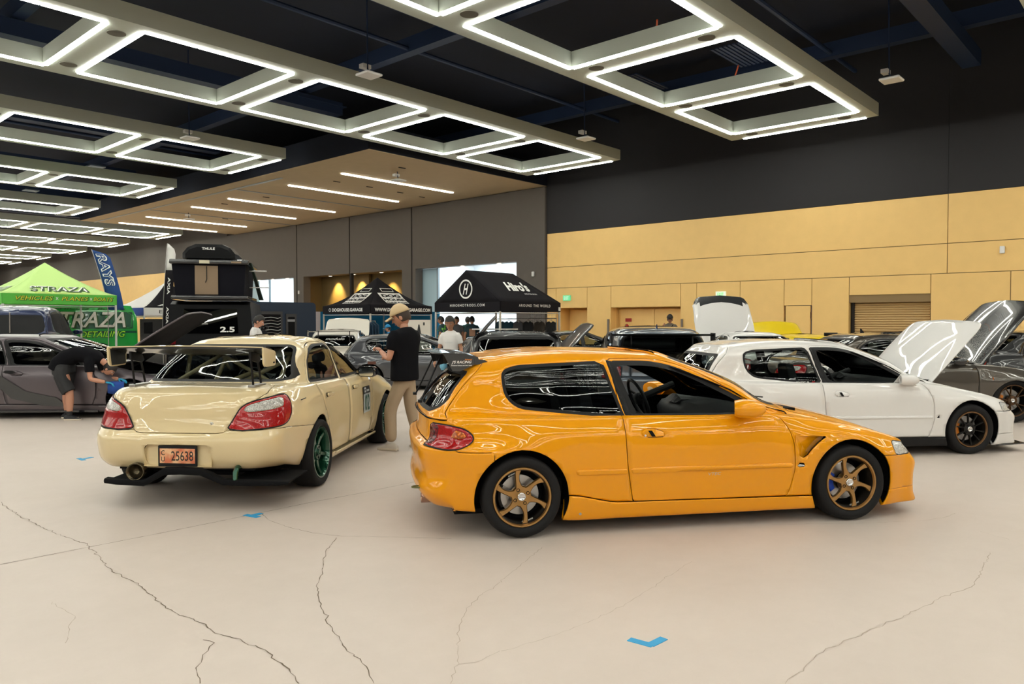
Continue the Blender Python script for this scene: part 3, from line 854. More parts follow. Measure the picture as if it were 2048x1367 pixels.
def make_wheel(root, pos, side, R, r, w, m_rim, style='six', m_lip=None, m_barrel=None, disc=True, brand=None, m_cal=None, spin=0.0, camber=0.0, seg=48, lugs=4, name='wheel'):
    """wheel hub at pos; outer face towards side*(+y)"""
    W = empty(name, pos, parent=root); W.rotation_euler = (camber * side, 0, 0 if side > 0 else math.pi)
    # local: outer face at +y
    MB().lathe(tyre_profile(R, r, w), seg, 'y').build('tyre', M_TYRE, W, smooth=True)
    h = w / 2; lp = r + 0.004
    prof = [(lp, h * 0.86), (lp - 0.004, h * 0.93), (lp - 0.016, h * 0.93), (lp - 0.022, h * 0.80), (lp - 0.030, h * 0.55), (lp - 0.034, h * 0.1), (lp - 0.035, -h * 0.8), (lp, -h * 0.86)]
    MB().lathe(prof[:4], seg, 'y').build('rim_lip', m_lip or m_rim, W, auto=50)
    MB().lathe(prof[3:], seg, 'y').build('rim_barrel', m_barrel or mat('shaded_barrel', (0.02, 0.016, 0.012), .35, .6), W, auto=50)  # default barrel colour is near black: the shadow inside the rim is painted in
    ri = lp - 0.026; face = h * 0.70; cr = 0.074
    def spoke(ang, w0, w1, w2, tw=0.0, hookl=0.0, thick=0.022, conc=0.35, dish=0.0, shift0=0.0, r0=cr * 0.8):
        rings = []
        ca, sa = math.cos(ang), math.sin(ang)
        K = 8
        for i in range(K + 1):
            t = i / K; rr = r0 + (ri + 0.004 - r0) * t
            ww = (w0 * (1 - t)**2 + 2 * w1 * t * (1 - t) + w2 * t * t)
            off = tw * math.sin(t * math.pi) + hookl * t * t * t + shift0 * (1 - t)
            yy = face - conc * h * (4 * (t - 0.5)**2 * 0.0 + (1 - t) * 0.25) - dish * math.sin(t * math.pi)
            q = [(-ww / 2, yy - thick), (-ww / 2, yy - 0.006), (-ww / 2 + 0.005, yy), (ww / 2 - 0.005, yy), (ww / 2, yy - 0.006), (ww / 2, yy - thick)]
            rings.append([(rr * ca - (o + off) * sa, y, rr * sa + (o + off) * ca) for o, y in q])
        vs, fs = loft(rings); m = MB(); m.add(vs, fs); return m
    if style == 'six':
        for k in range(6):
            spoke(spin + k * math.pi / 3, 0.058, 0.006, 0.052, tw=-0.004, hookl=0.022, thick=0.026, conc=0.3).build('spoke', m_rim, W, auto=40)
    elif style == 'sixfat':
        for k in range(6):
            spoke(spin + k * math.pi / 3, 0.050, 0.030, 0.036, thick=0.035, conc=0.9, dish=0.01).build('spoke', m_rim, W, auto=40)
    elif style == 'twin':
        for k in range(5):
            for d in (-0.18, 0.18):
                spoke(spin + k * math.pi * 2 / 5 + d * 1.0, 0.016, 0.016, 0.018, tw=0.0, hookl=0.012 * (1 if d > 0 else -1), thick=0.026, conc=0.5, shift0=-0.014 * (1 if d > 0 else -1)).build('spoke', m_rim, W, auto=40)
    elif style == 'multi':
        for k in range(10):
            spoke(spin + k * math.pi / 5, 0.020, 0.012, 0.022, thick=0.024, conc=0.4).build('spoke', m_rim, W, auto=40)
    elif style == 'five':
        for k in range(5):
            spoke(spin + k * math.pi * 2 / 5, 0.075, 0.045, 0.060, thick=0.03, conc=0.4).build('spoke', m_rim, W, auto=40)
    yb = face - 0.35 * h * 0.25
    MB().lathe([(cr, yb - 0.05), (cr, yb - 0.006), (cr - 0.006, yb + 0.002), (0.03, yb - 0.002), (0.03, yb - 0.05)], 32, 'y').build('hub_face', m_rim, W, auto=40)
    MB().lathe([(0.031, yb - 0.01), (0.031, yb + 0.010), (0.024, yb + 0.016), (0.020, yb + 0.010), (0.0, yb + 0.012)], 24, 'y').build('centre_cap', M_CHROME if lugs == 4 else m_rim, W, smooth=True)
    for k in range(lugs):
        t = spin + (k + 0.5) * 2 * math.pi / lugs
        MB().lathe([(0.013, yb - 0.012), (0.013, yb + 0.002), (0.009, yb + 0.004), (0.009, yb - 0.004), (0, yb - 0.004)], 12, 'y', c=(0.052 * math.cos(t), 0, 0.052 * math.sin(t))).build('lug_nut', M_DARK, W)
    if disc:
        MB().lathe([(0.06, -0.02), (r * 0.68, -0.02), (r * 0.68, -0.038), (0.06, -0.038)], 40, 'y', closed=True).build('brake_disc', M_STEEL, W)
        cal = MB(); rc = r * 0.62; t0 = math.pi if side > 0 else 0.0
        rings = []
        for i in range(7):
            t = t0 - 0.55 + 1.1 * i / 6; rings.append([(rr * math.cos(t), y, rr * math.sin(t)) for rr, y in ((rc - 0.028, -0.06), (rc - 0.028, 0.008), (rc + 0.012, 0.014), (rc + 0.03, 0.0), (rc + 0.03, -0.06))])
        cal.add(*loft(rings)).build('brake_caliper', m_cal or M_STEEL, W, auto=40)
    MB().disc((0, -h * 0.7, 0), r * 0.99, 'y', 32).build('inner_cover', M_DARK, W)
    if brand:
        vs, fs = text_geo(brand, 1.0, 0.3, 0.01)
        xs = [v[0] for v in vs]; ymx = max(v[1] for v in vs); ymn = min(v[1] for v in vs)
        wd = max(xs) - min(xs); cx = (max(xs) + min(xs)) / 2; rr = lp - 0.034; L_ = 0.085; hh = 0.011
        for t0, sgn in ((-math.pi / 2 + 0.25, 1), (math.pi / 2 + 0.35, 1)):
            out = []
            for x, y, z in vs:
                ph = (x - cx) / wd * L_ / rr; q = (y - ymn) / (ymx - ymn) * hh
                # text reads along the lower lip, letters' tops towards the hub
                ang = t0 + ph * (1 if t0 < 0 else -1); rad = rr - q if t0 < 0 else rr - hh + q
                out.append((-rad * math.cos(ang), h * 0.62, rad * math.sin(ang)))
            raw('rim_lettering', out, fs, M_PRINTW, W)
    return W
def arch_liner(root, x, z, r, y0, y1, m=None):
    """dark half drum inside the wheel arch"""
    mb = MB(); n = 20; rr = r + 0.012
    outs = []
    for sgn in (1, -1):
        mb = MB(); A = [] 
        for i in range(n + 1):
            t = -0.25 + (math.pi + 0.5) * i / n
            A.append([(x + rr * math.cos(t), sgn * y0, z + rr * math.sin(t)), (x + rr * math.cos(t), sgn * y1, z + rr * math.sin(t))])
        mb.grid(A)
        mb.add([(p[0][0], p[0][1], p[0][2]) for p in A], [tuple(range(n + 1))])
        outs.append(mb.build('wheel_arch_liner', M_DARK, root, smooth=False))
    return outs
# ================================================================== body shapes
def lerp_level(A, B, t, bulge=(0, 0, 0, 0), sideb=0.0, fbulge=0.0):
    return dict(_mix=(A, B, t), bulge=bulge, sideb=sideb)
_old_grid = car_grid
def car_grid(S):
    base = [L for L in S['levels'] if '_mix' not in L]
    rows = {}
    G = _old_grid(dict(levels=base)); it = iter(G); real = []
    for L in S['levels']:
        real.append(None if '_mix' in L else next(it))
    out = []
    for i, L in enumerate(S['levels']):
        if '_mix' in L:
            a = max(j for j in range(i) if real[j] is not None); b = min(j for j in range(i, len(real)) if real[j] is not None)
            t = L['_mix'][2]; r = real[a] * (1 - t) + real[b] * t; n = len(r)
            bf, bs, br, out_ = L['bulge'][0], L['sideb'], L['bulge'][2], L['bulge'][3]
            for k in range(n):
                if k < 4: r[k][2] += bf * (1 - k / 5) ; r[k][0] += L['bulge'][1] * (1 - k / 5)
                elif k >= n - 4: r[k][2] += br * (1 - (n - 1 - k) / 5); r[k][0] -= out_ * (1 - (n - 1 - k) / 5)
                else: r[k][2] += bs; 
            if L.get('outw'): r[1:-1, 1] += L['outw'] * np.minimum(1, r[1:-1, 1] / 0.5)
            out.append(r)
        else: out.append(real[i])
    return np.array(out)

XL = [3.06, 2.90, 2.57, 2.24, 2.02, 1.55, 1.05, 0.70, 0.36, 0.0, -0.33, -0.47]
XG = [2.02, 1.99, 1.94, 1.88, 1.80, 1.50, 1.02, 0.66, 0.36, 0.05, -0.25, -0.40]
XT = [1.17, 1.15, 1.12, 1.07, 1.00, 0.80, 0.52, 0.32, 0.14, -0.02, -0.13, -0.18]
def fl(w, d): # flared width table
    return [(3.06, w - 0.045), (2.90, w + d), (2.57, w + d * 1.3), (2.24, w + d), (2.02, w), (0.36, w), (0.2, w + d), (0.0, w + d * 1.3), (-0.33, w + d), (-0.47, w - 0.035)]
def hatch_levels(nose=0.0):
    L = []
    L.append(dict(f=(3.10 + nose, .20), r=(-.50, .26), w=[(3.1, .68), (0, .70), (-.5, .66)], z=[(3.1, .19), (-.5, .24)], x=XL, fb=(.02, .05, .08), rb=(.01, .03, .06)))
    L.append(dict(f=(3.36 + nose, .105), r=(-.66, .215), w=fl(.815, 0), z=[(3.1, .105), (2.85, .10), (2.2, .115), (.34, .115), (-.34, .20), (-.5, .215)], x=XL, fb=(.03, .11, .19), rb=(.02, .08, .19)))
    L.append(dict(f=(3.325 + nose, .17), r=(-.72, .30), w=fl(.835, .004), z=[(3.1, .19), (2.2, .205), (.34, .21), (-.34, .28), (-.5, .30)], x=XL, fb=(.02, .09, .18), rb=(.015, .065, .175)))
    L.append(dict(f=(3.30 + nose, .30), r=(-.706, .44), w=fl(.843, .010), z=[(3.1, .32), (2.2, .33), (.34, .34), (-.5, .44)], x=XL, fb=(.02, .075, .16), rb=(.015, .07, .19)))
    L.append(dict(f=(3.315 + nose, .41), r=(-.728, .565), w=fl(.847, .016), z=[(3.1, .43), (2.2, .46), (.34, .48), (-.5, .555)], x=XL, fb=(.02, .075, .17), rb=(.015, .07, .20)))
    L.append(dict(f=(3.30 + nose, .475), r=(-.726, .635), w=fl(.844, .014), z=[(3.1, .48), (2.2, .60), (.34, .60), (-.5, .63)], x=XL, fb=(.02, .09, .19), rb=(.015, .07, .20)))
    L.append(dict(f=(3.255 + nose, .535), r=(-.668, .680), w=[(3.06, .775), (2.9, .815), (2.57, .835), (2.02, .83), (0, .835), (-.33, .80), (-.47, .775)], z=[(3.1, .545), (2.57, .66), (2.2, .70), (.34, .71), (-.5, .70)], x=XL, fb=(.02, .09, .19), rb=(.015, .065, .175)))
    L.append(dict(f=(3.20 + nose, .580), r=(-.665, .82), w=[(3.06, .72), (2.9, .765), (2.57, .79), (2.02, .80), (0, .80), (-.33, .765), (-.47, .74)], z=[(3.06, .598), (2.9, .645), (2.57, .712), (2.24, .762), (2.02, .79), (1.55, .795), (.36, .805), (0, .815), (-.33, .82), (-.5, .82)], x=XL, fb=(.02, .08, .15), rb=(.015, .065, .165)))
    L.append(lerp_level(0, 0, .33, (.035, 0, .004, .004), .014))
    L.append(lerp_level(0, 0, .70, (.030, 0, .004, .004), .010))
    L.append(dict(f=(2.20, .858), r=(-.648, .875), w=[(2.02, .70), (1.5, .735), (.36, .73), (-.25, .69), (-.40, .66)], z=[(2.02, .835), (1.5, .825), (.36, .845), (-.4, .875)], x=XG, fb=(.02, .08, .15), rb=(.015, .06, .15)))
    L.append(lerp_level(0, 0, .48, (.035, .035, .02, .025), 0.0)); L[-1]['outw'] = 0.012
    L.append(dict(f=(1.27, 1.262), r=(-.335, 1.205), w=[(1.17, .57), (.8, .585), (0, .58), (-.18, .555)], z=[(1.17, 1.215), (1.0, 1.243), (.6, 1.258), (.3, 1.256), (0, 1.238), (-.18, 1.205)], x=XT, fb=(.01, .04, .085), rb=(.01, .04, .10)))
    L.append(dict(f=(1.22, 1.282), r=(-.315, 1.232), w=[(1.17, .52), (.8, .535), (0, .53), (-.18, .51)], z=[(1.17, 1.245), (1.0, 1.268), (.6, 1.285), (.3, 1.284), (0, 1.265), (-.18, 1.232)], x=[x * .97 for x in XT], fb=(.01, .04, .085), rb=(.01, .04, .10)))
    L.append(dict(f=(1.05, 1.303), r=(-.22, 1.255), w=[(1.0, .30), (-.1, .30)], z=[(1.0, 1.288), (.6, 1.306), (.3, 1.306), (0, 1.288), (-.15, 1.262)], x=[.3 + (x - .3) * .82 for x in XT], fb=(.01, .03, .06), rb=(.01, .03, .06)))
    L.append(dict(f=(.95, 1.309), r=(-.12, 1.272), w=[(1, .0), (-1, .0)], z=[(.9, 1.302), (.6, 1.314), (.3, 1.314), (0, 1.292), (-.15, 1.27)], x=[.3 + (x - .3) * .7 for x in XT], fb=(.01, .03, .06), rb=(.01, .03, .06)))
    return L
def wagon_levels():
    L = hatch_levels()
    for i, rz_, zt in ((12, (-.44, 1.262), 1.262), (13, (-.42, 1.285), 1.285), (14, (-.36, 1.300), 1.298), (15, (-.30, 1.306), 1.304)):
        L[i]['r'] = rz_; L[i]['z'] = [(x, z) for x, z in L[i]['z'] if x > .2] + [(0, (zt + L[i]['z'][1][1]) / 2 if i < 14 else zt), (-.3, zt)]
        L[i]['x'] = L[i]['x'][:7] + [x + (x - .52) * .28 for x in L[i]['x'][7:]]
    return L
QUARTER = rounded([(-.115, 1.165), (.0, 1.203), (.645, 1.228), (.79, .822), (.43, .85), (.0, .895), (-.095, .98)], [.05, .05, .03, .02, .2, .12, .1])
DOORWIN = rounded([(.70, 1.228), (1.0, 1.226), (1.19, 1.192), (1.38, 1.115), (1.575, 1.020), (1.80, .905), (1.885, .800), (.86, .812)], [.02, .1, .1, .1, .1, .06, .02, .02])
DOOR = rounded([(.82, .212), (2.04, .212), (2.078, .34), (2.095, .42), (2.09, .6), (2.06, .705), (2.005, .79), (1.95, .815), (1.60, 1.038), (1.39, 1.142), (1.19, 1.220), (1.0, 1.245), (.69, 1.247), (.735, 1.05), (.757, .82), (.775, .50), (.79, .39)], [.01, .02, .05, .05, .1, .05, .03, .02, .1, .1, .1, .05, .02, .0, .0, .1, .0])
def hatch_features(open_window=True, glass='glass', vent=True, mould=True, skirt='paint', gtop=1.155):
    R_ARCH = .340
    ft = [dict(hole=1, g=arch_hole(0, .285, R_ARCH)), dict(hole=1, g=arch_hole(2.57, .285, R_ARCH))]
    ft.append(dict(name='quarter_glass', glass=1, sided=1, mat=glass, g=side_g(QUARTER, 'side', yband(lo=.3, plo=9.0)), trim=.016))
    ft.append(dict(name='door_glass', glass=1, sided=1, mat=glass, open=open_window, g=side_g(DOORWIN, 'side', yband(lo=.3, plo=9.0)), trim=.030))
    ft.append(dict(name='b_pillar', sided=1, mat='trim', g=side_g([(.675, 1.236), (.72, 1.236), (.875, .812), (.80, .812)], 'side', yband(lo=.3, plo=9.0)), seam=.001))
    ft.append(dict(name='windscreen_glass', glass=1, mat='glass', g=side_g(rounded([(-1, .888), (.56, .868), (.645, .885), (.535, 1.222), (.50, 1.246), (-1, 1.256)], [0, .05, .03, .04, .04, 0]), 'front', yband(xlo=.95)), trim=.02))
    ft.append(dict(name='rear_glass', glass=1, mat=glass, g=side_g(rounded([(-1, .872), (.50, .868), (.60, .93), (.525, gtop - .025), (.50, gtop), (-1, gtop + .01)], [0, .09, .08, .03, .03, 0]), 'rear', yband(xhi=-.25)), trim=.022))
    ft.append(dict(name='amber_lens', sided=1, mat='amber', g=side_g(rounded([(.80, .712), (.825, .762), (.88, .750), (.925, .712), (.885, .70)], .012), 'arcr', yband(xhi=-.2)), seam=.0006, push=.0045))
    ft.append(dict(name='inner_lens', sided=1, mat='dkred', g=side_g(rounded([(.58, .657), (.58, .795), (.68, .79), (.665, .65)], .02), 'arcr', yband(xhi=-.2)), seam=.0006, push=.0045))
    ft.append(dict(name='tail_light', sided=1, mat='tail', g=side_g(rounded([(.58, .802), (.80, .790), (.90, .767), (.970, .715), (.980, .665), (.94, .635), (.86, .628), (.58, .650)], [.03, .05, .05, .05, .05, .04, .04, .03]), 'arcr', yband(xhi=-.2)), band='light_gasket', seam=.004, push=.004))
    ft.append(dict(name='headlight', sided=1, mat='lamp', g=side_g(rounded([(.36, .498), (.36, .560), (.80, .578), (.94, .598), (1.00, .50), (.97, .487)], [.02, .02, .05, .02, .02, .02]), 'arcf', yband(xlo=2.7)), band='light_gasket', seam=.003))
    if mould:
        for a, b in ((.378, .787), (.797, 2.083)):
            ft.append(dict(name='side_moulding', sided=1, g=side_g(rounded([(a, .428), (b, .425), (b, .462), (a, .470)], [.015 if a < .5 else 0, 0, 0, .015 if a < .5 else 0]), 'side', yband(lo=.3)), seam=.0015, push=.007, overlay=1))
    if vent:
        ft.append(dict(name='vent', hole=1, g=side_g(rounded([(2.108, .660), (2.372, .655), (2.29, .610), (2.225, .555), (2.185, .497), (2.128, .498)], [.01, .004, .03, .05, .01, .01]), 'side', yband(lo=.3))))
    ft.append(dict(name='side_marker', sided=1, mat='lamp', g=side_g(rounded([(2.108, .428), (2.17, .428), (2.17, .458), (2.108, .458)], .014), 'side', yband(lo=.3)), seam=.003, push=.002))
    ft.append(dict(name='door_handle', sided=1, g=side_g(rounded([(.885, .685), (1.055, .680), (1.06, .722), (.99, .742), (.885, .748)], [.03, .035, .035, .03, .02]), 'side', yband(lo=.3)), seam=.002, push=.003))
    ft.append(dict(name='side_skirt', sided=1, mat=skirt, g=side_g([(.30, .0), (.30, .290), (.40, .284), (.47, .270), (.67, .226), (2.30, .206), (2.30, .0)], 'side', yband(lo=.5)), seam=.003, push=.012))
    ft.append(dict(name='door', sided=1, g=side_g(DOOR, 'side', yband(lo=.3))))
    ft.append(dict(name='front_lip', g=side_g([(4, -.1), (2.7, -.1), (2.7, .222), (4, .238)], 'side', yband(xlo=2.7)), seam=.002))
    ft.append(dict(name='front_bumper', g=side_g([(4, -.1), (2.75, -.1), (2.75, .500), (3.0, .487), (4, .487)], 'side', yband(xlo=2.7)), seam=.0025))
    ft.append(dict(name='rear_bumper', g=side_g(rounded([(-1.4, -.1), (-.2, -.1), (-.2, .615), (-.46, .615), (-.475, .655), (-.9, .690), (-1.4, .690)], [0, 0, 0, .03, .02, 0, 0]), 'side', yband(xhi=-.2)), seam=.0025))
    ft.append(dict(name='tailgate', g=lambda V, P: np.minimum(side_g(rounded([(-1, .60), (.44, .61), (.46, .70), (.462, .84), (-1, .84)], [0, .04, 0, .0, 0]), 'rear', yband(xhi=-.25))(V, P),
        np.maximum(np.maximum((16.12 - P[:, 1]) * .12, .825 - V[:, 2]), (P[:, 0] - 12.95) * .05)), seam=.0025))
    ft.append(dict(name='hood', g=side_g(rounded([(2.215, -1), (2.20, .50), (2.14, .655), (2.6, .672), (3.02, .655), (3.12, .60), (3.19, -1)], [0, .1, .02, .1, .05, .1, 0]), 'top', yband(plo=6.75, phi=9.97)), seam=.0025, drop_lining=True))
    return ft
def paint_set(p, **k):
    d = dict(paint=p, glass=M_GLASS, trim=M_BLACK, lining=M_DARK, tail=M_TAIL, lamp=M_LAMP, tint=M_TINT, mid=M_MIDGLASS, amber=M_AMBER, dkred=M_DKRED); d.update(k); return d
def lens_mat(name, col, rough=0.08, scale=60, contrast=0.6):
    m = mat(name, col, rough + .15, coat=.7, spec=0.3)
    nt = m.node_tree; b = nt.nodes['Principled BSDF']; tc = nt.nodes.new('ShaderNodeTexCoord')
    v = nt.nodes.new('ShaderNodeTexVoronoi'); v.inputs['Scale'].default_value = scale; nt.links.new(tc.outputs['Object'], v.inputs['Vector'])
    r = nt.nodes.new('ShaderNodeValToRGB'); nt.links.new(v.outputs['Distance'], r.inputs[0])
    r.color_ramp.elements[0].color = (*[min(1, c * (1 + contrast)) for c in col], 1); r.color_ramp.elements[1].color = (*[c * (1 - contrast) for c in col], 1); r.color_ramp.elements[1].position = 0.6
    nt.links.new(r.outputs[0], b.inputs['Base Color'])
    return m
M_TAIL = lens_mat('red_lens', (0.42, 0.004, 0.005), scale=130, contrast=.3); M_LAMP = lens_mat('clear_lens', (0.55, 0.55, 0.54), 0.1, 90, 0.3)
M_AMBER = lens_mat('amber_lens', (0.8, 0.16, 0.01)); M_DKRED = lens_mat('dark_red_lens', (0.16, 0.004, 0.008)); M_CLR = lens_mat('mirrored_clear_lens', (0.62, 0.60, 0.56), 0.12, 110, 0.45)

# ------------------------------------------------------------------ interior pieces
M_SEAT = mat('black_seat_fabric', (0.015, 0.016, 0.018), 0.85)
M_DASH = mat('black_dash', (0.022, 0.024, 0.026), 0.6)
def seat(root, x, y, m=M_SEAT, bucket=False):
    s_ = empty('seat', (x, y, 0), parent=root)
    w = .25
    MB().add(*loft([[(xx, yy * w, .30 + h + (0.05 if abs(yy) > .8 else 0)) for yy in (-1, -.8, 0, .8, 1)] + [(xx, yy * w, .18) for yy in (1, 0, -1)] for xx, h in ((-.22, .02), (0, .0), (.25, .04), (.30, .0))])).build('cushion', m, s_, bevel=.02)
    rings = []
    for z, xx, ww in ((.30, -.20, .24), (.45, -.26, .26), (.65, -.31, .25), (.80, -.35, .19), (.88, -.37, .14), (.96, -.385, .13), (1.03, -.40, .10)):
        rings.append([(xx + .07 * (.6 if z > .85 else 1) + (.04 if abs(q) == 1 and z < .8 else 0), q * ww, z) for q in (-1, -.7, 0, .7, 1)] + [(xx - .06, q * ww * .95, z) for q in (1, 0, -1)])
    MB().add(*loft(rings)).build('backrest', m, s_, bevel=.02)
    return s_
def steering(root, x, y, z, tilt=.42, m=M_DASH):
    w = empty('steering_wheel', (x, y, z), parent=root); w.rotation_euler = (0, -tilt, 0)
    pts = [(0, .18 * math.cos(t), .18 * math.sin(t)) for t in [2 * math.pi * k / 32 for k in range(32)]]
    MB().tube(pts, .014, 8, closed=True).build('wheel_rim', m, w, smooth=True)
    sp_ = MB()
    for t in (.35, math.pi - .35, -math.pi / 2):
        sp_.add(*loft([[(.02 * (1 - q), r_ * math.cos(t) - o * math.sin(t) * 1, r_ * math.sin(t) + o * math.cos(t)) for o in (-ww, ww)] + [(.02 * (1 - q) + .012, r_ * math.cos(t) - o * math.sin(t), r_ * math.sin(t) + o * math.cos(t)) for o in (ww, -ww)] for q, r_, ww in ((0, .02, .03), (.5, .10, .014), (1, .175, .012))]))
    sp_.build('spoke', m, w)
    MB().lathe([(0, -.03), (.05, -.03), (.055, 0), (.05, .03), (0, .04)], 20, 'x').build('horn_pad', m, w, smooth=True)
    MB().tube([(0.03, 0, 0), (.35, 0, -.02)], .03, 10).build('column', m, w)
    return w
def interior(root, x_dash=1.72, z_dash=.84, w=.66, seats=((.95, .36), (.95, -.36)), rear_seat=(.10,), floor=.16, drive=1, hatch=True, wheel_at=None, m_seat=M_SEAT, rear=-.45):
    I = empty('cabin', parent=root)
    MB().box((-0.45 if hatch else -.1, -.70, floor), (1.95, .70, floor + .03)).build('floor_pan', M_DARK, I)
    rings = []
    for y in np.linspace(-w, w, 9):
        b = .02 * math.cos(y * 3)
        rings.append([(x_dash + .42, y, z_dash - .02), (x_dash + .1, y, z_dash + b), (x_dash - .08, y, z_dash - .03 + b), (x_dash - .13, y, z_dash - .10), (x_dash - .10, y, z_dash - .26), (x_dash + .05, y, z_dash - .40), (x_dash + .42, y, z_dash - .40)])
    MB().add(*loft(rings)).build('dashboard', M_DASH, I, auto=50)
    yy = .36 * drive
    MB().add(*loft([[(x_dash + .15, yy + q * .16, z_dash), (x_dash - .08, yy + q * .15, z_dash + .04 * (1 - q * q)), (x_dash - .13, yy + q * .14, z_dash - .03)] for q in np.linspace(-1, 1, 6)], closed=False)).build('instrument_hood', M_DASH, I)
    MB().box((x_dash - .6, -.09, floor), (x_dash - .02, .09, floor + .33)).build('centre_console', M_DASH, I, bevel=.02)
    MB().tube([(x_dash - .45, 0, floor + .3), (x_dash - .46, 0, floor + .48)], .008, 6).build('gear_lever', M_CHROME, I)
    if wheel_at: steering(root, *wheel_at)
    else: steering(root, x_dash - .25, yy, z_dash - .06)
    for x, y in seats: seat(root, x, y, m_seat)
    for x in rear_seat:
        MB().add(*loft([[(xx, yy_, zz) for yy_ in (-.58, -.5, -.05, .05, .5, .58)] + [(xx - .12, yy_, zz) for yy_ in (.58, 0, -.58)] for xx, zz in ((x + .1, .34), (x, .6), (x - .09, .86))])).build('rear_bench', m_seat, root, bevel=.02)
        MB().box((x, -.58, .2), (x + .5, .58, .36)).build('rear_cushion', m_seat, root, bevel=.03)
    MB().cbox((x_dash - .22, 0, z_dash + .32), (.02, .22, .06)).build('rear_view_mirror', M_DARK, root, bevel=.01)
    return I
def door_mirror(root, x, y, z, m, side, glass_fwd=False, size=1.0):
    g = empty('door_mirror', (x, y, z), .45 * side, parent=root)
    rings = []
    K = 9
    for i in range(K):
        t = i / (K - 1); xx = -.085 + .19 * t; sc = max(.30, (max(0.0, 1 - abs((t - .38) / .625)**2.4))**.5)
        n = 16; sq = lambda v: math.copysign(abs(v) ** .82, v); rings.append([(xx * size, side * (.085 + (.100 * sq(math.cos(a))) * sc) * size, (.005 + .060 * sq(math.sin(a)) * sc) * size) for a in [2 * math.pi * k / n for k in range(n)]])
    MB().add(*loft(rings)).build('housing', m, g, auto=60)
    MB().add([(-.088 * size, side * (.085 + .030 * math.copysign(abs(math.cos(a)) ** .82, math.cos(a))) * size, (.005 + .017 * math.copysign(abs(math.sin(a)) ** .82, math.sin(a))) * size) for a in [2 * math.pi * k / 20 for k in range(20)]], [tuple(range(20))]).build('mirror_glass', M_CHROME, g)
    MB().add(*loft([[(-.05 * size, side * -.01, -.065), (.10 * size, side * -.01, -.065), (.07, side * -.01, -.02), (-.02, side * -.01, -.02)], [(-.03 * size, side * .05, -.04), (.06 * size, side * .05, -.04), (.05, side * .05, 0), (-.02, side * .05, 0)]])).build('mirror_foot', m, g)
    return g
# ================================================================== orange hatchback
def car_frame(rw, fw, zr, ys):
    A, B = on_floor(*rw, zr), on_floor(*fw, zr); d = (B - A).normalized(); ly = Vector((-d.y, d.x, 0))
    o = A - ly * ys; return (o.x, o.y, 0), math.atan2(d.y, d.x)
ORANGE = mat('orange_pearl_paint', (0.80, 0.315, 0.0), rough=0.45, metal=0.12, coat=0.75, spec=0.12, coatr=.012)
BRONZE = mat('bronze_wheel', (0.40, 0.22, 0.07), rough=0.28, metal=0.85, coat=0.4)
CARBON = mat('carbon_weave', (0.022, 0.023, 0.024), 0.28, coat=0.8, noise=0.6, nscale=160)
def surf_y(S_root, parts, x, z, side=-1):
    best = None
    for lst in parts.values():
        for o in lst:
            for v in o.data.vertices:
                if v.co.y * side > 0.2:
                    d = (v.co.x - x)**2 + (v.co.z - z)**2
                    if best is None or d < best[0]: best = (d, v.co.y)
    return best[1]
loc, ang = car_frame((1042, 992), (1697, 963), .287, -.80)
S = dict(levels=hatch_levels(), features=hatch_features(open_window=True, glass='mid'), mats=paint_set(ORANGE))
oh, op, osh = build_car('hatchback_car', S, 'orange three-door hatchback with bronze six-spoke wheels in the foreground', 'car', res=(7, 6), loc=loc, rz=ang)
def hatch_common(root, m, parts):
    # recessed scoop behind each fender vent
    for s_ in (-1, 1):
        vs = [(2.095, s_ * .852, .672), (2.095, s_ * .852, .485), (2.26, s_ * .775, .485), (2.40, s_ * .775, .672)]
        MB().add(vs, [(0, 1, 2, 3)] if s_ < 0 else [(3, 2, 1, 0)]).build('fender_scoop', m, root)
        MB().box((2.0, min(s_ * .70, s_ * .76), .44), (2.5, max(s_ * .70, s_ * .76), .70)).build('scoop_backing', M_DARK, root)
        # handle slot
        y = .853
        MB().add([(.925, s_ * y, .735), (.955, s_ * y, .735), (.985, s_ * (y + .001), .690), (.955, s_ * (y + .001), .690)], [(0, 1, 2, 3)] if s_ > 0 else [(3, 2, 1, 0)]).build('handle_slot', M_DARK, root)
        MB().disc((.905, s_ * .854, .700), .008, 'y', 12).build('lock', M_CHROME, root)
    MB().box((2.10, -.60, .815), (2.24, .60, .845)).build('cowl_tray', M_DARK, root)
    for s_ in (.0, .50):
        MB().tube([(2.20, s_, .865), (2.12, s_ - .15, .895), (2.06, s_ - .42, .915)], .006, 6).build('wiper', M_BLACK, root)
hatch_common(oh, ORANGE, op)
for s_ in (-1, 1):
    for wx, st, sp_, cal in ((0, 'six', .30, None), (2.57, 'six', .22, mat('blue_caliper', (0.01, 0.06, 0.45), 0.35))):
        make_wheel(oh, (wx, s_ * .755, .287), s_, .287, .208, .205, BRONZE, 'six', brand='ADVAN RACING', spin=sp_, camber=-.02 if wx else -.03, m_cal=cal, seg=64)
for wx in (0, 2.57): arch_liner(oh, wx, .285, .345, .55, .80)
MB().box((-.45, -.60, .13), (3.0, .60, .16)).build('underbody', M_DARK, oh)
interior(oh, wheel_at=(1.30, .36, .84))
door_mirror(oh, 1.73, -.80, .875, ORANGE, -1, size=1.15); door_mirror(oh, 1.73, .80, .875, ORANGE, 1, size=1.15)
for s_ in (-1, 1):   # mirror sail plate
    MB().add(*loft([[(x, s_ * (y - .004), z) for x, y, z in ((1.66, .735, .825), (1.945, .73, .822), (1.74, .715, .915))], [(x, s_ * (y + .012), z) for x, y, z in ((1.66, .742, .825), (1.945, .735, .822), (1.74, .722, .915))]])).build('mirror_sail', ORANGE, oh)
# tail light inner pieces (amber + deep red areas on the lens)
def lens_patch(name, root, m, cx, cz, poly, off=.007):
    """small coloured cell following the rear corner surface of the hatchback"""
    pass
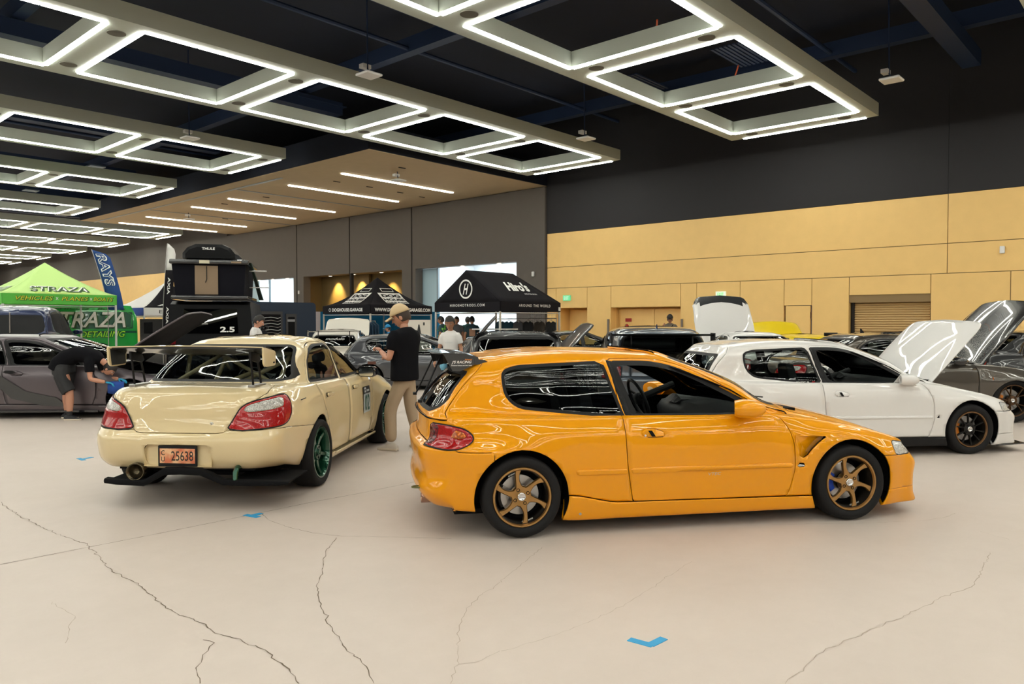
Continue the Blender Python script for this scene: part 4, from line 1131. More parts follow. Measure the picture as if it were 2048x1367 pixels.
# exhaust, tow strap
ex = MB(); ex.lathe([(.034, .10), (.038, .0), (.040, -.01), (.043, -.01), (.043, .10)], 24, 'x', c=(-.672, -.50, .245), closed=False); ex.build('exhaust_tip', mat('scorched_steel', (0.35, 0.2, 0.14), 0.25, 1), oh, smooth=True)
MB().tube([(-.62, -.50, .245), (-.2, -.50, .2)], .03, 10).build('exhaust_pipe', M_STEEL, oh)
lp_ = [(-.64 - .055 + .055 * math.cos(t), -.52 + .03 * math.sin(t), .325) for t in [2 * math.pi * k / 18 for k in range(18)]]
tw = MB(); tw.tube(lp_, .006, 6, closed=True); tw.tube([(-.64, -.52, .325), (-.55, -.52, .325)], .009, 6); tw.build('tow_hook', mat('olive_metal', (0.10, 0.11, 0.03), 0.4, 0.5), oh)
# wing on the tailgate
MB().add(*loft([[(x, y, z + zo) for x, z in ((-.60, 1.292), (-.50, 1.300), (-.36, 1.290), (-.27, 1.268), (-.37, 1.276), (-.50, 1.286))] for y, zo in ((-.50, -.005), (-.25, 0), (0, .004), (.25, 0), (.50, -.005))])).build('wing', CARBON, oh, auto=40)
EP = [(-.52, 1.287), (-.265, 1.262), (-.255, 1.240), (-.290, 1.205), (-.395, 1.158), (-.450, 1.160)]
for s_ in (-1, 1):
    MB().prism(EP, 'y', s_ * .505 - .006, s_ * .505 + .006).build('wing_endplate', CARBON, oh)
    MB().prism([(-.285, 1.246), (-.215, 1.240), (-.175, 1.212), (-.285, 1.205)], 'y', s_ * .515 - .004, s_ * .515 + .004).build('wing_canard', CARBON, oh)
    MB().tube([(-.50, s_ * .24, 1.285), (-.665, s_ * .30, .93)], .007, 8).build('wing_strut', M_BLACK, oh)
    MB().cbox((-.675, s_ * .31, .925), (.03, .05, .02)).build('wing_foot', M_BLACK, oh)
    MB().prism([(-.56, 1.288), (-.50, 1.288), (-.49, 1.20), (-.53, 1.19)], 'y', s_ * .24 - .003, s_ * .24 + .003).build('wing_bracket', M_BLACK, oh)
text('wing_lettering', "J'S RACING", M_PRINTW, oh, (-.385, -.5125, 1.222), (1, 0, 0), (0, 0, 1), .03, shear=.35, bold=.015, width=.15, height=.026)
text('wing_lettering', 'INTERNATIONAL RACING TEAM', M_PRINTW, oh, (-.385, -.5125, 1.200), (1, 0, 0), (0, 0, 1), .03, bold=.01, width=.15, height=.007)
text('wing_lettering', 'Advance!', mat('orange_print', (0.8, 0.25, 0.03), 0.5), oh, (-.335, -.5125, 1.244), (1, 0, 0), (0, 0, 1), .03, shear=.3, bold=.01, width=.055, height=.011)
text('door_lettering', 'VTEC', mat('grey_print', (0.45, 0.40, 0.30), 0.5), oh, (1.44, -.8605, .405), (1, 0, 0), (0, 0, 1), .03, shear=.2, width=.10, height=.020)
MB().disc((.42, -.852, .155), .010, 'y', 14).build('skirt_bolt', M_STEEL, oh)
# roof moulding line and hood bulge
# ================================================================== white hatchback (hood up)
def open_panel(o, hx, hz, deg):
    a = math.radians(deg); c, s_ = math.cos(a), math.sin(a)
    for v in o.data.vertices:
        x, z = v.co.x - hx, v.co.z - hz
        v.co.x = hx + x * c - z * s_; v.co.z = hz + x * s_ + z * c
    o.data.update()
def engine_bay(root, x0=2.25, x1=3.05, w=.66, z=.48):
    MB().box((x0, -w, z - .2), (x1, w, z - .17)).build('engine_bay_floor', M_DARK, root)
    MB().box((x0 + .15, -.35, z - .17), (x0 + .5, .3, z + .14)).build('engine', mat('engine_grey', (0.10, 0.10, 0.10), 0.5), root, bevel=.02)
    MB().box((x0 + .2, -.22, z + .14), (x0 + .42, .22, z + .2)).build('valve_cover', M_STEEL, root, bevel=.02)
    MB().tube([(x1 - .06, -w, z + .02), (x1 - .06, w, z + .02)], .03, 8).build('radiator_support', M_DARK, root)
WHITE = mat('white_gloss_paint', (0.70, 0.68, 0.66), rough=0.45, coat=.9, spec=.25, coatr=.012)
S = dict(levels=hatch_levels(), features=hatch_features(open_window=True, glass='glass', vent=False, skirt='trim'), mats=paint_set(WHITE))
wh, wp, wsh = build_car('hatchback_car', S, 'white three-door hatchback with its hood propped up behind the orange one', 'car', res=(5, 5), loc=(8.521, 4.175, 0), rz=math.radians(-40))
for o in wp['hood']: open_panel(o, 2.19, .84, 60)
hatch_common(wh, WHITE, wp)
for n_ in ('fender_scoop', 'scoop_backing'):
    for o in [c for c in wh.children if c.name.startswith(n_)]: bpy.data.objects.remove(o)
BLKW = mat('satin_black_wheel', (0.018, 0.017, 0.016), 0.35, 0.6); BRZLIP = mat('bronze_lip', (0.20, 0.11, 0.05), 0.3, 0.8)
ORCAL = mat('orange_caliper', (0.75, 0.22, 0.02), 0.4)
for s_ in (-1, 1):
    for wx in (0, 2.57): make_wheel(wh, (wx, s_ * .745, .287), s_, .290, .205, .20, BLKW, 'multi', m_lip=BRZLIP, m_cal=ORCAL, spin=.2, seg=40)
for wx in (0, 2.57): arch_liner(wh, wx, .285, .345, .55, .80)
MB().box((-.45, -.60, .13), (3.0, .60, .16)).build('underbody', M_DARK, wh)
interior(wh, rear_seat=()); engine_bay(wh)
door_mirror(wh, 1.80, -.78, .86, WHITE, -1); door_mirror(wh, 1.80, .78, .86, WHITE, 1)
for s_ in (-1, 1):
    MB().prism([(1.66, .82), (1.95, .82), (1.76, .93)], 'y', s_ * .735 - .006, s_ * .735 + .006).build('mirror_sail', WHITE, wh)
    MB().tube([(.0, s_ * .52, .3), (.25, s_ * .52, 1.12), (.42, s_ * .50, 1.20)], .02, 8).build('roll_cage', M_DARK, wh)
    MB().tube([(.35, s_ * .52, 1.18), (-.25, s_ * .50, .75)], .02, 8).build('roll_cage', M_DARK, wh)
MB().tube([(.38, -.5, 1.19), (.38, .5, 1.19)], .02, 8).build('roll_cage', M_DARK, wh)
MB().tube([(.36, .5, 1.17), (.05, -.5, .55)], .02, 8).build('roll_cage', M_DARK, wh)
MB().prism([(2.95, -.80), (3.36, -.72), (3.44, -.3), (3.46, 0), (3.44, .3), (3.36, .72), (2.95, .80)], 'z', .085, .10).build('front_splitter', M_GLOSSBLK, wh)
MB().tube([(-.16, -.02, 1.0), (-.16, -.02, 1.15)], .005, 6).build('ornament_cord', M_DARK, wh)
MB().ell((-.16, -.02, 1.0), (.05, .05, .05)).build('hanging_ornament', M_RED, wh, smooth=True)
text('window_decal', 'TYPE R', M_PRINTW, wh, (.55, -.739, .835), (1, 0, 0), (0, 0, 1), .03, shear=.2, bold=.02, width=.16, height=.028)
text('window_decal', 'R', M_RED, wh, (.68, -.7385, .838), (1, 0, 0), (0, 0, 1), .03, shear=.2, bold=.03, height=.03, width=.05)

# ================================================================== cream sedan
def sedan_levels():
    X = [3.12, 2.90, 2.53, 2.18, 1.98, 1.50, 1.08, 0.72, 0.38, 0.0, -0.36, -0.60]
    XG_ = [1.95, 1.92, 1.87, 1.80, 1.70, 1.45, 1.05, .75, .48, .22, .0, -.12]
    XT_ = [1.20, 1.18, 1.15, 1.10, 1.03, .92, .80, .70, .60, .52, .46, .43]
    def f2(w, d, r=None):
        r = r if r is not None else d
        return [(3.12, w - .05), (2.90, w + d * .8), (2.53, w + d), (2.18, w + d * .8), (1.98, w), (.38, w), (.22, w + r * .6), (0, w + r), (-.36, w + r * .7), (-.60, w - .03)]
    L = []
    RB = (.012, .06, .20); FB = (.03, .12, .25)
    L.append(dict(f=(3.1, .24), r=(-.7, .36), w=[(3, .68), (-.6, .68)], z=[(3.1, .22), (-.6, .34)], x=X, fb=(.02, .05, .08), rb=(.01, .03, .06)))
    L.append(dict(f=(3.38, .16), r=(-.865, .315), w=f2(.80, 0), z=[(3.1, .16), (2.9, .17), (2.1, .20), (.4, .20), (-.36, .26), (-.6, .31)], x=X, fb=FB, rb=RB))
    L.append(dict(f=(3.40, .28), r=(-.920, .37), w=f2(.835, .005), z=[(3.1, .28), (2.1, .30), (.4, .30), (-.6, .365)], x=X, fb=FB, rb=RB))
    L.append(dict(f=(3.40, .42), r=(-.950, .475), w=f2(.845, .02), z=[(3.1, .42), (2.1, .44), (.4, .44), (-.6, .47)], x=X, fb=FB, rb=RB))
    L.append(dict(f=(3.38, .52), r=(-.948, .570), w=f2(.850, .035), z=[(3.1, .53), (2.1, .57), (.4, .57), (-.6, .575)], x=X, fb=FB, rb=RB))
    L.append(dict(f=(3.34, .60), r=(-.912, .622), w=f2(.848, .040), z=[(3.1, .61), (2.53, .66), (2.1, .66), (.4, .66), (0, .655), (-.6, .635)], x=X, fb=FB, rb=RB))
    L.append(dict(f=(3.29, .66), r=(-.884, .70), w=f2(.840, .018), z=[(3.1, .66), (2.53, .74), (2.1, .75), (.4, .75), (-.6, .72)], x=X, fb=FB, rb=RB))
    L.append(dict(f=(3.25, .70), r=(-.862, .84), w=[(3.12, .74), (2.9, .80), (2.53, .825), (0, .83), (-.36, .81), (-.6, .765)], z=[(3.1, .71), (2.53, .80), (2.1, .83), (.4, .84), (-.6, .84)], x=X, fb=(.03, .11, .20), rb=(.012, .055, .185)))
    L.append(dict(f=(3.19, .735), r=(-.828, .930), w=[(3.12, .70), (2.9, .755), (2.53, .79), (1.98, .80), (0, .79), (-.36, .765), (-.6, .70)], z=[(3.1, .745), (2.9, .785), (2.53, .845), (2.18, .875), (1.98, .885), (1.0, .90), (0, .918), (-.36, .925), (-.6, .925)], x=X, fb=(.03, .10, .17), rb=(.012, .05, .17)))
    L.append(lerp_level(0, 0, .09, (.02, 0, .030, 0), .008))
    L.append(lerp_level(0, 0, .40, (.045, 0, .032, 0), .012))
    L.append(lerp_level(0, 0, .76, (.030, 0, .012, 0), .006))
    L.append(dict(f=(2.12, .955), r=(-.345, .990), w=[(1.95, .70), (1.45, .725), (.48, .72), (.0, .69), (-.12, .67)], z=[(1.95, .92), (1.45, .92), (.48, .935), (0, .95), (-.12, .965)], x=XG_, fb=(.02, .07, .13), rb=(.01, .045, .12)))
    L.append(lerp_level(0, 0, .48, (.03, .03, .018, .02), 0.0)); L[-1]['outw'] = .014
    L.append(dict(f=(1.30, 1.318), r=(.27, 1.318), w=[(1.20, .545), (.8, .565), (.43, .55)], z=[(1.2, 1.285), (1.0, 1.31), (.8, 1.318), (.43, 1.29)], x=XT_, fb=(.01, .03, .08), rb=(.01, .04, .10)))
    L.append(dict(f=(1.26, 1.342), r=(.32, 1.342), w=[(1.20, .50), (.8, .515), (.43, .50)], z=[(1.2, 1.315), (1.0, 1.34), (.8, 1.348), (.43, 1.318)], x=[.8 + (x - .8) * .96 for x in XT_], fb=(.01, .03, .07), rb=(.01, .04, .09)))
    L.append(dict(f=(1.15, 1.368), r=(.42, 1.366), w=[(1.2, .28), (.4, .28)], z=[(1.1, 1.355), (.8, 1.372), (.5, 1.352)], x=[.8 + (x - .8) * .75 for x in XT_], fb=(.01, .03, .05), rb=(.01, .03, .05)))
    L.append(dict(f=(1.05, 1.375), r=(.52, 1.374), w=[(1.2, 0), (.4, 0)], z=[(1.1, 1.37), (.8, 1.381), (.5, 1.368)], x=[.8 + (x - .8) * .6 for x in XT_], fb=(.01, .02, .03), rb=(.01, .02, .03)))
    return L
SW_R = rounded([(.205, .945), (.30, 1.12), (.43, 1.245), (.62, 1.293), (1.015, 1.300), (1.065, .925)], [.02, .1, .1, .08, .01, .01])
SW_F = rounded([(1.06, 1.300), (1.20, 1.285), (1.45, 1.175), (1.86, .93), (1.86, .925), (1.115, .922)], [.01, .08, .08, .02, .01, .01])
SD_R = rounded([(.50, .235), (1.075, .235), (1.075, 1.0), (1.04, 1.318), (.60, 1.318), (.40, 1.265), (.27, 1.13), (.175, .94), (.21, .75), (.36, .52), (.42, .33)], [.04, .01, 0, .01, .1, .1, .1, .03, .15, .1, .06])
SD_F = rounded([(1.082, .235), (1.93, .235), (1.99, .40), (2.0, .70), (1.975, .885), (1.90, .935), (1.47, 1.19), (1.22, 1.302), (1.045, 1.318), (1.082, 1.0)], [.01, .05, .1, .05, .05, .02, .1, .05, .01, 0])
def sedan_features(glass='glass'):
    ft = [dict(hole=1, g=arch_hole(0, .315, .350)), dict(hole=1, g=arch_hole(2.53, .315, .350))]
    B = yband(lo=.3, plo=11.5)
    ft.append(dict(name='rear_door_glass', glass=1, sided=1, mat=glass, g=side_g(SW_R, 'side', B), trim=.018))
    ft.append(dict(name='front_door_glass', glass=1, sided=1, mat=glass, g=side_g(SW_F, 'side', B), trim=.020))
    ft.append(dict(name='windscreen_glass', glass=1, mat='glass', g=side_g(rounded([(-1, .975), (.55, .955), (.635, .975), (.51, 1.275), (.47, 1.295), (-1, 1.305)], [0, .05, .04, .04, .04, 0]), 'front', yband(xlo=1.1)), trim=.02))
    ft.append(dict(name='rear_glass', glass=1, mat='glass', g=side_g(rounded([(-1, .992), (.58, .990), (.668, 1.002), (.555, 1.268), (.50, 1.298), (-1, 1.306)], [0, .03, .03, .05, .05, 0]), 'rear', yband(xhi=.45, plo=10.5)), trim=.014))
    TL = rounded([(.395, .644), (.50, .83), (.60, .872), (.82, .905), (.935, .90), (.985, .84), (.985, .76), (.935, .68), (.84, .652), (.60, .640), (.52, .632), (.44, .642)], [.01, .06, .04, .04, .05, .05, .05, .06, .05, .02, .02, .01])
    ft.append(dict(name='clear_lens', sided=1, mat='clr', g=side_g(rounded([(.505, .775), (.545, .835), (.66, .865), (.82, .885), (.885, .875), (.88, .815), (.74, .792)], [.01, .04, .03, .03, .03, .03, .05]), 'arcr', yband(xhi=-.3)), seam=.0008, push=.003))
    ft.append(dict(name='tail_light', sided=1, mat='tail', g=side_g(TL, 'arcr', yband(xhi=-.3)), band='light_gasket', seam=.005, push=.003))
    ft.append(dict(name='headlight', sided=1, mat='lamp', g=side_g(rounded([(.35, .60), (.35, .68), (.80, .72), (1.15, .76), (1.05, .62)], .03), 'arcf', yband(xlo=2.7)), band='light_gasket', seam=.004))
    ft.append(dict(name='plate_recess', hole=1, g=side_g(rounded([(-1, .345), (.275, .345), (.285, .523), (-1, .523)], [0, .02, .03, 0]), 'rear', yband(xhi=-.5))))
    ft.append(dict(name='fuel_door', g=side_g(rounded([(-.47, .73), (-.30, .73), (-.30, .88), (-.47, .88)], .02), 'side', yband(lo=9)), seam=.002))
    for a in (.30, 1.20):
        ft.append(dict(name='door_handle', sided=1, g=side_g(rounded([(a, .795), (a + .20, .790), (a + .20, .825), (a, .830)], .016), 'side', yband(lo=.3)), seam=.002, push=.022))
    ft.append(dict(name='rear_door', sided=1, g=side_g(SD_R, 'side', yband(lo=.3))))
    ft.append(dict(name='front_door', sided=1, g=side_g(SD_F, 'side', yband(lo=.3))))
    ft.append(dict(name='side_skirt', sided=1, g=side_g(rounded([(.36, .0), (.36, .245), (2.15, .225), (2.17, .15), (2.15, 0)], [0, .02, .04, .02, 0]), 'side', yband(lo=.6)), seam=.003, push=.04))
    gr = side_g(rounded([(-1, .612), (.365, .612), (.412, .655), (.505, .835), (.62, .885), (.655, .93), (.655, .97), (-1, .97)], [0, .03, .02, .05, .03, .02, 0, 0]), 'rear', yband(xhi=-.6))
    gt = side_g(rounded([(-1.2, -1), (-1.2, .655), (-.72, .668), (-.40, .615), (-.375, .40), (-.395, -1)], [0, 0, .1, .08, .1, 0]), 'top', yband(plo=7.9, phi=11.95, xhi=.0))
    ft.append(dict(name='trunk_lid', g=lambda V, P: np.minimum(gr(V, P), gt(V, P)), seam=.0025))
    ft.append(dict(name='rear_bumper', g=side_g(rounded([(-1.4, -.1), (-.2, -.1), (-.2, .595), (-.60, .632), (-.80, .640), (-1.4, .600)], [0, 0, 0, .03, .02, 0]), 'side', yband(xhi=-.2)), seam=.002))
    ft.append(dict(name='front_bumper', g=side_g([(4, -.1), (2.75, -.1), (2.75, .60), (3.1, .60), (4, .60)], 'side', yband(xlo=2.7)), seam=.0025))
    ft.append(dict(name='hood', g=side_g(rounded([(2.10, -1), (2.08, .55), (2.10, .69), (2.6, .70), (3.02, .66), (3.12, .58), (3.2, -1)], [0, .1, .02, .1, .05, .1, 0]), 'top', yband(plo=7.9, phi=11.95, xlo=1.9)), seam=.0025, drop_lining=True))
    return ft
CREAM = mat('cream_gloss_paint', (0.70, 0.56, 0.325), rough=0.45, coat=1.0, spec=.25, coatr=.012)
loc, ang = car_frame((634, 970), (763, 886), 0.0, -.84)
S = dict(levels=sedan_levels(), features=sedan_features(), mats=paint_set(CREAM, clr=M_CLR))
cs, cp, csh = build_car('sedan_car', S, 'cream four-door sedan with big rear wing and green wheels, seen from behind', 'car', res=(6, 6), loc=(3.469, 6.70, 0), rz=math.radians(37.8))
GREEN = mat('dark_green_wheel', (0.006, 0.07, 0.035), 0.25, 0.6, coat=0.8)
for s_ in (-1, 1):
    for wx in (0, 2.51): make_wheel(cs, (wx, s_ * .785, .310), s_, .310, .235, .225, GREEN, 'sixfat', m_cal=GREEN, m_barrel=GREEN, spin=.25, camber=-.02, seg=56, lugs=5)
    for wx in (0, 2.53): pass
for wx in (0, 2.53): arch_liner(cs, wx, .315, .355, .55, .83)
MB().box((-.55, -.60, .20), (3.0, .60, .23)).build('underbody', M_DARK, cs)
interior(cs, x_dash=1.68, z_dash=.90, seats=((.95, .36), (.95, -.36)), rear_seat=(), floor=.24, hatch=False)
# cage tubes
CT = [[(.30, .52, 1.20), (.28, .56, .90), (.26, .58, .3)], [(.30, -.52, 1.20), (.28, -.56, .90), (.26, -.58, .3)], [(.32, .50, 1.21), (.32, -.50, 1.21)],
      [(.34, .22, 1.20), (-.12, .52, .92)], [(.34, .16, 1.20), (.25, .34, .75)], [(.34, .20, 1.19), (.28, -.54, .80)], [(.30, -.08, 1.02), (.05, .28, .86)], [(.34, -.50, 1.18), (.28, .48, .70)], [(.34, -.46, 1.19), (-.12, -.50, .90)],
      [(.34, -.52, 1.20), (1.15, -.52, 1.24), (1.75, -.60, .88)], [(.34, .52, 1.20), (1.15, .52, 1.24), (1.75, .60, .88)], [(1.0, -.60, .45), (.32, -.58, .95)]]
for pts in CT: MB().tube(pts, .02, 8).build('cage_tube', CREAM, cs, smooth=True)
# plate recess, plate
pr = MB(); x0, x1 = -.935, -.905
pr.add([(x1, -.28, .35), (x1, .28, .35), (x1, .28, .518), (x1, -.28, .518), (x0, -.285, .343), (x0, .285, .343), (x0, .287, .525), (x0, -.287, .525)], [(0, 1, 2, 3), (4, 5, 1, 0), (5, 6, 2, 1), (6, 7, 3, 2), (7, 4, 0, 3)])
pr.build('plate_recess', CREAM, cs)
MB().box((-.925, -.185, .518), (-.89, .185, .535)).build('plate_lamp_strip', M_BLACK, cs, bevel=.004)
pl_ = empty('licence_plate', (-.935, .0, .428), parent=cs)
MB().box((-.004, -.165, -.085), (.010, .165, .085)).build('plate_frame', M_BLACK, pl_, bevel=.006)
def plate_mat():
    m = mat('sunset_plate', (0.75, 0.35, 0.20), 0.5); nt = m.node_tree; b = nt.nodes['Principled BSDF']; tc = nt.nodes.new('ShaderNodeTexCoord'); n = nt.nodes.new('ShaderNodeTexNoise')
    n.inputs['Scale'].default_value = 14; nt.links.new(tc.outputs['Object'], n.inputs['Vector']); r = nt.nodes.new('ShaderNodeValToRGB'); nt.links.new(n.outputs[0], r.inputs[0])
    r.color_ramp.elements[0].position = .38; r.color_ramp.elements[1].position = .62; r.color_ramp.elements[0].color = (.62, .16, .07, 1); r.color_ramp.elements[1].color = (.80, .48, .26, 1)
    nt.links.new(r.outputs[0], b.inputs['Base Color']); return m
MB().box((-.006, -.148, -.058), (-.003, .148, .062)).build('plate_face', plate_mat(), pl_)
text('plate_number', '25638', M_PRINTK, pl_, (-.0075, -.042, .002), (0, -1, 0), (0, 0, 1), .05, width=.185, height=.078, bold=.004)
text('plate_letter', 'C', M_PRINTK, pl_, (-.0075, .120, .028), (0, -1, 0), (0, 0, 1), .05, width=.030, height=.040, bold=.012)
text('plate_letter', 'U', M_PRINTK, pl_, (-.0075, .120, -.024), (0, -1, 0), (0, 0, 1), .05, width=.030, height=.040, bold=.012)
MB().lathe([(.016, 0), (.016, -.004), (.011, -.006), (.011, -.002), (.007, -.002), (.007, -.007), (0, -.007)], 20, 'x', c=(-.878, -.262, .684)).build('trunk_lock', M_STEEL, cs)
MB().disc((-.935, -.30, .61), .004, 'x', 8)
# diffuser blade
D = [(.605, .205, .242), (.50, .196, .236), (.262, .190, .238), (.18, .235, .285), (.095, .282, .335), (-.05, .288, .338), (-.21, .284, .332), (-.30, .25, .296), (-.40, .208, .247), (-.62, .203, .243), (-.85, .206, .238), (-.93, .216, .236)]
rings = []
for y, a, b in D:
    xr_ = -.99 + .10 * max(0, abs(y + .05) - .45)
    rings.append([(xr_, y, a), (xr_ - .008, y, (a + b) / 2), (xr_, y, b), (xr_ + .05, y, b + .006), (xr_ + .05, y, a)])
MB().add(*loft(rings)).build('diffuser_blade', M_DARK, cs, auto=50)
MB().add(*loft([[(-.98, y, .225), (-.60, y, .235), (-.60, y, .225), (-.98, y, .212)] for y in (.60, .27)])).build('diffuser_floor', M_DARK, cs)
MB().add(*loft([[(-.98 + .1 * (y < -.8), y, .225), (-.45, y, .235), (-.45, y, .225), (-.98 + .1 * (y < -.8), y, .212)] for y in (-.41, -.80, -.91)])).build('diffuser_floor', M_DARK, cs)
MB().box((-.84, -.60, .30), (-.76, .55, .42)).build('bumper_gap_shade', M_DARK, cs)  # dark box standing in for the shade between bumper and diffuser
CAN = mat('burnt_canister', (0.10, 0.08, 0.05), 0.25, 0.9)
e_ = MB(); e_.lathe([(.03, .3), (.066, .25), (.072, .0), (.070, -.03), (.062, -.03), (.060, .05), (.0, .06)], 28, 'x'); o = e_.build('exhaust_canister', CAN, cs, smooth=True)
o.location = (-.95, .345, .30); o.rotation_euler = (0, 0.05, math.radians(12))
MB().tube([(-.97, -.49, .225), (-.95, -.49, .25), (-.95, -.49, .30), (-.92, -.49, .335), (-.80, -.49, .33)], .022, 10).build('green_tow_hook', GREEN, cs, smooth=True)
# mirrors (black caps)
for s_ in (-1, 1):
    g = empty('door_mirror', (1.66, s_ * .80, .955), .3 * s_, parent=cs)
    rr_ = []
    for xx, sc in ((-.05, .96), (-.03, 1), (.03, .96), (.07, .75), (.09, .4)):
        rr_.append([(xx, s_ * (.10 + .105 * sc * a), .062 * sc * b) for a, b in ((-1, -.6), (-.7, -1), (.7, -1), (1, -.6), (1, .6), (.7, 1), (-.7, 1), (-1, .6))])
    MB().add(*loft(rr_)).build('housing', M_GLOSSBLK, g, auto=60)
    MB().add([(-.052, s_ * (.10 + .09 * a), .05 * b) for a, b in ((-1, -.7), (-.8, -1), (.8, -1), (1, -.7), (1, .7), (.8, 1), (-.8, 1), (-1, .7))], [tuple(range(8))]).build('mirror_glass', M_CHROME, g)
    MB().tube([(0, s_ * .03, -.02), (.02, s_ * -.08, -.05)], .022, 8).build('mirror_foot', M_DARK, g)
# wing
wgr = empty('rear_wing', (.14, 0, 0), parent=cs)
WC = [(-.93, 1.305, 1.290), (-.86, 1.308, 1.282), (-.78, 1.302, 1.262), (-.72, 1.290, 1.245), (-.67, 1.262, 1.240)]
def wing_ring(y, k):
    dz = .012 * (1 - (y / .7)**2); ch = .75 + .25 * (abs(y) < .35)
    c_ = -.80
    return [(c_ + (x - c_) * ch, y, a + dz) for x, a, b in WC] + [(c_ + (x - c_) * ch, y, a + (b - a) * (1.4 if abs(y) < .35 else .9) + dz) for x, a, b in WC[::-1]]
MB().add(*loft([wing_ring(y, 0) for y in (-.66, -.55, -.42, -.30, 0, .30, .42, .55, .66)])).build('wing', CARBON, wgr, auto=40)
MB().add(*loft([[(-.945, y, 1.303 + .012 * (1 - (y / .7)**2)), (-.945, y, 1.310 + .012 * (1 - (y / .7)**2)), (-.925, y, 1.312 + .012 * (1 - (y / .7)**2)), (-.925, y, 1.303 + .012 * (1 - (y / .7)**2))] for y in np.linspace(-.66, .66, 9)])).build('wing_edge', CREAM, wgr)
EPL = rounded([(-.945, 1.31), (-.69, 1.27), (-.69, 1.15), (-.90, 1.145), (-.935, 1.17)], [.02, .03, .03, .03, .03])
for s_ in (-1, 1):
    MB().prism(EPL, 'y', s_ * .666 - .008, s_ * .666 + .008).build('wing_endplate', CREAM, wgr)
    MB().prism([( -.925, 1.295), (-.70, 1.26), (-.70, 1.16), (-.90, 1.155)], 'y', s_ * .657 - .001, s_ * .657 + .001).build('wing_endplate_inner', CARBON, wgr)
    y = s_ * .52
    MB().prism([(-.86, 1.27), (-.70, 1.25), (-.66, 1.19), (-.70, 1.17), (-.86, 1.20)], 'y', y - .01, y + .01).build('wing_bracket', M_BLACK, wgr)
    for a, b in (((-.84, 1.21), (-.80, .985)), ((-.70, 1.19), (-.64, .995))):
        MB().tube([(a[0], y, a[1]), (b[0], y, b[1])], .010, 6).build('wing_upright', M_BLACK, wgr)
    MB().tube([(-.82, y, 1.10), (-.68, y, 1.09)], .006, 6).build('wing_upright', M_BLACK, wgr)
    MB().box((-.84, y - .03, .968), (-.60, y + .03, .99)).build('wing_foot', M_STEEL, wgr, bevel=.004)
MB().box((-.75, -.676, 1.168), (-.715, -.6745, 1.182)).build('endplate_label', M_PRINTK, wgr)
# race number board on the front door
nb = empty('number_board', (0, 0, 0), parent=cs)
def side_y(x, z): return -(.853 - max(0, z - .70) * .16 - max(0, .40 - z) * .1) - .004
def q4(x0, x1, z0, z1, off): return [(x0, side_y(x0, z0) - off, z0), (x1, side_y(x1, z0) - off, z0), (x1, side_y(x1, z1) - off, z1), (x0, side_y(x0, z1) - off, z1)]
MB().grid([[(x, side_y(x, z) - .002, z) for x in (1.56, 1.84)] for z in (.485, .58, .66, .70, .74, .78)]).build('board', mat('pale_grey_print', (0.42, 0.45, 0.46), 0.4), nb)
MB().grid([[(x, side_y(x, z) - .003, z) for x in (1.56, 1.84)] for z in (.70, .74, .78)]).build('board_header', M_PRINTK, nb)
def wr_(x, y, p): return Vector((p.x, side_y(p.x, p.z) - .0045, p.z))
text('board_number', '02', mat('green_black_print', (0.01, 0.08, 0.05), 0.4), nb, (1.70, -.86, .595), (1, 0, 0), (0, 0, 1), .1, width=.20, height=.185, bold=.02, warp=wr_)
for bx0, bx1, bz0, bz1 in ((1.60, 1.68, .748, .770), (1.60, 1.66, .715, .738), (1.69, 1.80, .720, .742)):
    MB().grid([[(x, side_y(x, z) - .0045, z) for x in (bx0, bx1)] for z in (bz0, bz1)]).build('board_mark', MATS['pale_grey_print'], nb)
MB().tube([(-.42, -.846, .84), (-.30, -.846, .846)], .004, 6).build('scratch_vent', M_BLACK, cs)
MB().box((.30, -.42, 1.18), (.305, -.32, 1.26)).build('window_sticker', M_PRINTW, cs)
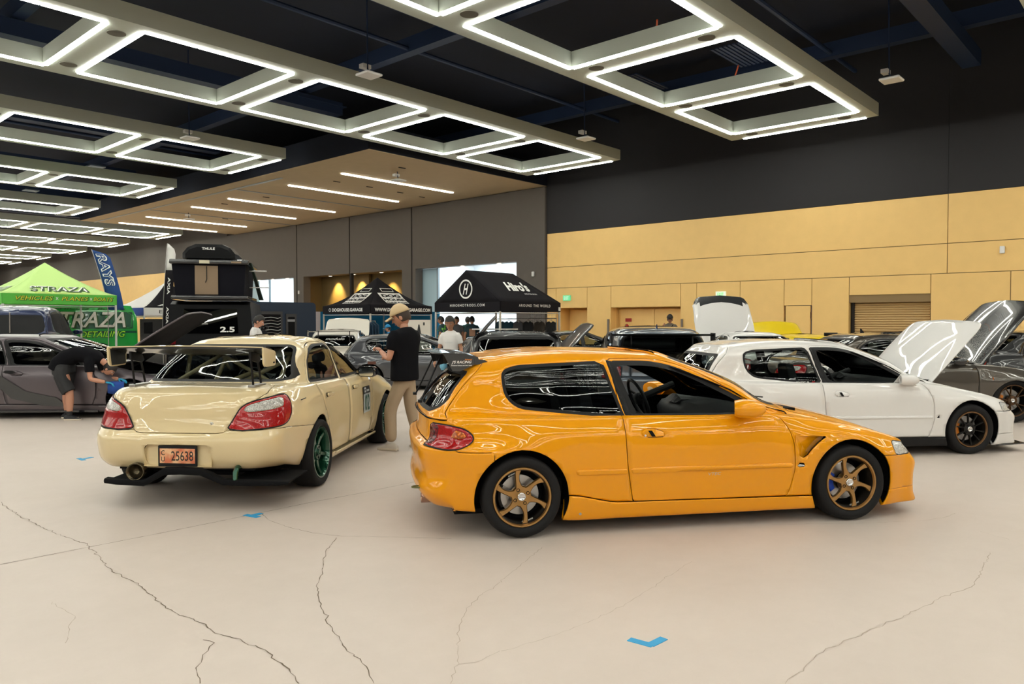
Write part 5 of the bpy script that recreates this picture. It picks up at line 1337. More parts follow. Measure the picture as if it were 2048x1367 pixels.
# ================================================================== the other cars
def ground_at(px, Z):
    p = at_depth(px, 643, Z); return Vector((p.x, p.y, 0))
def rim_of(col, name, metal=.7): return mat(name, col, 0.3, metal)
def background_car(kind, label, px, Z, yaw, paint_m, sc=(1, 1, 1), anchor=(.6, 0), hood=None, hood_len=1.0, hood_m=None, glass='tint', wheels=None, style='multi', lip=None, res=(3, 3), cal=None, wheel_r=None, cabin=True, gtop=1.155, name=None, lamp_lights=True, mirrors=None):
    sx, sy, sz = sc
    lv = (wagon_levels() if name == 'wagon_car' else hatch_levels()) if kind == 'hatch' else sedan_levels()
    fts = hatch_features(open_window=False, glass=glass, vent=False, mould=False, gtop=gtop) if kind == 'hatch' else sedan_features(glass=glass)
    for f in fts:
        if f['name' if 'name' in f else 'hole'] == 'rear_glass': f['mat'] = glass
    if kind != 'hatch':
        fts = [f for f in fts if f.get('name') not in ('plate_recess',)]
        fts = [f for f in fts if not (f.get('hole') and f.get('name'))]
    A = ground_at(px, Z); a = math.radians(yaw); c, s_ = math.cos(a), math.sin(a)
    lx, ly = anchor[0] * sx, anchor[1] * sy
    loc = (A.x - (lx * c - ly * s_), A.y - (lx * s_ + ly * c), 0)
    root, parts, sh = build_car(name or ('hatchback_car' if kind == 'hatch' else 'sedan_car'), dict(levels=lv, features=fts, mats=paint_set(paint_m, clr=M_CLR), seam=.004), label, 'car', res=res, loc=loc, rz=a)
    for lst in parts.values():
        for o in lst:
            for v in o.data.vertices: v.co = (v.co.x * sx, v.co.y * sy, v.co.z * sz)
    wbx = 2.57 if kind == 'hatch' else 2.53; rz_ = (.285 if kind == 'hatch' else .315)
    hz = (.84 if kind == 'hatch' else .93) * sz
    if hood:
        for o in parts['hood']:
            if hood_m: o.data.materials[0] = hood_m
            for v in o.data.vertices: v.co.x = 2.15 * sx + (v.co.x - 2.15 * sx) * hood_len
            open_panel(o, 2.15 * sx, hz, hood); dark_underside(o)
            o['label'] = 'raised hood'
        MB().box((2.2 * sx, -.62, .35), (3.0 * sx, .62, .40)).build('engine_bay_floor', M_DARK, root)
        MB().box((2.35 * sx, -.35, .38), (2.75 * sx, .3, .62 * sz)).build('engine', MATS.get('engine_grey') or M_DARK, root, bevel=.02)
    R = wheel_r or rz_ * sz * 1.0
    for q in (-1, 1):
        for wx in (0, wbx):
            make_wheel(root, (wx * sx, q * .75 * sy, R), q, R, R * .72, .20, wheels or BLKW, style, m_lip=lip, m_cal=cal, seg=28, disc=(q < 0))
    for wx in (0, wbx): 
        for o in arch_liner(root, wx * sx, rz_ * sz, (.345 if kind == 'hatch' else .355) * sz, .5 * sy, .80 * sy): pass
    MB().box((-.45, -.6 * sy, .18), (3.0 * sx, .6 * sy, .2)).build('underbody', M_DARK, root)
    if cabin:
        for y in (.36, -.36): seat(root, .95 * sx, y)
        MB().add(*loft([[((1.72 + .4) * sx, y, .78 * sz), ((1.72 - .1) * sx, y, .80 * sz), ((1.72 - .1) * sx, y, .5 * sz)] for y in (-.66, .66)])).build('dashboard', M_DASH, root)
    for y in (-1, 1): door_mirror(root, 1.74 * sx, y * .79 * sy, (.87 if kind == 'hatch' else .955) * sz, mirrors or paint_m, y)
    return root, parts
def dark_underside(o):
    o.data.materials.append(M_DARK)
    for m_ in o.modifiers:
        if m_.type == 'SOLIDIFY': m_.material_offset = 1; m_.material_offset_rim = 0; m_.thickness = .03
def simple_wing(root, x, z, w, ch=.22, m=None, end=True, foot=None, drop=.12):
    m = m or M_GLOSSBLK
    MB().add(*loft([[(x + ch / 2, y, z - .01), (x, y, z + .008), (x - ch / 2, y, z + .02), (x - ch / 2, y, z + .012), (x, y, z - .012)] for y in (-w, -w / 2, 0, w / 2, w)])).build('rear_wing', m, root, auto=40)
    for q in (-1, 1):
        if end: MB().box((x - ch / 2, q * w - .01, z - drop), (x + ch / 2, q * w + .01, z + .03)).build('wing_endplate', m, root)
        if foot is not None: MB().tube([(x, q * w * .6, z), (foot[0], q * w * .6, foot[1])], .012, 6).build('wing_upright', M_BLACK, root)
GREYM = mat('gunmetal_paint', (0.060, 0.062, 0.070), 0.3, 0.6, coat=1)
PURP = mat('purple_grey_satin_paint', (0.115, 0.095, 0.105), 0.35, 0.6, coat=0.35, coatr=.2)
BLUEP = mat('deep_blue_paint', (0.003, 0.014, 0.07), 0.3, 0.3, coat=.6)
BLKP = mat('black_car_paint', (0.005, 0.005, 0.006), 0.3, 0.0, coat=.7)
SLATE = mat('slate_blue_paint', (0.075, 0.095, 0.12), 0.3, 0.6, coat=1)
YELP = mat('bright_yellow_paint', (0.85, 0.62, 0.005), 0.35, coat=1)
OLIV = mat('olive_grey_paint', (0.085, 0.075, 0.055), 0.3, 0.5, coat=1)
BRNG = mat('brown_grey_metallic', (0.085, 0.072, 0.058), 0.3, 0.6, coat=1)
WARMW = mat('warm_white_paint', (0.72, 0.68, 0.60), 0.35, coat=1)
# purple-grey coupe at the left, hood up
pc, pp = background_car('hatch', 'purple-grey low coupe with raised hood, black-clad man bending at its door', 186, 11.9, -45, PURP, sc=(1.08, 1.06, 1.0), anchor=(2.06, -.83), hood=43, hood_len=1.4, glass='tint', res=(4, 4), wheels=BLKW, name='coupe_car', mirrors=M_GLOSSBLK)
for q in (-1,):
    Y = -.915
    MB().add([(.60, Y, .80), (.82, Y, .68), (1.2, Y, .43), (1.67, Y, .33), (1.83, Y, .19), (1.45, Y, .21), (.98, Y, .32), (.82, Y, .48), (.6, Y, .60)], [tuple(range(9))]).build('side_blade', CARBON, pc)
    MB().add(*loft([[(.96 + x, Y - .004 * s, .735 + z) for x, z in ((-.1, 0), (-.05, .025), (.05, .022), (.1, 0), (.05, -.022), (-.05, -.022))] for s in (0, 4)])).build('door_handle_recess', M_BLACK, pc)
MB().box((.30, -.925, .10), (2.3, -.80, .13)).build('side_splitter', M_GLOSSBLK, pc)
text('roof_decal', 'G', M_PRINTW, pc, (1.52, -.62, 1.16), (1, .0, -.25), (0, .35, 1), .1, height=.07, width=.07, bold=.02)
# dark blue vehicle behind it
bs, bp = background_car('hatch', 'dark blue tall car with thin aerial, behind the purple-grey coupe at far left', 25, 17.0, 62, BLUEP, sc=(1.0, 1.04, 1.44), anchor=(-.6, 0), glass='trim', name='suv_car')
MB().tube([(-.62, .05, 1.20), (-.72, .02, 1.72)], .012, 6).build('aerial', M_STEEL, bs)
# gunmetal coupe in the middle
gc, gp = background_car('hatch', 'gunmetal fastback coupe standing side-on behind the man in the tan cap', 800, 17.6, -47, GREYM, sc=(.97, 1.0, .95), anchor=(.6, 0), hood=62, hood_len=1.15, glass='mid', res=(4, 4), wheels=BLKW, name='coupe_car')
for o in gp['tail_light'] + gp['amber_lens']: o.data.materials[0] = GREYM
MB().box((-.02, -.862, .58), (.16, -.842, .64)).build('side_marker', mat('dull_amber', (0.10, 0.03, 0.015), 0.4), gc)
# white car with domed open hood, seen from the rear
w2, w2p = background_car('hatch', 'small white coupe seen from the rear with its hood raised beyond the cream sedan', 668, 20.6, 48, WARMW, sc=(1.02, 1.02, .99), anchor=(-.5, 0), hood=52, hood_len=1.2, glass='tint', name='coupe_car', wheels=BLKW)
simple_wing(w2, -.52, 1.25, .70, m=M_GLOSSBLK, foot=(-.55, .95))
text('window_decal', 'modulo', M_PRINTW, w2, (-.69, -.05, 1.06), (0, -1, 0), (.45, 0, .9), .1, width=.5, height=.07, shear=.3)
# black wagon, rear view
bw, bwp = background_car('hatch', 'glossy black wagon seen from the rear just beyond the orange car roof', 1032, 10.7, 43, BLKP, sc=(1.12, .99, 1.05), anchor=(-.1, 0), glass='tint', gtop=1.245, res=(4, 4), name='wagon_car')
for o in bwp.get('tail_light', []) + bwp.get('amber_lens', []): o.data.materials[0] = M_DKRED
x1, x1p = background_car('hatch', 'black car with curved raised hood beside the black wagon, facing the tan wall', 1112, 15.9, -40, BLKP, sc=(.76, .94, .95), anchor=(2.15, 0), hood=60, hood_len=1.25, glass='tint', name='coupe_car')
# black coupe with raised hood to the left
bc, bcp = background_car('sedan', 'black saloon with see-through windows in front of the tan doors, beyond the curved black hood', 1140, 20.6, -46, BLKP, sc=(1.0, 1.0, .93), anchor=(.8, 0), glass='glass', name='sedan_car')
# slate SUV with black wing
ss, ssp = background_car('hatch', 'slate blue hatch with wide black wing, seen from the rear beyond the orange roof', 1312, 11.6, 40, SLATE, sc=(1.06, 1.06, 1.10), anchor=(.1, 0), glass='mid', gtop=1.19, res=(4, 4), name='hatchback_car')
simple_wing(ss, -.45, 1.325, .74, ch=.24, m=M_BLACK, foot=(-.5, 1.0))
MB().add(*loft([[(.05, 0, 1.41), (.0, 0, 1.48), (-.02, 0, 1.48), (-.06, 0, 1.41)], [(.05, .02, 1.41), (.0, .01, 1.48), (-.02, .01, 1.48), (-.06, .02, 1.41)]])).build('roof_fin', BLUEP, ss)
# white sedan with black-tipped hood
ws, wsp = background_car('sedan', 'white saloon with open hood tipped in black, beside the tan wall doors', 1518, 14.9, 45, WHITE, sc=(.95, .96, .955), anchor=(.3, 0), hood=70, hood_len=1.45, glass='glass', res=(4, 4))
for o in wsp['hood']:
    # black carbon front third of the hood
    o.data.materials[1] = CARBON
    for m_ in o.modifiers: m_.material_offset = 0
    zs = [v.co.z for v in o.data.vertices]; zt = max(zs)
    for p in o.data.polygons:
        if p.center.z > zt - .20: p.material_index = 1
# yellow car with domed hood
yc, ycp = background_car('hatch', 'bright yellow sports car with clamshell hood raised near the tan wall', 1566, 21.0, 42, YELP, sc=(.95, 1.04, .92), anchor=(2.3, 0), hood=48, hood_len=1.3, glass='tint', name='coupe_car')
# olive grey SUV
oc, ocp = background_car('hatch', 'olive-grey estate car with roof spoiler, behind the white hatchback roof', 1775, 16.9, -42, OLIV, sc=(1.0, 1.0, .985), anchor=(.55, 0), glass='mid', res=(4, 4), name='estate_car')
simple_wing(oc, -.45, 1.24, .60, ch=.32, m=CARBON, end=True, drop=.05)
MB().box((.2, -.45, 1.265), (.9, -.40, 1.30)).build('roof_rail', M_BLACK, oc, bevel=.01)
MB().add(*loft([[(.02, 0, 1.26), (-.07, 0, 1.37), (-.09, 0, 1.37), (-.08, 0, 1.26)], [(.02, .02, 1.26), (-.07, .01, 1.37), (-.09, .01, 1.37), (-.08, .02, 1.26)]])).build('roof_fin', M_BLACK, oc)
# brown-grey car right, black hood up
br, brp = background_car('sedan', 'brown-grey sports saloon with black raised hood and bronze wheels at right edge', 2030, 11.35, -46, BRNG, sc=(1.03, 1.03, .97), anchor=(2.53, -.83), hood=56, hood_len=1.25, hood_m=mat('black_gloss_hood', (0.015, 0.013, 0.012), 0.25, coat=1), glass='mid', res=(4, 4), wheels=mat('bronze_wheel_dark', (0.13, 0.075, 0.04), 0.3, 0.8), style='twin', cal=ORCAL, wheel_r=.335, mirrors=M_GLOSSBLK)
MB().lathe([(0, 0), (.05, 0), (.045, .015), (0, .02)], 14, 'x', c=(2.25, -.86, .66)).build('repeater_lamp', M_AMBER, br)
# black car farther right
b3, b3p = background_car('sedan', 'black saloon with raised hood partly cut by the right edge', 2165, 14.7, -46, BLKP, sc=(1.0, 1.0, .98), anchor=(1.9, 0), hood=54, hood_len=1.15, glass='mid')
# ================================================================== tents, van, truck, trailer, banners
def on_v(px, py, v):
    d = ray_at(px, py); t = v / d.y
    return Vector((d.x * t, v, CAM_H + d.z * t))
M_LEG = mat('white_tent_leg', (0.62, 0.62, 0.60), 0.35, 0.3)
def canopy(name, u0, v0, w, d, eave, val, peak, cols, label, group='pop-up canopies', ridge=None, legs=True, power=1.3, valcols=None, leg_m=None):
    """square pop-up tent with its near corner at (u0, v0); cols = 4 materials for front(-v), left(-u), back(+v), right(+u)"""
    root = empty(name, (u0 + w / 2, v0 + d / 2, 0), label=label, cat='tent', group=group)
    hx, hy = w / 2, d / 2
    def surf(side, s, t):
        zz = eave + (peak - eave) * (t ** power if ridge is None else t)
        if ridge is None:
            if side == 0: return Vector((s, -hy * (1 - t), zz))
            if side == 2: return Vector((-s, hy * (1 - t), zz))
            if side == 1: return Vector((-hx * (1 - t), -s, zz))
            return Vector((hx * (1 - t), s, zz))
        r = ridge   # ridge along x from -hx to hx - r
        if side == 0: return Vector((s, -hy * (1 - t), zz))
        if side == 2: return Vector((-s, hy * (1 - t), zz))
        if side == 1: return Vector((-hx, -s, zz))
        return Vector((hx - r * t, s, zz))
    for side in range(4):
        N = 8; P = []
        for i in range(N + 1):
            t = i / N
            if ridge is None: lo, hi = -(hx if side % 2 == 0 else hy) * (1 - t), (hx if side % 2 == 0 else hy) * (1 - t)
            elif side % 2 == 0: lo, hi = -hx, hx - ridge * t
            else: lo, hi = -hy * (1 - t), hy * (1 - t)
            if ridge is not None and side == 2: lo, hi = -hi, -lo
            P.append([surf(side, lo + (hi - lo) * k / 8, t) for k in range(9)])
        o = MB().grid(P).build('canopy_panel', cols[side], root, smooth=True)
        so = o.modifiers.new('solid', 'SOLIDIFY'); so.thickness = .008
    vm = valcols or cols
    for side, (a, b) in enumerate((((-hx, -hy), (hx, -hy)), ((-hx, hy), (-hx, -hy)), ((hx, hy), (-hx, hy)), ((hx, -hy), (hx, hy)))):
        o = MB().grid([[(a[0] + (b[0] - a[0]) * k / 6, a[1] + (b[1] - a[1]) * k / 6, z) for k in range(7)] for z in (eave - val - (.0), eave)]).build('valance', vm[side], root)
        so = o.modifiers.new('solid', 'SOLIDIFY'); so.thickness = .008
    if legs:
        for x, y in ((-hx + .03, -hy + .03), (hx - .03, -hy + .03), (hx - .03, hy - .03), (-hx + .03, hy - .03)):
            MB().box((x - .025, y - .025, 0), (x + .025, y + .025, eave - .02)).build('leg', leg_m or M_LEG, root)
        for a, b in (((-hx, -hy), (hx, -hy)), ((-hx, hy), (-hx, -hy)), ((hx, hy), (-hx, hy)), ((hx, -hy), (hx, hy))):
            MB().tube([(a[0] * .98, a[1] * .98, eave - val - .04), (b[0] * .98, b[1] * .98, eave - val - .04)], .014, 6).build('truss_bar', leg_m or M_LEG, root)
    def panel_text(side, body, m, s0, t0, width, height, **k):
        off = {0: Vector((0, -.02, .012)), 1: Vector((-.02, 0, .012)), 2: Vector((0, .02, .012)), 3: Vector((.02, 0, .012))}[side]
        L = math.hypot(hy if side % 2 == 0 else hx, peak - eave)
        def wp(x, y, p): return surf(side, s0 + x, max(0, t0 + y / L)) + off
        return text('canopy_lettering', body, m, root, (0, 0, 0), (1, 0, 0), (0, 1, 0), .1, width=width, height=height, warp=wp, **k)
    def val_text(side, body, m, s0, z0, width, height, **k):
        if side == 0: O, Rr = (s0, -hy - .012, z0), (1, 0, 0)
        else: O, Rr = (-hx - .012, -s0, z0), (0, -1, 0)
        return text('valance_lettering', body, m, root, O, Rr, (0, 0, 1), .1, width=width, height=height, **k)
    return root, panel_text, val_text, surf
M_LIME = mat('lime_canopy', (0.52, 0.76, 0.26), 0.8); M_LIME2 = mat('lime_valance', (0.10, 0.48, 0.06), 0.8)
M_GRNK = mat('dark_green_print', (0.02, 0.07, 0.01), 0.6); M_YELT = mat('yellow_print', (0.62, 0.62, 0.02), 0.6)
ct, pt_, vt_, sf_ = canopy('pop_up_tent', 6.18, 24.80, 3.05, 3.05, 2.33, .30, 3.34, [M_LIME] * 4, 'lime green pop-up tent lettered STRAZA at the left edge', valcols=[M_LIME2] * 4)
for side in (0, 1):
    pt_(side, 'STRAZA', M_GRNK, .03 if side == 0 else 0, .215, 1.58, .36, shear=.25, bold=.03)
    pt_(side, 'STRAZA', M_PRINTW, .0 if side == 0 else -.03, .23, 1.55, .34, shear=.25, bold=.015)
    pt_(side, 'MOBILE DETAILING', M_YELT, .05, .055, 1.5, .055, shear=.2, bold=.02)
for body, s0, w_ in (('VEHICLES', -.72, .95), ('PLANES', .34, .72), ('BOATS', 1.12, .55)):
    vt_(0, body, M_GRNK, s0 + .01, 2.195, w_ + .03, .135, shear=.25, bold=.04)
    o = vt_(0, body, M_YELT, s0, 2.20, w_, .115, shear=.25, bold=.0); o.location.y -= .004
for s0 in (-.14, .78): vt_(0, 'x', M_PRINTW, s0, 2.20, .07, .07)
# black peaked tent
M_BKC = mat('black_canopy_cloth', (0.014, 0.013, 0.016), 0.9, spec=.1)
ct, pt_, vt_, sf_ = canopy('pop_up_tent', 17.28, 22.65, 3.05, 3.05, 2.13, .31, 3.28, [M_BKC] * 4, 'black peaked pop-up tent lettered DOGHOUSE GARAGE with white block graphics', power=1.45)
vt_(0, 'WWW.DOGHOUSE-GARAGE.COM', M_PRINTW, .05, 1.975, 2.75, .135, bold=.035)
vt_(1, 'DOGHOUSE.GARAGE', M_PRINTW, .10, 1.975, 1.95, .13, bold=.035)
o = MB().add(*loft([[(-1.54, 1.02 + .07 * math.cos(t), 1.975 + .07 * math.sin(t)) for t in np.linspace(0, 2 * math.pi, 16, endpoint=False)], [(-1.54, 1.02 + .05 * math.cos(t), 1.975 + .05 * math.sin(t)) for t in np.linspace(0, 2 * math.pi, 16, endpoint=False)]], caps=False)).build('valance_emblem', M_PRINTW, ct)
for side in (0, 1):
    sg = 1
    # block graphic: bar near the peak, a round face and three lines of slanted words
    def patch(s0, s1, t0, t1, m, off=.016):
        dv = Vector((0, -off, off)) if side == 0 else Vector((-off, 0, off))
        return MB().grid([[sf_(side, s, t) + dv for s in np.linspace(s0, s1, 5)] for t in np.linspace(t0, t1, 4)]).build('canopy_graphic', m, ct)
    f = 1 if side == 0 else -1
    patch(f * .02 - .30, f * .02 + .30, .60, .70, M_PRINTW); patch(f * .02 - .27, f * .02 + .27, .615, .685, M_BKC, .020)
    patch(-.55, .55, .16, .56, M_PRINTW)
    pt_(side, 'DOG', M_BKC, 0, .46, .9, .20, bold=.05); pt_(side, 'HOUSE', M_BKC, 0, .32, 1.02, .17, bold=.04); pt_(side, 'GARAGE', M_BKC, 0, .20, 1.04, .12, bold=.03)
    pass
for c in ct.children:
    if c.name.startswith('canopy_lettering'): c.location = (-.006, -.006, .01)
# black ridged tent
ct, pt_, vt_, sf_ = canopy('pop_up_tent', 16.84, 15.68, 2.95, 2.95, 2.14, .30, 3.15, [M_BKC] * 4, "black ridged tent lettered Hiro's with shirts hanging inside, before the bright lobby", ridge=.75)
hm = .38
MB().add(*loft([[(-1.49, -.0 + r_ * math.cos(t), 2.55 + r_ * 1.02 * math.sin(t)) for t in np.linspace(0, 2 * math.pi, 28, endpoint=False)] for r_ in (.30, .25)], caps=False)).build('emblem_ring', M_PRINTW, ct)
text('emblem_letter', 'H', M_PRINTW, ct, (-1.49, 0, 2.55), (0, -1, 0), (0, 0, 1), .1, width=.26, height=.34, shear=.45, bold=.02)
vt_(1, 'HIROSHOTRODS.COM', M_PRINTW, .05, 2.04, 1.55, .085, spacing=1.3, bold=.01)
vt_(0, 'AROUND THE WORLD', M_PRINTW, .15, 2.03, 1.55, .085, spacing=1.3, bold=.01)
pt_(0, "Hiro's", M_PRINTW, .05, .50, 1.15, .55, shear=.5, bold=.045)
pt_(0, 'HOTRODS', M_PRINTW, .38, .26, .60, .07, spacing=1.2, bold=.02)
MB().box((1.35, -1.50, 1.88), (1.44, -1.482, 2.0)).build('valance_tag', M_PRINTW, ct)
# --- hanging shirts, rail, grid wall
def shirt(root_loc, rz, m, label, group, w=.24, h=.60, sl=True, gm=None):
    t = empty('hanging_shirt', root_loc, rz, label=label, cat='shirt', group=group)
    o_ = [(-.09, 0), (-.20, -.04), (-w * .5 - .12, -.28), (-w * .5 - .02, -.36), (-w * .42, -.24), (-w * .42, -h), (w * .42, -h), (w * .42, -.24), (w * .5 + .02, -.36), (w * .5 + .12, -.28), (.20, -.04), (.09, 0), (0, -.05)]
    MB().prism(o_, 'x', -.04, .04).build('garment', m, t, bevel=.015)
    MB().tube([(0, -.20, -.05), (0, 0, .05), (0, .20, -.05)], .008, 6).build('hanger', M_STEEL, t)
    MB().tube([(0, 0, .05), (0, 0, .09), (0, .02, .11), (0, .03, .09)], .005, 6).build('hanger_hook', M_STEEL, t)
    return t
shirts = [(15.95, (0.02, 0.02, 0.02), 'black shirt hanging near the right leg of the ridged tent'), (16.45, (0.05, 0.04, 0.03), 'dark brown shirt hanging, second from right in ridged tent'),
          (16.95, (0.02, 0.02, 0.022), 'black printed shirt hanging in the middle of the ridged tent'), (17.4, (0.12, 0.12, 0.13), 'grey long-sleeved shirt hanging in the ridged tent'),
          (17.85, (0.01, 0.06, 0.09), 'teal-black shirt hanging against the bright lobby'), (18.25, (0.01, 0.04, 0.06), 'leftmost dark shirt hanging against the bright lobby')]
rail = empty('garment_rail', (19.62, 17.1, 0), label='steel garment rail and wire grid wall inside the ridged black tent', cat='rail')
MB().tube([(0, -1.4, 1.62), (0, 1.4, 1.62)], .015, 8).build('hang_bar', M_STEEL, rail)
for y in (-1.38, 1.38): MB().tube([(0, y, 0), (0, y, 1.62)], .018, 8).build('post', M_STEEL, rail)
gw = MB()
for k in range(13): gw.tube([(.1, -1.3 + k * .1, .6), (.1, -1.3 + k * .1, 1.85)], .004, 4)
for k in range(12): gw.tube([(.1, -1.3, .65 + k * .1), (.1, -.1, .65 + k * .1)], .004, 4)
g_ = gw.build('wire_grid', M_STEEL, rail); g_['kind'] = 'stuff'
for v, c, lb in shirts: shirt((19.62, v, 1.53), 0, mat('shirt_%d' % int(v * 100), c, .9), lb, 'shirts hung in the ridged tent')
for k, v in enumerate((16.0, 16.55, 17.1, 17.6)):
    p = empty('folded_display', (19.45, v, 0), label=['rightmost dark shirt rack panel low in ridged tent', 'second dark rack panel from the right in ridged tent', 'third dark rack panel from the right in ridged tent', 'leftmost dark rack panel low in ridged tent'][k], cat='rack', group='dark rack panels in the ridged tent')
    MB().box((-.02, -.24, 0), (.02, .24, .86)).build('panel', M_BKC, p); MB().box((-.2, -.22, .84), (.1, .22, .88)).build('shelf', M_DARK, p)
for k, (px, lb) in enumerate(((968, 'white folding table left of the lit shirts in the ridged tent'), (1012, 'white folding table right of its twin in the ridged tent'))):
    g = ground_at(px, 24.6); t = empty('folding_table', g, math.radians(0), label=lb, cat='table', group='white folding tables')
    MB().box((-.30, -.25, 1.26), (.30, .25, 1.30)).build('table_top', M_WHITE, t); MB().box((-.06, -.05, 0), (.06, .05, 1.26)).build('leg', M_WHITE, t)
# --- blue booth backdrop behind the black peaked tent
M_BLU = mat('bright_blue_backdrop', (0.005, 0.20, 0.42), 0.7)
bd = empty('backdrop', (0, 0, 0), label='bright blue fabric backdrop panels behind the black peaked tent', cat='backdrop')
MB().box((16.3, 25.95, 0), (20.6, 26.0, 1.92)).build('panel', M_BLU, bd); MB().box((20.55, 22.5, 0), (20.6, 25.95, 1.92)).build('panel', M_BLU, bd)
MB().box((16.6, 25.9, 0), (17.3, 25.94, 1.92)).build('white_strip', mat('pale_pink_panel', (0.5, 0.44, 0.45), 0.6), bd)
def rack(px, Z, label, m=None, yaw=0.0, n=7):
    g = ground_at(px, Z); r_ = empty('clothes_rack', g, yaw, label=label, cat='clothes rack')
    MB().tube([(-.6, 0, 0), (-.6, 0, 1.55), (.6, 0, 1.55), (.6, 0, 0)], .016, 6).build('frame', M_STEEL, r_)
    for k in range(n):
        MB().prism([(-.25, 1.40), (-.10, 1.50), (.10, 1.50), (.25, 1.40), (.27, .75), (-.27, .75)], 'x', -.5 + k * .16, -.5 + k * .16 + .07).build('hanging_garment', m, r_, bevel=.015)
    return r_
rack(728, 26.8, 'rack of dark navy jackets under the black peaked tent', mat('navy_jacket', (0.008, 0.03, 0.06), .9), yaw=.2)
sg = empty('sign_board', ground_at(838, 25.0), math.radians(-48), label='white sign board with a dark bottle shape right of the cap man', cat='sign')
MB().box((-.42, -.02, .3), (.38, .02, 1.58)).build('board', mat('warm_white_board', (0.7, 0.64, 0.56), .5), sg)
MB().prism([(-.06, 1.18), (-.02, 1.42), (.0, 1.44), (.02, 1.42), (.06, 1.18), (.07, .98), (-.07, .98)], 'y', -.03, -.021).build('bottle_print', M_PRINTK, sg)
MB().box((.14, -.03, 1.40), (.19, -.021, 1.50)).build('logo_print', M_PRINTK, sg)
for x in (-.4, .36): MB().box((x - .02, -.02, 0), (x + .02, .02, .3)).build('foot', M_STEEL, sg)

# --- green wrapped van
M_VAN = mat('green_van_wrap', (0.004, 0.30, 0.035), 0.35, coat=.7, noise=.5, nscale=1.2); M_VAND = mat('dark_green_wrap', (0.004, 0.075, 0.035), 0.3, coat=.8, noise=.4, nscale=1.5)
vn = empty('van', (0, 0, 0), label='green wrapped van lettered STRAZA DETAILING under the lime tent', cat='van')
V0_ = 28.03; VU1 = on_v(275, 650, V0_).x; VU0 = VU1 - 5.2
def vprof(z): return 0.0 + max(0, z - 1.2) * .10
rr_ = []
for u, top, dz in ((VU0, 1.2, .0), (VU0 + .7, 1.25, 0), (VU0 + 1.3, 2.0, 0), (VU0 + 1.7, 2.10, 0), (VU0 + 4.6, 2.12, 0), (VU1 - .12, 2.08, 0), (VU1, 1.85, .0)):
    ring = []
    for f_, z in ((0.04, .32), (0, .5), (0, 1.0), (.03, 1.5), (.10, top - .12), (.25, top)):
        z = min(z, top); ring.append((u, V0_ + f_, z))
    for f_, z in ((.25, top), (.10, top - .12), (.03, 1.5), (0, 1.0), (0, .5), (.04, .32)):
        z = min(z, top); ring.append((u, V0_ + 1.95 - f_, z))
    rr_.append(ring)
MB().add(*loft(rr_)).build('body', M_VAN, vn, auto=35)
for a, b in ((VU0 + 1.9, VU0 + 3.0), (VU0 + 3.1, VU0 + 4.15), (VU0 + 4.25, VU1 - .15)):
    MB().add([(a, V0_ + .008, 1.28), (b, V0_ + .008, 1.28), (b, V0_ + .05, 1.86), (a, V0_ + .05, 1.86)], [(0, 1, 2, 3)]).build('side_window', M_VAND, vn)
MB().prism([(VU0 + 1.5, 1.12), (VU1 - .03, 1.12), (VU1 - .03, 1.2), (VU0 + 1.5, 1.2)], 'y', V0_ - .006, V0_).build('wrap_band', M_VAND, vn)
MB().tube([(VU1 - .38, V0_ + .0, 1.30), (VU1 - .22, V0_ + .0, 1.34), (VU1 - .18, V0_ + .03, 1.75), (VU1 - .34, V0_ + .04, 1.86)], .012, 6).build('window_seal', M_VAN, vn)
pS = on_v(178, 640, V0_ - .02); pS2 = on_v(251, 640, V0_ - .02); pS1 = on_v(92, 640, V0_ - .02)
M_CRM = mat('distressed_cream_print', (0.62, 0.60, 0.54), .6, noise=.35, nscale=9)
text('side_lettering', 'STRAZA', M_GRNK, vn, ((pS1.x + pS2.x) / 2 + .04, V0_ - .02, 1.57), (1, 0, 0), (0, 0, 1), .1, width=pS2.x - pS1.x, height=.56, shear=.3, bold=.03)
text('side_lettering', 'STRAZA', M_CRM, vn, ((pS1.x + pS2.x) / 2, V0_ - .03, 1.59), (1, 0, 0), (0, 0, 1), .1, width=pS2.x - pS1.x, height=.54, shear=.3, bold=.015)
pD1, pD2 = on_v(159, 668, V0_).x, on_v(250, 668, V0_).x
text('side_lettering', 'DETAILING', M_GRNK, vn, ((pD1 + pD2) / 2, V0_ - .02, 1.085), (1, 0, 0), (0, 0, 1), .1, width=pD2 - pD1 + .05, height=.23, shear=.3, bold=.035)
text('side_lettering', 'DETAILING', mat('acid_green_print', (0.30, 0.75, 0.02), .6), vn, ((pD1 + pD2) / 2, V0_ - .028, 1.09), (1, 0, 0), (0, 0, 1), .1, width=pD2 - pD1, height=.20, shear=.3)
text('side_lettering', 'VEHICLES - BOATS', M_GRNK, vn, ((pD1 + pD2) / 2 - .4, V0_ + .06, 1.97), (1, 0, 0), (0, 0, 1), .1, width=2.4, height=.08, shear=.3, bold=.02)
for u in (VU0 + 1.0, VU1 - 1.25):
    make_wheel(vn, (u, V0_ + .12, .36), -1, .36, .23, .22, M_STEEL, 'five', seg=24, disc=False)
    make_wheel(vn, (u, V0_ + 1.83, .36), 1, .36, .23, .22, M_STEEL, 'five', seg=24, disc=False)
    MB().add([(u + .43 * math.cos(t), V0_ - .004, .36 + .43 * math.sin(t)) for t in np.linspace(0, math.pi, 20)], [tuple(range(20))]).build('wheel_arch', M_DARK, vn)
sk = (MB().ell((0, 0, 0), (.07, .06, .08)).ell((0, 0, -.08), (.045, .045, .05)).build('yellow_ornament', mat('ornament_yellow', (0.8, 0.6, 0.01), .4), vn, smooth=True))
sk.parent = vn; sk.location = on_v(208, 694, V0_ - .10); MB().tube([tuple(sk.location), (sk.location.x, V0_ + .05, sk.location.z - .1)], .02, 6).build('ornament_rod', M_DARK, vn)

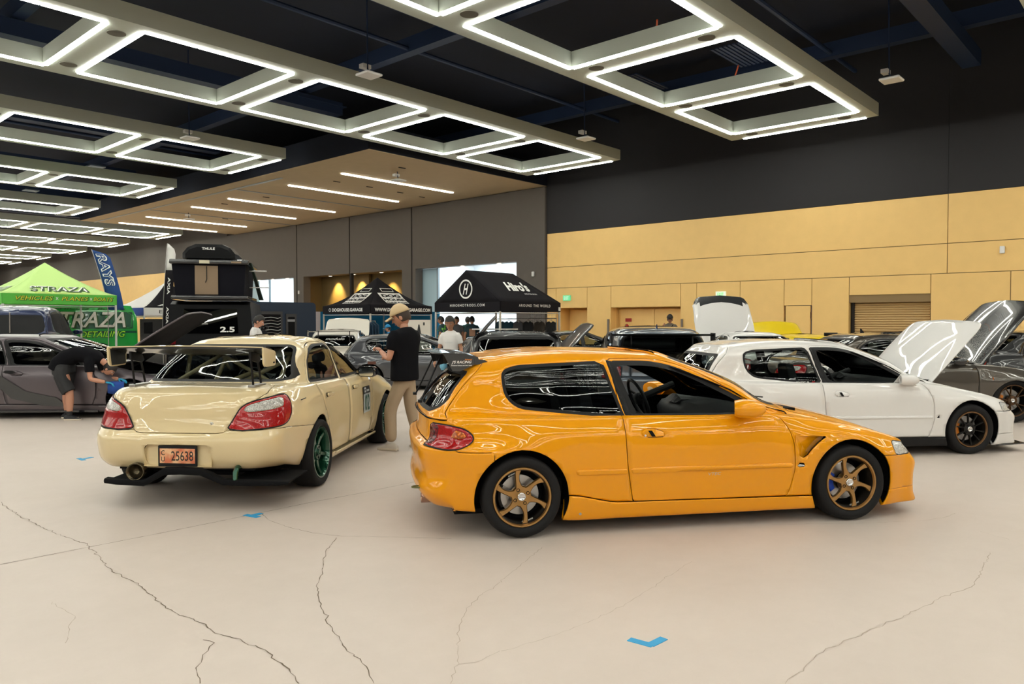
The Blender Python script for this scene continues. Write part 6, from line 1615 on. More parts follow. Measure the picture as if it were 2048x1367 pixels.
# --- black truck with a roof tent and a cargo box
M_TRK = mat('satin_black_body', (0.003, 0.003, 0.004), .4, spec=.12)
tr = empty('suv_car', ground_at(420, 17.6), math.radians(56), label='black off-road car carrying an open black roof tent and a cargo box', cat='car')
# local: rear face at x=0, forward +x
prof = [(0, .55), (0.02, 1.15), (.12, 1.92), (.35, 2.0), (3.0, 1.98), (3.5, 1.35), (4.5, 1.22), (4.62, .95), (4.62, .5)]
rings = []
for y, k in ((-.95, 0), (-.93, 1), (-.80, 2), (0, 3), (.80, 2), (.93, 1), (.95, 0)):
    ring = []
    for x, z in prof:
        ring.append((x, y * (1 - max(0, z - 1.15) * .10), z if k else min(z, 1.2) if False else z))
    rings.append(ring)
MB().add(*loft([r for r in rings])).build('body', M_TRK, tr, auto=40)
MB().add([(-.01, -.62, 1.25), (-.01, .62, 1.25), (.10, .58, 1.82), (.10, -.58, 1.82)], [(3, 2, 1, 0)]).build('rear_window', M_TINT, tr)
for q in (-1, 1):
    MB().add([(.3, q * .945, 1.25), (3.0, q * .945, 1.25), (2.7, q * .875, 1.85), (.35, q * .875, 1.85)], [(0, 1, 2, 3)]).build('side_window', M_GLOSSBLK, tr)
    for x in (.85, 3.7):
        make_wheel(tr, (x, q * .86, .40), q, .40, .23, .26, BLKW, 'five', seg=24, disc=False)
        MB().lathe([(.44, -.02), (.50, -.02), (.50, .06), (.44, .06)], 20, 'y', c=(x, q * .93, .42), closed=True, a0=0, a1=math.pi).build('fender_flare', M_BLACK, tr)
    MB().box((-.03, q * .80 - .06, 1.0), (.03, q * .80 + .06, 1.2)).build('tail_light', M_DKRED, tr)
    door_mirror(tr, 3.0, q * .93, 1.35, M_BLACK, q)
MB().box((-.06, -.9, .52), (.12, .9, .72)).build('bumper', M_BLACK, tr, bevel=.03)
text('window_decal', '2.5', M_PRINTW, tr, (.0, -.38, 1.34), (0, -1, 0), (.1, 0, 1), .1, width=.32, height=.13, bold=.03)
MB().box((-.02, .05, 1.46), (.0, .35, 1.48)).build('wiper', M_STEEL, tr)
rt = empty('roof_tent', (0, 0, 0), label='open black roof tent with a tan door panel on the off-road car', cat='tent'); rt.location = tr.location; rt.rotation_euler = tr.rotation_euler
M_CANV = mat('black_tent_canvas', (0.008, 0.008, 0.012), .9, spec=.1, bump=.4, nscale=8); M_TANC = mat('tan_canvas', (0.26, 0.185, 0.12), .9, bump=.6, nscale=6)
MB().box((-.22, -.86, 2.03), (2.2, .80, 2.12)).build('base_tray', M_GLOSSBLK, rt, bevel=.02)
MB().add(*loft([[(x, -.76, 2.12), (x, .72, 2.12), (x + (.02 if x < 1 else 0), .80, 2.84), (x + (.02 if x < 1 else 0), -.80, 2.84)] for x in (-.10, 2.05)])).build('canvas_walls', M_CANV, rt)
MB().add(*loft([[(x, y, 2.15 + .66 * t) for y in (-.20, .06, .30)] for x, t in ((-.12, 0), (-.125, .5), (-.118, 1.0))], closed=False, caps=False)).build('door_panel', M_TANC, rt)
MB().tube([(-.14, .04, 2.80), (-.14, .04, 2.5), (-.14, .07, 2.42)], .010, 6).build('zip_pull', M_BLACK, rt)
MB().box((-.2, -.88, 2.84), (2.2, .84, 2.95)).build('shell_lid', M_GLOSSBLK, rt, bevel=.03)
MB().box((-.215, -.03, 2.855), (-.202, .19, 2.93)).build('maker_label', mat('cream_label', (0.6, 0.55, 0.4), .5), rt)
MB().box((-.215, -.72, 2.87), (-.202, -.50, 2.91)).build('tan_label', M_TANC, rt)
MB().add(*loft([[(0.0, -.92, 2.90), (.3, -.92, 2.90), (2.0, -1.05, 2.08), (1.7, -1.05, 2.08)], [(0.0, -.88, 2.90), (.3, -.88, 2.90), (2.0, -.95, 2.08), (1.7, -.95, 2.08)]])).build('side_awning', mat('dark_green_awning', (0.006, 0.02, 0.012), .9), rt)
for z, y in ((2.72, -1.25), (2.33, -1.30)): MB().tube([(.2, -.86, z), (.2, y, z)], .016, 6).build('awning_pole', M_STEEL, rt)
cb = empty('cargo_box', (0, 0, 0), label='glossy black rounded cargo box on top of the roof tent', cat='cargo box'); cb.location = tr.location; cb.rotation_euler = tr.rotation_euler
MB().add(*loft([[(x, y * w_, 2.98 + h_ * zf_) for y, zf_ in ((-1, 0), (-1, .35), (-.82, .75), (-.5, 1), (.5, 1), (.82, .75), (1, .35), (1, 0))] for x, w_, h_ in ((-.12, .50, .26), (-.05, .57, .33), (.5, .60, .36), (1.5, .58, .35), (1.8, .5, .25))])).build('box_shell', M_TRK, cb, auto=35)
MB().box((.1, -.5, 2.95), (1.5, .5, 2.985)).build('box_base', M_DARK, cb)
text('box_lettering', 'THULE', M_PRINTW, cb, (-.135, 0, 3.20), (0, -1, 0), (.25, 0, 1), .1, width=.28, height=.06, bold=.02)

# --- navy display trailer
M_NAVY = mat('navy_trailer_panel', (0.007, 0.018, 0.040), .55)
tl = empty('trailer', (12.1, 22.5, 0), label='navy blue enclosed trailer with dark framed openings beyond the cream sedan', cat='trailer')
MB().prism(rounded([(0, .45), (2.75, .45), (2.75, 2.17), (0, 2.17)], [.05, .05, .15, .05]), 'y', 0, 1.9).build('body', M_NAVY, tl)
for a, b, z0, z1, nm in ((.55, 1.45, 1.0, 1.86, 'display_frame'), (1.58, 1.98, .9, 1.78, 'side_hatch')):
    MB().box((a, -.03, z0), (b, .0, z1)).build(nm, mat('dark_grey_frame', (0.035, 0.033, 0.035), .6), tl); MB().box((a + .08, -.04, z0 + .08), (b - .08, -.03, z1 - .1)).build('opening', M_DARK, tl)
MB().box((1.62, -.05, 1.52), (1.9, -.04, 1.60)).build('label', mat('grey_label', (0.25, 0.25, 0.26), .5), tl)
for k in range(6):
    z = 1.14 + k * .1; MB().tube([(.75, -.06, z), (1.0, -.07, z + .03), (1.25, -.06, z - .01), (1.36, -.05, z + .02)], .008, 5).build('hung_strap', M_PRINTW if k % 2 else M_STEEL, tl)
for x in (1.0, 1.8): make_wheel(tl, (x, .12, .34), -1, .34, .2, .2, M_STEEL, 'five', seg=24, disc=False)
for x in (1.0, 1.8): make_wheel(tl, (x, 1.78, .34), 1, .34, .2, .2, M_STEEL, 'five', seg=24, disc=False)

# --- blue canopy and black-and-white canopy behind the green van
M_BLUC = mat('royal_blue_canopy', (0.015, 0.05, 0.26), .8); M_WHC = mat('white_canopy', (0.70, 0.68, 0.66), .8)
g = ground_at(262, 30.5)
canopy('pop_up_tent', 8.6, 32.2, 3.05, 3.05, 2.15, .45, 3.15, [M_BLUC] * 4, 'royal blue pop-up tent mostly hidden behind the green van')
ct, pt_, vt_, sf_ = canopy('pop_up_tent', 11.8, 29.2, 3.05, 3.05, 2.05, .30, 3.12, [M_BKC, M_WHC, M_WHC, M_BKC], 'black and white pop-up tent behind the tall dark flag', valcols=[M_WHC, M_BLUC, M_WHC, M_BKC])
pt_(0, 'AXIA', M_PRINTW, -.25, .16, 1.4, .17, shear=.2, bold=.03)
vt_(0, 'EXEDY', M_PRINTK, -.5, 1.90, .9, .12, bold=.0)
# --- feather flags
def feather(px, Z, h, label, m, lean, width=.6, rz=-.83, tip=None, tip_m=None, base=1.4, words=None, wm=None):
    g = ground_at(px, Z); f = empty('feather_flag', g, rz, label=label, cat='flag', group='tall feather flags')
    N = 16; L_, R_ = [], []
    for i in range(N + 1):
        t = i / N; z = base + (h - base) * t; x0 = lean * (t ** 1.35)
        wd = width * (1 - max(0, (t - .88) / .12) ** 2 * .9)
        L_.append((x0, z, t)); R_.append((x0 + wd, z - width * .05 * t, t))
    MB().tube([(x, 0, z) for x, z, t in ([(0, 0, 0)] + [(x - .012, z, t) for x, z, t in L_])], .014, 6).build('pole', M_STEEL, f)
    k0 = int(N * (tip or 1.0))
    def blade(a, b, mm, nm):
        m_ = MB(); m_.grid([[(L_[i][0], 0, L_[i][1]), ((L_[i][0] + R_[i][0]) / 2, .02 * math.sin(i), (L_[i][1] + R_[i][1]) / 2), (R_[i][0], 0, R_[i][1])] for i in range(a, b + 1)])
        o = m_.build(nm, mm, f, smooth=True); so = o.modifiers.new('s', 'SOLIDIFY'); so.thickness = .006
    blade(0, k0, m, 'banner_cloth')
    if k0 < N: blade(k0, N, tip_m, 'banner_tip')
    MB().lathe([(0, 0), (.25, 0), (.25, .03), (0, .05)], 16, 'z').build('base', M_BLACK, f)
    return f, L_, R_
f, L_, R_ = feather(217, 24.5, 3.85, 'blue feather flag with white vertical RAYS lettering, right of the lime tent', mat('flag_blue', (0.006, 0.05, 0.22), .7), -.50, width=.50, base=1.9)
def flag_text(f, L_, R_, body, m, t0, t1, frac, bold=.03, off=-.03, hk=1.0):
    def wp(x, y, p):
        t = t0 + (t1 - t0) * (.5 - x); i = min(len(L_) - 1.001, max(0, t * (len(L_) - 1))); a = int(i); q = i - a
        lx, lz = L_[a][0] * (1 - q) + L_[a + 1][0] * q, L_[a][1] * (1 - q) + L_[a + 1][1] * q; rx, rz2 = R_[a][0] * (1 - q) + R_[a + 1][0] * q, R_[a][1] * (1 - q) + R_[a + 1][1] * q
        w_ = .5 + y * frac
        return Vector((lx + (rx - lx) * w_, off, lz + (rz2 - lz) * w_))
    return text('flag_lettering', body, m, f, (0, 0, 0), (1, 0, 0), (0, 1, 0), .1, width=1.0, height=1.0, warp=wp, bold=bold)
flag_text(f, L_, R_, 'RAYS', M_PRINTW, .40, .93, .66, bold=.05); flag_text(f, L_, R_, 'RAYS', mat('flag_blue', (0, 0, 0)), .405, .925, .52, bold=.0, off=-.036)
f2, L2, R2 = feather(326, 26.5, 4.25, 'tall narrow black feather flag with a white tip left of the roof tent', M_BKC, .20, width=.30, tip=.70, tip_m=M_WHC, base=1.3)
flag_text(f2, L2, R2, 'AXIA', M_PRINTW, .40, .60, .3, bold=.02); flag_text(f2, L2, R2, 'AXIA', M_PRINTW, .05, .25, .3, bold=.02)
# dark display board between tents
d_ = empty('display_board', ground_at(300, 27.0), math.radians(-48), label='black display board under the white sign left of the roof tent car', cat='board')
MB().box((-.35, -.03, 0), (.55, .03, 1.62)).build('board', M_GLOSSBLK, d_); MB().box((-.2, -.05, 1.1), (.1, -.03, 1.5)).build('panel', M_DARK, d_)
# blue cloth bundle / bottle hanging behind the orange wing
# ================================================================== people
def skin_chain(name, nodes, edges, m, parent, sub=2, root=0):
    """nodes: [(x,y,z,r or (rx,ry))]"""
    me = bpy.data.meshes.new(name); me.from_pydata([n[:3] for n in nodes], edges, []); me.materials.append(m)
    o = bpy.data.objects.new(name, me); TMP.collection.objects.link(o)
    sk_ = o.modifiers.new('skin', 'SKIN'); sk_.use_smooth_shade = True; sk_.branch_smoothing = .6
    for i, n in enumerate(nodes):
        r = n[3]; d = me.skin_vertices[0].data[i]; d.radius = r if isinstance(r, tuple) else (r, r); d.use_root = (i == root)
    su = o.modifiers.new('sub', 'SUBSURF'); su.levels = sub; su.render_levels = sub
    # bake to a plain mesh
    dg = tmp_dg(); ev = o.evaluated_get(dg); nm = bpy.data.meshes.new_from_object(ev)
    TMP.collection.objects.unlink(o); link(o, parent)
    o.modifiers.clear(); o.data = nm; nm.name = name
    nm.materials.clear(); nm.materials.append(m); shade(nm)
    return o
M_SKIN = mat('skin', (0.52, 0.25, 0.16), .5); M_SKIN2 = mat('tan_skin', (0.40, 0.19, 0.11), .5)
M_HAIR = mat('dark_hair', (0.012, 0.009, 0.008), .6); M_BROWNH = mat('brown_hair', (0.035, 0.018, 0.010), .6)
M_TEEK = mat('black_tee', (0.006, 0.006, 0.008), .9, spec=.1, bump=.3, nscale=12); M_TEEW = mat('white_tee', (0.68, 0.66, 0.64), .85, bump=.3, nscale=12)
M_KHAKI = mat('khaki_trousers', (0.36, 0.27, 0.18), .85, bump=.4, nscale=10); M_CAPM = mat('tan_cap', (0.58, 0.43, 0.25), .8)
M_SOLE = mat('cream_sole', (0.6, 0.52, 0.42), .6); M_SHOEW = mat('white_canvas_shoe', (0.55, 0.50, 0.44), .7); M_SHOEK = mat('black_shoe', (0.012, 0.012, 0.014), .7)
M_EYE = mat('eye_white', (0.6, 0.58, 0.55), .3); M_IRIS = mat('iris', (0.02, 0.012, 0.008), .3); M_LIP = mat('lip', (0.35, 0.11, 0.09), .5)
def head(root, c, skin, hair, yaw=0, pitch=0, s=1.0, style='short', cap=None):
    """head centred at c; faces local +x; pitch>0 looks down"""
    H = empty('head', c, parent=root); H.rotation_euler = (0, pitch, yaw); H.scale = (s, s, s)
    n, m_ = 24, 18; vs = []
    for i in range(m_ + 1):
        ph = -math.pi / 2 + math.pi * i / m_
        for k in range(n):
            t = 2 * math.pi * k / n; x = math.cos(ph) * math.cos(t); y = math.cos(ph) * math.sin(t); z = math.sin(ph)
            X, Y, Z = .098 * x, .076 * y, .118 * z
            if z < 0: Y *= 1 + .28 * z; X *= 1 + (.10 if x > 0 else .30) * z      # jaw narrows
            if x > 0: X *= .94 - .04 * abs(y)
            if x > .5 and -.35 < z < .12: X += .024 * math.exp(-(y * 6) ** 2) * math.exp(-((z + .14) * 6) ** 2)   # nose
            if x > .5: X -= .008 * math.exp(-((abs(y) - .38) * 7) ** 2) * math.exp(-((z - .08) * 8) ** 2)        # eye sockets
            if x > .4 and z < -.55: X += .010
            vs.append((X, Y, Z))
    fs = [(i * n + k, i * n + (k + 1) % n, (i + 1) * n + (k + 1) % n, (i + 1) * n + k) for i in range(m_) for k in range(n)]
    raw('face', vs, fs, skin, H, True)
    MB().add(*loft([[(.088 + .003, -.010, -.006), (.118, 0, -.028), (.090, .010, -.006)], [(.086, -.014, -.030), (.119, 0, -.036), (.086, .014, -.030)]])).build('nose', skin, H, smooth=True)
    for q in (-1, 1):
        MB().ell((-.005, q * .078, -.01), (.020, .008, .030), 10, 8).build('ear', skin, H, smooth=True)
        MB().ell((.080, q * .031, .012), (.010, .013, .007), 10, 6).build('eye', M_EYE, H, smooth=True)
        MB().ell((.088, q * .031, .011), (.004, .006, .006), 8, 6).build('iris', M_IRIS, H, smooth=True)
        MB().tube([(.088, q * .018, .030), (.090, q * .032, .034), (.082, q * .048, .028)], .004, 5).build('eyebrow', hair, H)
    MB().ell((.086, 0, -.058), (.007, .022, .007), 12, 6).build('mouth', M_LIP, H, smooth=True)
    # hair shell
    vs2 = []; hn = 24; hm = 12
    for i in range(hm + 1):
        for k in range(hn):
            t = 2 * math.pi * k / hn; front = math.cos(t)
            low = {'short': .35 * (front > .45) + -.45 * (front <= .45), 'long': .38 * (front > .35) + -.6 * (front <= .35)}[style] if True else 0
            low = (.42 if front > .55 else (.42 + ( -.50 - .42) * min(1, (.55 - front) / .55)))
            ph = math.pi / 2 - (math.pi / 2 - low) * i / hm
            rr = 1.06 if style == 'short' else 1.10
            vs2.append((.100 * rr * math.cos(ph) * math.cos(t) - .004, .080 * rr * math.cos(ph) * math.sin(t), .120 * (1.05 if style == 'short' else 1.08) * math.sin(ph) + .002))
    fs2 = [(i * hn + k, (i + 1) * hn + k, (i + 1) * hn + (k + 1) % hn, i * hn + (k + 1) % hn) for i in range(hm) for k in range(hn)]
    if cap is None or style == 'long': raw('hair', vs2, fs2, hair, H, True)
    else: raw('hair', [v for v in vs2], fs2, hair, H, True)
    if style == 'long':
        skin_chain('ponytail', [(-.085, 0, .04, .045), (-.12, 0, -.04, .045), (-.11, 0, -.14, .035), (-.08, .0, -.24, .02)], [(0, 1), (1, 2), (2, 3)], hair, H, 1)
    if cap:
        vs3 = []
        for i in range(9):
            ph = math.pi / 2 - (math.pi / 2 - .22) * i / 8
            for k in range(20):
                t = 2 * math.pi * k / 20; vs3.append((.112 * math.cos(ph) * math.cos(t) - .004, .092 * math.cos(ph) * math.sin(t), .135 * math.sin(ph) + .008))
        fs3 = [(i * 20 + k, (i + 1) * 20 + k, (i + 1) * 20 + (k + 1) % 20, i * 20 + (k + 1) % 20) for i in range(8) for k in range(20)]
        o = raw('cap', vs3, fs3, cap, H, True); so = o.modifiers.new('s', 'SOLIDIFY'); so.thickness = .006; so.offset = 1
        B = []
        for i in range(6):
            q = i / 5; B.append([(.095 + q * .085 - .02 * abs(y) ** 2 * 1, y * (.078 - .018 * q), .036 - q * .018 - .018 * y * y) for y in (-1, -.6, 0, .6, 1)])
        o = MB().grid(B).build('cap_brim', cap, H, smooth=True); so = o.modifiers.new('s', 'SOLIDIFY'); so.thickness = .006
        MB().ell((-.004, 0, .143), (.010, .010, .006), 8, 5).build('cap_button', cap, H)
    return H
def hand(root, w, d, up, m, curl=.5, s=1.0, side=1):
    """five-fingered hand: wrist w, pointing d, back-of-hand normal up"""
    w, d, up = Vector(w), Vector(d).normalized(), Vector(up).normalized(); r = d.cross(up).normalized(); up = r.cross(d)
    def P(a, b, c): return w + (d * a + r * b + up * c) * s
    nodes = [(*P(0, 0, 0), (.028 * s, .018 * s)), (*P(.045, 0, 0), (.036 * s, .015 * s)), (*P(.085, 0, 0), (.038 * s, .013 * s))]
    skin_chain('palm', nodes, [(0, 1), (1, 2)], m, root, 2)
    for k, (b, L) in enumerate(((-.028, .072), (-.010, .082), (.010, .077), (.028, .060))):
        pts = [P(.075, b, 0)]; a = 0; pos = pts[0]
        for q in range(3):
            a += curl * (.5 + .35 * q); pos = pos + (d * math.cos(a) - up * math.sin(a)) * L / 3 * s * (1.15 - .1 * q); pts.append(pos)
        skin_chain('finger', [(*p, .0095 * s * (1 - .1 * i)) for i, p in enumerate(pts)], [(0, 1), (1, 2), (2, 3)], m, root, 1)
    sd = -1 * side
    pts = [P(.02, sd * .022, -.004), P(.05, sd * .045, -.012), P(.075, sd * .050, -.03 * curl - .01), P(.095, sd * .045, -.05 * curl - .01)]
    skin_chain('thumb', [(*p, .0115 * s * (1 - .08 * i)) for i, p in enumerate(pts)], [(0, 1), (1, 2), (2, 3)], m, root, 1)
def shoe(root, ankle, yaw, m_up, m_sole, name='shoe', pitch=0):
    S_ = empty(name, (ankle[0], ankle[1], 0), yaw, parent=root); S_.rotation_euler = (0, pitch, yaw)
    O = [(-.085, .030), (-.09, 0), (-.085, -.030), (-.03, -.036), (.06, -.042), (.13, -.046), (.175, -.034), (.195, 0), (.175, .034), (.13, .046), (.06, .042), (-.03, .036)]
    MB().prism(O, 'z', 0.001, .028).build('sole', m_sole, S_, bevel=.004)
    rings = []
    for x, w_, h_ in ((-.085, .026, .070), (-.05, .034, .095), (.0, .037, .098), (.05, .040, .075), (.11, .043, .052), (.16, .036, .040), (.188, .014, .030)):
        rings.append([(x, w_ * math.cos(t), .024 + (h_ - .024) * max(0, math.sin(t))) for t in np.linspace(0, math.pi, 9)])
    MB().add(*loft(rings)).build('upper', m_up, S_, auto=60)
    return S_
def torso_rings(spine, n=20):
    """spine: (point, half width, half depth); rings stand square to the spine"""
    R_ = []
    for i, (p, w, d) in enumerate(spine):
        p = Vector(p); a = Vector(spine[max(0, i - 1)][0]); b = Vector(spine[min(len(spine) - 1, i + 1)][0]); t = (b - a).normalized()
        side = Vector((0, 1, 0)); f = side.cross(t).normalized()
        R_.append([tuple(p + side * math.copysign(abs(math.cos(q)) ** .85, math.cos(q)) * w + f * math.sin(q) * d) for q in [2 * math.pi * k / n for k in range(n)]])
    return R_
def shirt_mesh(root, m, spine, arms, rs=.073, frac=.60, re=.064):
    mb = MB(); mb.add(*loft(torso_rings(spine)))
    for s_, e_ in arms:
        s_, e_ = Vector(s_), Vector(e_); inn = Vector((s_.x, s_.y * .55, s_.z + .01)); en = s_.lerp(e_, frac)
        mb.tube([inn, s_ * .85 + inn * .15, s_.lerp(e_, .12), s_.lerp(e_, frac * .6), en], [rs * .9, rs * 1.02, rs, (rs + re) / 2, re], 14)
    o = mb.build('shirt', m, root, smooth=True)
    bm = bmesh.new(); bm.from_mesh(o.data)
    rm = o.modifiers.new('remesh', 'REMESH'); rm.mode = 'VOXEL'; rm.voxel_size = .014; rm.use_smooth_shade = True
    sm = o.modifiers.new('smooth', 'SMOOTH'); sm.factor = .6; sm.iterations = 4
    bm.free(); return o
def limb(root, name, pts, rs, m, sub=2):
    return skin_chain(name, [(*p, r) for p, r in zip(pts, rs)], [(i, i + 1) for i in range(len(pts) - 1)], m, root, sub)
def standing(px, Z, yaw, label, skin, hair, top, legs, h=1.72, cap=None, style='short', arms='down', pitch=0.1, hy=0, group=None, upper_only=False, foot_m=None, sole_m=None, stance=.1, pose=None, slim=1.0, gz=None):
    g = ground_at(px, Z) if gz is None else gz; k = h / 1.72
    root = empty('person', g, yaw, label=label, cat='person', group=group); root.scale = (k, k, k)
    hip_z, sh_z, neck_z, hc = .92, 1.40, 1.46, 1.60
    w = .17 * slim
    skin_chain('body', [(0, 0, hip_z, (.11, .08)), (0, 0, 1.15, (.09, .07)), (0, 0, 1.32, (.09, .07)), (.0, 0, 1.43, .055), (.012, 0, 1.54, .050)], [(0, 1), (1, 2), (2, 3), (3, 4)], skin, root, 2)
    A = pose or {}
    shl, shr = Vector((0, w, sh_z - .03)), Vector((0, -w, sh_z - .03))
    ell = Vector(A.get('el', (0.0, w + .06, 1.11))); elr = Vector(A.get('er', (0.0, -w - .06, 1.11)))
    wl = Vector(A.get('wl', (.10, w + .06, .88))); wr_ = Vector(A.get('wr', (.10, -w - .06, .88)))
    for s_, e_, w_, sd in ((shl, ell, wl, 1), (shr, elr, wr_, -1)):
        limb(root, 'arm', [s_, s_.lerp(e_, .5), e_, e_.lerp(w_, .5), w_], [.050, .045, .038, .036, .026], skin)
        d = (w_ - e_).normalized(); hand(root, w_, d, Vector((0, sd, 0)) if abs(d.z) > .6 else Vector((0, 0, 1)), skin, curl=A.get('curl', .5), side=-sd)
    sp_ = [((0, 0, .84), .175, .120), ((0, 0, .88), .178, .122), ((0, 0, 1.02), .168, .120), ((0, 0, 1.15), .168, .122), ((0, 0, 1.28), .188, .128), ((-.005, 0, 1.37), .192, .118), ((-.01, 0, 1.42), .165, .100), ((-.008, 0, 1.455), .105, .080), ((-.004, 0, 1.475), .070, .064)]
    shirt_mesh(root, top, [(p, w_ * slim, d_ * (slim + 1) / 2) for p, w_, d_ in sp_], ((shl, ell), (shr, elr)), rs=.073 * (slim + 1) / 2)
    if not upper_only or True:
        kl, kr = Vector(A.get('kl', (.03, .10, .49))), Vector(A.get('kr', (.0, -.10, .49)))
        al, ar = Vector(A.get('al', (-.02, .11, .09))), Vector(A.get('ar', (-.02, -.11, .09)))
        nodes = [(0, 0, .95, (.145, .105)), (0, 0, .86, (.15, .11)), (0, .085, .80, .098), (*kl, .080), (*al, .072), (0, -.085, .80, .098), (*kr, .080), (*ar, .072)]
        skin_chain('trousers', nodes, [(0, 1), (1, 2), (2, 3), (3, 4), (1, 5), (5, 6), (6, 7)], legs, root, 2)
        shoe(root, (al.x + .0, al.y), A.get('fl', .15), foot_m or M_SHOEK, sole_m or M_SOLE); shoe(root, (ar.x, ar.y), A.get('fr', -.15), foot_m or M_SHOEK, sole_m or M_SOLE)
    head(root, (.035 + pitch * .05, 0, hc + .005), skin, hair, yaw=hy, pitch=pitch, style=style, cap=cap, s=1.12)
    return root
VA = 42.05   # world azimuth of the view direction, degrees
# man in the tan cap between the two cars, back half turned, looking left and down
g = on_floor(810, 898)
mp = standing(0, 0, math.radians(VA + 62), 'man in tan cap, black T-shirt and khaki trousers standing between the cream and orange cars', M_SKIN, M_BROWNH, M_TEEK, M_KHAKI, h=1.69, cap=M_CAPM, pitch=.38, hy=.5, slim=1.24,
              pose=dict(el=(.03, .27, 1.10), er=(.06, -.25, 1.12), wl=(.22, .19, 1.20), wr=(.27, -.10, 1.13), kl=(.13, .12, .50), al=(.10, .14, .09), kr=(-.02, -.10, .49), ar=(-.12, -.14, .09), fl=.1, fr=-.35, curl=.8), foot_m=M_SHOEW, gz=g)
MB().ell((.30, .12, 1.24), (.035, .05, .045)).build('held_phone_case', M_BLACK, mp, smooth=True)
# woman in white tee
wp_ = standing(901, 13.3, math.radians(VA + 180 - 8), 'woman with dark tied hair and white T-shirt walking behind the orange car', M_SKIN2, M_HAIR, M_TEEW, M_TEEK, h=1.60, style='long', pitch=.32, slim=.86,
               pose=dict(el=(-.02, .20, 1.12), er=(.02, -.22, 1.10), wl=(.12, .24, .93), wr=(.14, -.26, .90)))
text('shirt_print', 'SUNDAY', mat('pale_grey_print', (0, 0, 0)), wp_, (.130, 0, 1.24), (0, 1, 0), (0, 0, 1), .1, width=.16, height=.015)
sb_ = empty('spray_bottle', at_depth(888, 757, 12.78), label='yellow spray bottle held low beside the woman in white', cat='bottle')
MB().lathe([(0, -.11), (.034, -.105), (.036, .04), (.014, .075), (.014, .10), (0, .10)], 14, 'z').build('bottle_body', mat('yellow_liquid', (0.75, 0.72, 0.08), .25), sb_, smooth=True)
MB().box((-.035, -.012, .10), (.02, .012, .135)).build('trigger_head', M_DARK, sb_)
cl_ = empty('microfibre_cloth', at_depth(887, 729, 12.78), label='pale blue cloth in the hand of the woman in white', cat='cloth')
MB().add(*loft([[(.05 * math.cos(t) * r_, .05 * math.sin(t) * r_ , z) for t in np.linspace(0, 6.28, 9)[:-1]] for z, r_ in ((.08, .5), (.04, 1.1), (-.03, 1.3), (-.09, .8))])).build('cloth_fold', mat('pale_blue_cloth', (0.18, 0.45, 0.62), .85), cl_, smooth=True)
# man in white tee behind the cream sedan
standing(512, 15.4, math.radians(VA - 82), 'dark-haired man in white T-shirt looking down beyond the cream sedan roof', M_SKIN, M_HAIR, M_TEEW, M_TEEK, h=1.64, pitch=.5)
# man by the tan wall
wm = standing(1340, 24.6, math.radians(VA + 165), 'man in dark cap and grey shirt with a strap, standing before the tan doors', M_SKIN2, M_HAIR, mat('grey_brown_tee', (0.13, 0.11, 0.09), .85), M_TEEK, h=1.72, cap=M_HAIR, pitch=.15,
              pose=dict(er=(.08, -.24, 1.15), wr=(.22, -.20, 1.36), el=(0, .23, 1.12), wl=(.1, .23, .9)))
MB().tube([(.10, .10, 1.42), (.155, 0, 1.25), (.14, -.10, 1.08)], .012, 5).build('shoulder_strap', M_DARK, wm)
# group inside the lobby mouth
for px, Z, yw, c, hcol, lb in ((884, 25.0, 120, (0.02, 0.06, 0.07), M_HAIR, 'person with dark hair at the left leg of the ridged tent'), (897, 26.2, 200, (0.03, 0.03, 0.03), M_HAIR, 'person in dark top just behind the woman in white'),
                               (913, 25.6, 230, (0.12, 0.12, 0.13), M_BROWNH, 'brown-haired person in grey top behind the woman in white'), (936, 26.8, 60, (0.01, 0.06, 0.05), M_HAIR, 'person with dark hair left in the pair before the bright lobby'),
                               (944, 24.9, 48, (0.008, 0.03, 0.04), M_HAIR, 'person in black printed T-shirt seen from behind before the bright lobby')):
    pr_ = standing(px, Z, math.radians(yw), lb, M_SKIN2, hcol, mat('top_%d' % px, c, .85), M_TEEK, h=1.68, pitch=.15)
    if px == 944: MB().box((-.165, -.10, 1.08), (-.155, .10, 1.32)).build('shirt_print', mat('brown_print', (0.3, 0.16, 0.10), .7), pr_)
standing(778, 24.0, math.radians(VA + 95), 'person in blue cap and blue top stooping behind the cap man', M_SKIN, M_HAIR, M_BLU, M_TEEK, h=1.40, cap=M_BLU, pitch=.2)
# leafy green plant
pl2 = empty('potted_plant', ground_at(890, 22.6), label='bright green leafy plant beside the woman in white', cat='plant')
MB().lathe([(0, 0), (.14, 0), (.18, .3), (.16, .32), (0, .30)], 14, 'z').build('pot', M_BLACK, pl2)
MB().tube([(0, 0, .3), (.02, 0, .9)], .02, 6).build('stem', mat('stem_green', (0.05, 0.10, 0.02), .7), pl2)
M_LEAF = mat('leaf_green', (0.10, 0.36, 0.03), .6); rnd = random.Random(2)
for k in range(46):
    a = rnd.uniform(0, 6.28); r_ = rnd.uniform(.02, .22); z = rnd.uniform(.85, 1.36); L = rnd.uniform(.08, .14)
    c = Vector((r_ * math.cos(a), r_ * math.sin(a), z)); d = Vector((math.cos(a), math.sin(a), rnd.uniform(-.3, .8))).normalized(); s_ = d.cross(Vector((0, 0, 1))).normalized()
    o = MB().add([c, c + d * L * .5 + s_ * L * .28, c + d * L, c + d * L * .5 - s_ * L * .28, c + d * L * .5 + Vector((0, 0, .01))], [(0, 1, 4), (1, 2, 4), (2, 3, 4), (3, 0, 4)]).build('leaf', M_LEAF, pl2)
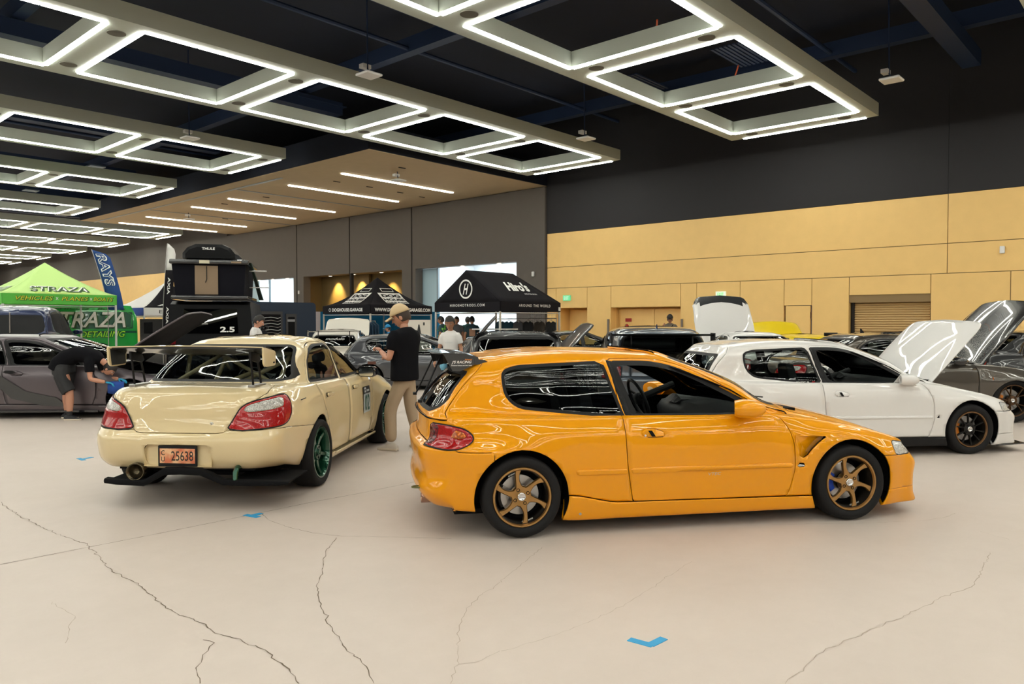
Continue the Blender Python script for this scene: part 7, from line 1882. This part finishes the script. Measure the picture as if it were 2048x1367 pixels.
# bent man at the purple-grey coupe
gb = on_floor(155, 838); bm2 = empty('person', gb, math.radians(VA - 90), label='man in black T-shirt and shorts bending over with blue gloves beside the purple-grey coupe', cat='person'); bm2.scale = (.94, .94, .94)
hip = Vector((-.20, 0, .93)); ch = Vector((.22, 0, 1.05)); nk = Vector((.42, 0, .98))
skin_chain('body', [(*hip, .09), (0, 0, 1.04, .08), (.22, 0, 1.02, .08), (*nk, .055), (.50, 0, .90, .050)], [(0, 1), (1, 2), (2, 3), (3, 4)], M_SKIN, bm2, 2)
shl, shr = Vector((.30, .17, .98)), Vector((.30, -.17, .98)); el_, er_ = Vector((.36, .20, .70)), Vector((.33, -.20, .68)); wl_, wr_ = Vector((.62, .14, .66)), Vector((.56, -.16, .63))
for s_, e_, w_, sd in ((shl, el_, wl_, 1), (shr, er_, wr_, -1)):
    limb(bm2, 'arm', [s_, s_.lerp(e_, .5), e_, e_.lerp(w_, .5), w_], [.052, .048, .040, .038, .028], M_SKIN)
    hand(bm2, w_, (w_ - e_), (0, 0, 1), mat('blue_nitrile_glove', (0.01, 0.28, 0.48), .35), curl=.5, s=1.1, side=-sd)
shirt_mesh(bm2, M_TEEK, [((-.30, 0, .82), .185, .15), ((-.26, 0, .92), .185, .15), ((-.14, 0, 1.02), .182, .145), ((.02, 0, 1.08), .180, .135), ((.18, 0, 1.075), .195, .13), ((.30, 0, 1.03), .195, .115), ((.38, 0, .985), .12, .09), ((.42, 0, .96), .07, .065)], ((shl, el_), (shr, er_)), rs=.078, frac=.62, re=.072)
for q in (1, -1):
    kx = -.16 + (.10 if q < 0 else -.08)
    limb(bm2, 'leg', [(-.18, q * .09, .80), (kx, q * .11, .48), (kx + .0, q * .11, .30), (kx, q * .12, .09)], [.085, .064, .066, .040], M_SKIN)
    shoe(bm2, (kx, q * .12), .0, M_SHOEK, M_SOLE); MB().lathe([(.040, .08), (.042, .14), (.044, .15)], 12, 'z', c=(kx, q * .12, 0)).build('sock', M_SHOEK, bm2)
sh_ = MB(); sh_.add(*loft(torso_rings([((-.21, 0, .98), .17, .15), ((-.22, 0, .86), .185, .165), ((-.21, 0, .76), .185, .165)])))
for q in (1, -1):
    kx = -.16 + (.10 if q < 0 else -.08)
    sh_.tube([(-.20, q * .085, .84), (-.20, q * .095, .72), ((kx - .2) / 2 - .01, q * .105, .58), (kx - .01, q * .11, .46)], [.11, .115, .11, .108], 14)
o = sh_.build('shorts', M_SHOEK, bm2, smooth=True); rm = o.modifiers.new('remesh', 'REMESH'); rm.mode = 'VOXEL'; rm.voxel_size = .014; rm.use_smooth_shade = True
head(bm2, (.55, 0, .84), M_SKIN, M_HAIR, pitch=1.0)
ck = empty('polishing_cloth', gb + Vector((0, 0, 0)), math.radians(VA - 90), label='blue cloth held by the bending man', cat='cloth')
MB().add(*loft([[(.54 + .08 * t, -.12 + .01 * math.sin(5 * t), z) for z in (.58 - .02 * t, .50, .42 + .02 * math.sin(4 * t))] + [(.54 + .08 * t, -.09, z) for z in (.44, .52, .6)] for t in (0, 1, 2, 3)])).build('cloth_sheet', mat('blue_cloth', (0.01, 0.06, 0.30), .8), ck, smooth=True)
bpy.data.scenes.remove(TMP)
